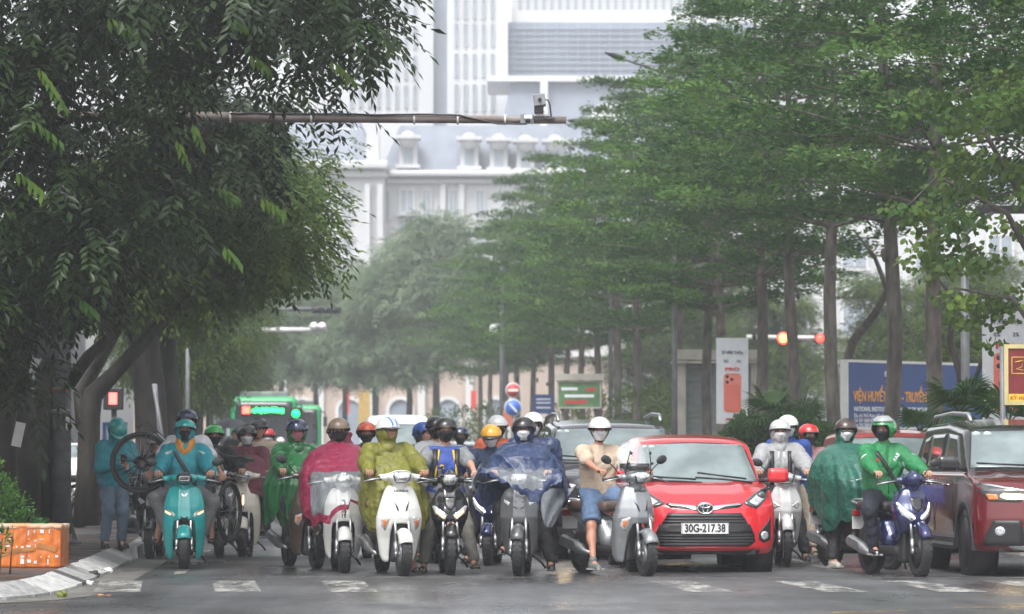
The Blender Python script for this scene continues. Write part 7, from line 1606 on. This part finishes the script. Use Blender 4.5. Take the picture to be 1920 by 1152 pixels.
mb = MB(); mb.tube([(-.008, .70, 1.33), (-.012, .655, 1.27), (-.01, .60, 1.20)], .006, 5); mb.tube([(.02, .70, 1.335), (.0, .655, 1.28), (.002, .615, 1.215)], .006, 5); mb.tube([(-.028, .652, 1.275), (.022, .652, 1.28)], .006, 5); mb.build('drawstring', WHT, t)
# 10 olive raincoat on the white scooter
OLV = C('olive_raincoat', (.15, .15, .022), .5, .7, 12)
b10 = bk('scuffed white scooter with orange side lamps and two black slits under the olive raincoat', 757, 1080, 9, 'lead', WHTD, rim=SIL, mirrors=(0, 0), wdt=.12); writing_on(b10[0][0], b10[0][1], 'HONDA', .905, .035, BLK)
t, d = rider(b10, 'unmasked rider in olive raincoat and white helmet with two blue stripes', top=OLV, topk='rain', legs=C('olive_dark', (.10, .10, .02)), legk='short', skin=SKIN2, shoek='sandal', shoes=BLK, helmet=HW, hstripe=mm('blue_stripe', (.02, .16, .55), .3), visor=mm('peak_grey', (.12, .12, .12), .2, coat=1), hood=OLV, yaw=.42, pitch=.05, feet=('board', (.24, .68, .085)), knees=((-.6, -1, .5), (.9, -1, .4)), lean=.08, bw=1.08)
poncho(t, [(1.28, .20, .66, 1.12, .0), (1.12, .30, .50, 1.2, .0), (.92, .34, .36, 1.3, .02), (.74, .36, .34, 1.35, .05), (.52, .34, .36, 1.3, .08)], OLV, seed=3, fold=.08, hemw=.04, name='raincoat_skirt')
# 11 black motorbike
VB = mm('vest_blue', (.012, .05, .28), .6, bump=.3, bs=30); VY = mm('vest_yellow', (.65, .42, .02), .6)
b11 = bk('black motorbike with two amber running lamps under a clear headlight', 845, 1078, 1, 'sport', BLKP, head='trap', rim=DARKM, mirrors=(0, 0), lit=1, wdt=.10, name='motorbike', R=.27)
t, d = rider(b11, 'young rider in blue vest with yellow trim, black mask and beige cap brim', top=C('grey_shirt', (.20, .21, .22)), topk='tshirt', sleeve='short', legs=C('cargo_grey', (.19, .18, .16)), shoek='sandal', shoes=BLK, helmet=HB, visor='none', cap_=C('beige_cap', (.42, .32, .24)), mask=MASKB, feet=((-.25, .70, .085), (.30, .62, .085)), knees=((-.8, -1, .4), (1.0, -1, .2)), pitch=-.02, lean=.06)
def vest(P):
    h, n, u = d['hip'], d['neck'], d['up']; q = cap(P, h - V3(.06, 0, 0), h + V3(.06, 0, 0), .162); q = smin(q, cap(P, h + u * .3 - V3(.075, 0, 0), h + u * .3 + V3(.075, 0, 0), .157), .08); q = smin(q, cap(P, d['sh'][0] + V3(.05, 0, 0), d['sh'][1] - V3(.05, 0, 0), .10), .05); q = smax(q, -cap(P, n + V3(0, -.14, .06), n + V3(0, -.16, -.12), .085, .01), .01); return smax(q, P[2] - n[2] + .0, .01) + wrk(P, .9, 2) * .006
V_, F_ = nets(vest, d['hip'] - V3(.3, .3, .12), d['neck'] + V3(.3, .25, .12), .015); npmesh('vest', V_, F_, [VB], t)
for s in (-1, 1):
    Q = project(vest, [(s * (.075 + .06 * q), .2, d['neck'][2] - .02 - .42 * q) for q in (.05, .3, .6, 1)], (0, 1, 0), .005, 1.2); mb = MB(); mb.tube([tuple(p) for p in Q], .013, 6); mb.build('vest_trim', VY, t); Q = project(vest, [(s * .10, .2, d['neck'][2] - .03 - .4 * q) for q in (0, .33, .66, 1)], (0, 1, 0), .008, 1.2); mb = MB(); mb.grid([[tuple(q + V3(o, 0, 0)) for q in Q] for o in (-.03 + s * .02, .03 + s * .02)]); mb.build('backpack_strap', BLK, t, solid=.014)
Q = project(vest, [(-.05, .2, d['neck'][2] - .22)], (0, 1, 0), .006, 1.2)[0]; text('e', .11, VY, t, tuple(Q), bold=.004)
b12 = bk('dark motorbike behind the black motorbike, mostly hidden', 822, 1056, 0, 'wave', BLKP, head='none', mirrors=(0, 0), res=.02, group='motorbikes waiting behind the front row'); rider(b12, 'tall rider in grey tee with backpack straps and black helmet behind the vest rider', top=C('pale_grey', (.42, .43, .46)), topk='tshirt', sleeve='short', legs=GRYT, helmet=HB, visor='none', mask=MASKB, strap='both', hip=(.0, .9, .92), res=1.2, feet=((-.2, .9, .09), 'board'))
b13 = bk('scooter hidden behind the white one, ridden in a blue helmet', 800, 1046, 0, 'vision', BLKP, head='none', mirrors=(0, 0), res=.025, group='motorbikes waiting behind the front row'); rider(b13, 'rider turned sideways in a bright blue helmet between the olive raincoat and the vest', top=C('dark_green', (.03, .05, .04)), legs=BLKC, helmet=mm('helmet_blue', (.02, .08, .32), .3), hk='34', yaw=.9, res=1.3)
# 14 navy scooter with yellow helmet rider
b14 = bk('navy scooter with pale lamp strips between the black motorbike and the grey scooter', 915, 1060, -8, 'sport', NAVP, head='trap', rim=DARKM, mirrors=(1, 1), lit=2); 
t, d = rider(b14, 'rider bowing the head in a glossy yellow helmet with dark peak and white mask', top=C('navy_jacket', (.02, .035, .075)), legs=BLKC, helmet=mm('helmet_yellow', (.72, .36, .02), .2, coat=1), visor=mm('peak_black', (.02, .02, .02), .15, coat=1), mask=MASKW, pitch=.30, lean=.18, shoek='sandal', shoes=BLK, feet=((-.30, .6, .085), 'board'), hip=(-.04, .98, .82))
t, d = rider(b14, 'passenger in orange rain jacket and silver white helmet behind the yellow helmet', hip=(.0, 1.40, .93), top=C('orange_rain', (.50, .11, .05)), topk='bigjacket', legs=BLKC, helmet=mm('helmet_silver', (.45, .46, .47), .25, coat=.8), yaw=.3, feet=('peg', 'peg'), hands=(None, None), res=1.2, mask=MASKB)
# 15 navy poncho on the grey scooter
NVC = C('navy_poncho', (.018, .035, .095), .4, .6, 14, coat=.2); NVS = C('poncho_silver_lining', (.22, .24, .27), .5)
b15 = bk('plain grey scooter under the navy poncho with a clear plastic front', 972, 1080, -7, 'vision', mm('grey_scooter_paint', (.13, .135, .14), .3, .5, coat=.8), head='trap', rim=DARKM, mirrors=(0, 0), wdt=.115, R=.26)
t, d = rider(b15, 'rider in navy poncho with glasses, white mask and open black helmet', top=NVC, topk='bigjacket', legs=BLKC, shoes=BLK, helmet=HB, hk='34', mask=MASKW, hood=NVC, cap_=NVC, feet=((-.20, .56, .30), (.32, .66, .085)), knees=((-.6, -1, .5), (1.0, -1, .3)), pitch=.0, lean=.02)
for s in (-1, 1):
    c = d['hc'] + np.array(d['Mh'] @ Vector((s * .031, -.10, .012))); mb = MB(); mb.tube([(c[0] + .024 * math.cos(q), c[1], c[2] + .018 * math.sin(q)) for q in np.linspace(0, 6.2832, 15)], .003, 5, caps=False); mb.build('glasses', BLK, t)
poncho(t, [(1.41, .10, .76, 1.02), (1.38, .22, .66, 1.12), (1.27, .36, .50, 1.2), (1.10, .44, .42, 1.28), (1.0, .48, .55, 1.34, .05), (.90, .50, .70, 1.34, .09), (.76, .48, .78, 1.3, .12)], NVC, seed=2.2, fold=.03, hemw=.05)
def front_sheet(t):
    rows = []; n = 41; rw = MB()
    prof = [(.62, 1.20, .34), (.45, 1.19, .40), (.28, 1.185, .43), (.16, 1.165, .46), (.06, 1.10, .44), (.015, 1.03, .42), (-.01, .95, .40), (-.015, .90, .38), (-.01, .86, .35)]
    for i, (y, z, hw_) in enumerate(prof):
        row = []
        for j in range(n):
            u = j / (n - 1) * 2 - 1; sag = -.045 * (1 - u * u) * (i < 4) + .03 * math.sin(11 * u + i * .9) * .35 + .014 * math.sin(23 * u + i)
            zz = z + sag - (.06 * abs(u) ** 3 if i < 3 else 0); yy = y + .02 * math.sin(9 * u + i)
            if i >= 5: zz += (.14 * (abs(u - .15)) ** 1.5 - .06 * math.exp(-((u - .30) / .3) ** 2)) * (i - 4) / 4 * 1.4
            row.append((u * hw_ + (.0 if i < 5 else .01 * i), yy, zz))
        rows.append(row)
    V = [p for r in rows for p in r]; F0 = []; F1 = []
    for i in range(len(prof) - 1):
        for j in range(n - 1):
            a = i * n + j; u = (j + .5) / (n - 1) * 2 - 1; w_ = 1 <= i <= 5 and abs(u) < (.80 - max(0, i - 3) * .14); (F1 if w_ else F0).append((a, a + 1, a + 1 + n, a + n))
    o = npmesh('poncho_front', V, F0, [NVC], t); npmesh('clear_window', V, F1, [CLEARP], o)
    for (xa, lab, sg) in ((.40, 'r', 1), (-.40, 'l', -1)):   # side corners hanging off the handlebar ends
        R2 = []
        for i in range(8):
            z = 1.18 - i * (.055 if sg > 0 else .038); w_ = .5 * (1 - i / 9) + .06; R2.append([(xa + sg * (.02 + .10 * math.sin(i / 7 * 2) * (1 - abs(v * 2 - 1) * .3)) + .012 * math.sin(v * 12 + i), .05 + v * w_ + i * .03, z - .02 * math.sin(v * 9)) for v in np.linspace(0, 1, 12)])
        mb = MB(); mb.grid(R2); mb.build('poncho_side', NVC if sg > 0 else NVS, t, solid=.003)
    R2 = []
    for i in range(9): z = .93 - i * .052; w_ = .34 * (1 - i / 9.5) + .02; R2.append([(.20 + v * w_ + i * .008 + .01 * math.sin(v * 14 + i), .22 + .03 * math.sin(v * 10 + i * .7) + .14 * v, z) for v in np.linspace(0, 1, 10)])
    mb = MB(); mb.grid(R2); mb.build('silver_lining_flap', NVS, t, solid=.003)
front_sheet(t)
t, d = rider(b15, 'passenger in white helmet with green mark peeking over the navy poncho rider', hip=(.08, 1.42, .93), top=NVC, topk='bigjacket', legs=BLKC, shoes=BLK, helmet=HW, hk='34', mask=MASKW, feet=((-.2, .95, .30), (.34, 1.0, .12)), hands=(None, None), yaw=-.15, res=1.2, bw=1.1)
# 16 silver scooter with man in shorts
b16 = bk('silver scooter with clear windscreen, turned right, beside the bright red car', 1212, 1080, 27, 'lead', GRYP, rim=SIL, mirrors=(1, 1), steer=R_(-14), seatm=mm('brown_seat', (.11, .075, .06), .5), wdt=.115); writing_on(b16[0][0], b16[0][1], 'HONDA', .905, .035, BLK)
T16 = b16[0][0]; P = []
for i in range(9):
    q = i / 8; z = 1.12 + .34 * q; hw_ = .20 * math.sin(.9 + q * 1.9) ** .6 if False else .20 * (1 - .55 * max(0, q - .55) ** 1.3 / .4); P.append([(u * hw_, .08 + .10 * q + .16 * u * u, z - .05 * u * u * q) for u in np.linspace(-1, 1, 13)])
mb = MB(); mb.grid(P); mb.build('windscreen', mm('windscreen_plastic', (.75, .78, .80), .05, alpha=.30, coat=1, var=0), T16, solid=.004); mb = MB()
for s in (-1, 1): mb = MB(); mb.tube([(s * .16, .17, 1.08), (s * .15, .15, 1.20), (s * .12, .13, 1.34)], .006, 6); mb.ell((s * .15, .12, 1.20), (.016, .012, .016)); mb.ell((s * .12, .115, 1.31), (.016, .012, .016)); mb.build('windscreen_stay', BLK, T16)
mb = MB(); mb.grid([[(u * .19, .075 + .16 * u * u, z) for u in np.linspace(-1, 1, 11)] for z in (1.12, 1.20)]); mb.build('windscreen_base', mm('smoked_plastic', (.04, .04, .045), .15, alpha=.8), T16, solid=.005)
t, d = rider(b16, 'man in beige tee and blue shorts with one bare leg down on the silver scooter', top=C('beige_tee', (.46, .36, .27), .85, .25), topk='tshirt', sleeve='short', legs=C('blue_shorts', (.10, .16, .27), .8), legk='short', skin=mm('warm_skin', (.44, .21, .14), .5, var=.12, vs=12), helmet=HW, mask=MASKW, yaw=-.55, pitch=.02, feet=((-.30, .60, .085), (.16, .60, .34)), knees=((-1.0, -1, .15), (.5, -1, .5)), shoes=mm('clog_grey', (.12, .13, .12), .6), shoek='shoe', lean=.02, bw=1.06, side=-.02)
# 17 white underbone rider
b17 = bk('white scooter with round-cornered headlight right of the red car', 1474, 1062, -3, 'wave', mm('pale_white_paint', (.55, .56, .56), .3, coat=.7), head='trap', rim=SIL, mirrors=(1, 0), R=.28, wdt=.09)
t, d = rider(b17, 'rider in grey hoodie with black backpack straps, silver helmet and white mask', top=C('grey_hoodie', (.30, .305, .315)), topk='bigjacket', legs=BLKC, shoes=BLK, helmet=mm('helmet_silver', (.45, .46, .47), .25, coat=.8), visor='none', mask=MASKW, hood=C('grey_hoodie', (.30, .305, .315)), strap='both', feet=('board', (.28, .62, .085)), lean=.0, yaw=-.03)
mb = MB(); mb.tube([(-.03, .78, 1.32), (-.035, .76, 1.22)], .006, 5); mb.tube([(.03, .78, 1.32), (.035, .76, 1.22)], .006, 5); mb.build('drawstring', WHT, t)
rider(b17, 'passenger in blue peeking out behind the grey hoodie rider, with sandals', hip=(.12, 1.4, .93), top=C('royal_blue', (.02, .06, .26)), legs=C('beige', (.45, .38, .28)), helmet=HW, mask=MASKW, feet=('peg', (.42, 1.0, .085)), knees=((-.5, -1, .5), (1, -1, .1)), shoek='sandal', shoes=C('beige', (.45, .38, .28)), hands=(None, None), res=1.2)
# 18 beige scooter behind
b18 = bk('beige and blue scooter half hidden behind the white one, black mirror raised', 1545, 1050, 18, 'vision', mm('beige_paint', (.35, .27, .17), .3, coat=.6), head='trap', rim=SIL, mirrors=(1, 1), group='motorbikes waiting behind the front row')
t, d = rider(b18, 'rider in dusty pink jacket with red helmet behind the dark green poncho', top=C('dusty_pink', (.30, .16, .16)), legs=BLKC, helmet=mm('helmet_bright_red', (.55, .02, .02), .25, coat=.8), hk='34', hip=(.22, .98, .84), res=1.2, mask=MASKB)
poncho(t, [(1.05, .10, .15, .5, -.02), (.98, .26, .02, .6, -.02), (.86, .30, .0, .6, 0), (.76, .30, .0, .55, 0)], C('royal_blue', (.02, .06, .26)), seed=4, name='blue_raincloth')
# 19 dark green poncho
DGP = C('dark_green_poncho', (.014, .10, .07), .42, .6, 14, coat=.2)
b19 = bk('black scooter with silver exhaust under the dark green poncho', 1669, 1068, 24, 'vision', mm('black_red_paint', (.05, .012, .014), .3, coat=.8), head='trap', rim=SIL, mirrors=(0, 0))
t, d = rider(b19, 'rider in dark green poncho with brown helmet, glasses and white mask', top=DGP, topk='tshirt', legs=BLKC, shoes=mm('pale_sneaker', (.36, .34, .30), .7), helmet=mm('helmet_brown', (.05, .028, .022), .3, coat=.5), hk='34', visor='none', mask=MASKW, hood=DGP, feet=((-.30, .74, .085), 'board'), knees=((-.9, -1, .3), (.5, -1, .5)), yaw=-.40, lean=.02)
mb = MB(); c = d['hc'] + np.array(d['Mh'] @ Vector((0, -.10, .014))); 
for s in (-1, 1): c = d['hc'] + np.array(d['Mh'] @ Vector((s * .033, -.102, .012))); mb.ell(tuple(c), (.028, .006, .02), d['Mh'])
mb.build('glasses', mm('brown_lens', (.10, .06, .05), .08, coat=1), t)
poncho(t, [(1.42, .09, .76, 1.02), (1.395, .21, .68, 1.10), (1.32, .34, .54, 1.18), (1.18, .43, .26, 1.28), (1.02, .46, .06, 1.32), (.88, .44, .0, 1.34, -.02), (.74, .42, .02, 1.34, -.04), (.56, .38, .06, 1.32, -.04)], DGP, win=CLEARP, win_rng=(250, 318, .70, 1.06), seed=4.4, fold=.085, hemw=.10, nth=150)
# 20 green jacket on the blue scooter
b20 = bk('navy blue sporty scooter with v-shaped white lamps, frontmost at right', 1724, 1082, 15, 'sport', NAVP, head='none', rim=DARKM, mirrors=(0, 1), lit=2, wdt=.115, R=.275, tail=NAVP, steer=R_(-6))
GJ = C('green_jacket', (.014, .17, .055), .55, .5, 18)
t, d = rider(b20, 'rider in bright green jacket with grey cuff bands, green helmet and black mask looking left', top=GJ, topk='jacket', legs=C('dark_navy', (.014, .016, .028)), shoes=BLKP, helmet=mm('helmet_green2', (.01, .22, .05), .2, coat=1), hk='full', visor='clear', mask=MASKB, feet=((-.22, .72, .30), (.30, .62, .085)), knees=((-.7, -1, .4), (1, -1, .3)), yaw=-.80, strap='cross', lean=.02)
for i in (0, 1):
    a, bq, c, h = d['arms'][i]; u = Vector(bq - a).normalized(); m_ = Vector(a) * .25 + Vector(bq) * .75; Q = u.to_track_quat('Z', 'Y').to_matrix(); mb = MB(); mb.lathe([(.090, -.022), (.092, 0), (.088, .022)], m_, Q, 20); mb.build('reflective_band', mm('reflective', (.5, .52, .53), .4), t)
Q = project(d['topf'], [(.10, .2, d['neck'][2] - .12), (.12, .2, d['neck'][2] - .20), (-.22, .1, d['neck'][2] - .22)], (0, 1, 0), .016, 1.3)
text('BAE', .055, TW, t, tuple(Q[0]), rot=(R_(90), R_(-60), 0), bold=.002); mb = MB(); mb.ell(tuple(project(d['topf'], [(-.17, .2, d['neck'][2] - .15)], (0, 1, 0), .004, 1.3)[0]), (.03, .006, .02)); mb.build('flag_patch', mm('flag_red', (.6, .02, .02), .6), t)
# 21 extra helmets behind the front row
for (px, py, hm, tp, lab, hk_) in ((690, 1046, mm('helmet_orange', (.62, .08, .02), .25, coat=.8), C('brown_jacket', (.12, .08, .06)), 'rider in orange helmet just right of the crimson poncho', '34'), (632, 1040, mm('helmet_olive', (.10, .085, .05), .4), C('olive_jacket', (.10, .10, .07)), 'rider in olive helmet peeking out left of the crimson hood', 'half'), (792, 1012, mm('helmet_slate', (.06, .08, .09), .4), C('slate', (.12, .14, .15)), 'rider in slate helmet far behind the olive raincoat', 'half'), (822, 1020, HB, BLKC, 'rider in black helmet and black mask behind the blue helmet', 'half'), (722, 985, mm('helmet_slate', (.06, .08, .09), .4), C('slate', (.12, .14, .15)), 'far rider in slate helmet before the white van', 'half'), (868, 1010, HN, C('navy_jacket', (.02, .035, .075)), 'rider in navy helmet behind the beige cap brim', '34')):
    bb_ = bk('mostly hidden motorbike of the ' + lab.split(' behind')[0].split(' peeking')[0].split(' just')[0].split(' far')[0].split(' before')[0] if 'slate' not in lab else 'motorbike of the ' + lab, px, py, 0, 'vision', BLKP, head='trap', mirrors=(0, 0), res=.03, group='motorbikes waiting behind the front row'); rider(bb_, lab, top=tp, legs=BLKC, helmet=hm, hk=hk_, res=1.5, mask=MASKB)
# parked motorbikes on the left pavement, orange box
for px, py_, Y, lab in ((248, 0, 56, 'parked motorbike with pale wheel behind the standing person in teal'), (150, 0, 60, 'parked dark motorbike behind the grey post'), (60, 0, 63, 'parked dark motorbike at the far left behind the trunks')):
    o = scooter(lab, WX(px, Y), Y, R_(-55), 'wave', BLKP, head='round', rim=SIL, res=.03, group='motorbikes parked on the left pavement'); o[0].location.z = KH
OB = mat('orange_tape_film', (.62, .17, .012), .3, rgb2=(.42, .095, .012), vs=5, coat=.5, aniso=(3, 3, .5), bump=.3, bs=20, dirt=.35)
bxx = thing('foam_box', 'orange taped foam box with white squares beside the left kerb', 'box', (WX(45, 39.55), 39.9, KH), R_(-3)); V, F = nets(lambda P: rbox(P, (0, 0, .215), (.39, .26, .215), .015) + .004 * wrk(P, 1.2, 1), (-.43, -.3, -.02), (.43, .3, .46), .016); npmesh('box_body', V, F, [OB], bxx)
V, F = nets(lambda P: rbox(P, (0, 0, .425), (.40, .27, .022), .012) + .006 * wrk(P, 1.5, 3), (-.44, -.31, .38), (.44, .31, .47), .014); npmesh('lid', V, F, [mat('torn_tape_lid', (.55, .22, .06), .4, rgb2=(.5, .45, .38), vs=6)], bxx)
rd = random.Random(8); mb = MB()
for gx in [-.33, -.26, -.15, -.06, .0, .06, .12, .19, .27, .36]:
    for gz, gs in ((.37, .045), (.29, .012), (.22, .03), (.12, .02), (.06, .05)):
        if rd.random() < .62: w_ = rd.choice([.008, .012, .03, .04]); mb.box((gx + rd.uniform(-.01, .01), -.264, gz + rd.uniform(-.01, .01)), (w_, .006, gs * rd.uniform(.6, 1.2)))
mb.build('white_gaps', mat('foam_white', (.55, .57, .58), .6), bxx, kind='stuff')
for (cx, cz, w_, h_, a) in ((-.05, .18, .34, .045, -.12), (.25, .21, .2, .05, .25), (-.2, .27, .2, .04, .1), (-.15, .15, .3, .03, -.2)): mb = MB(); mb.box((cx, -.267, cz), (w_, .006, h_), Matrix.Rotation(a, 3, 'Y')); mb.build('tape_strip', mat('brown_tape', (.34, .14, .03), .35, coat=.4), bxx)
# ---------------------------------------------------------------- rainy air
mh = bpy.data.materials.new('rain_haze'); mh.use_nodes = True; mh.node_tree.nodes.clear()
pv = mh.node_tree.nodes.new('ShaderNodeVolumePrincipled'); oo = mh.node_tree.nodes.new('ShaderNodeOutputMaterial'); mh.node_tree.links.new(pv.outputs[0], oo.inputs['Volume'])
pv.inputs['Color'].default_value = (.93, .955, .99, 1); pv.inputs['Density'].default_value = HAZE; pv.inputs['Anisotropy'].default_value = .2
hz = MB().box((0, 188, 23.5), (260, 412, 49.4)).build("haze", mh); hz["kind"] = "stuff"
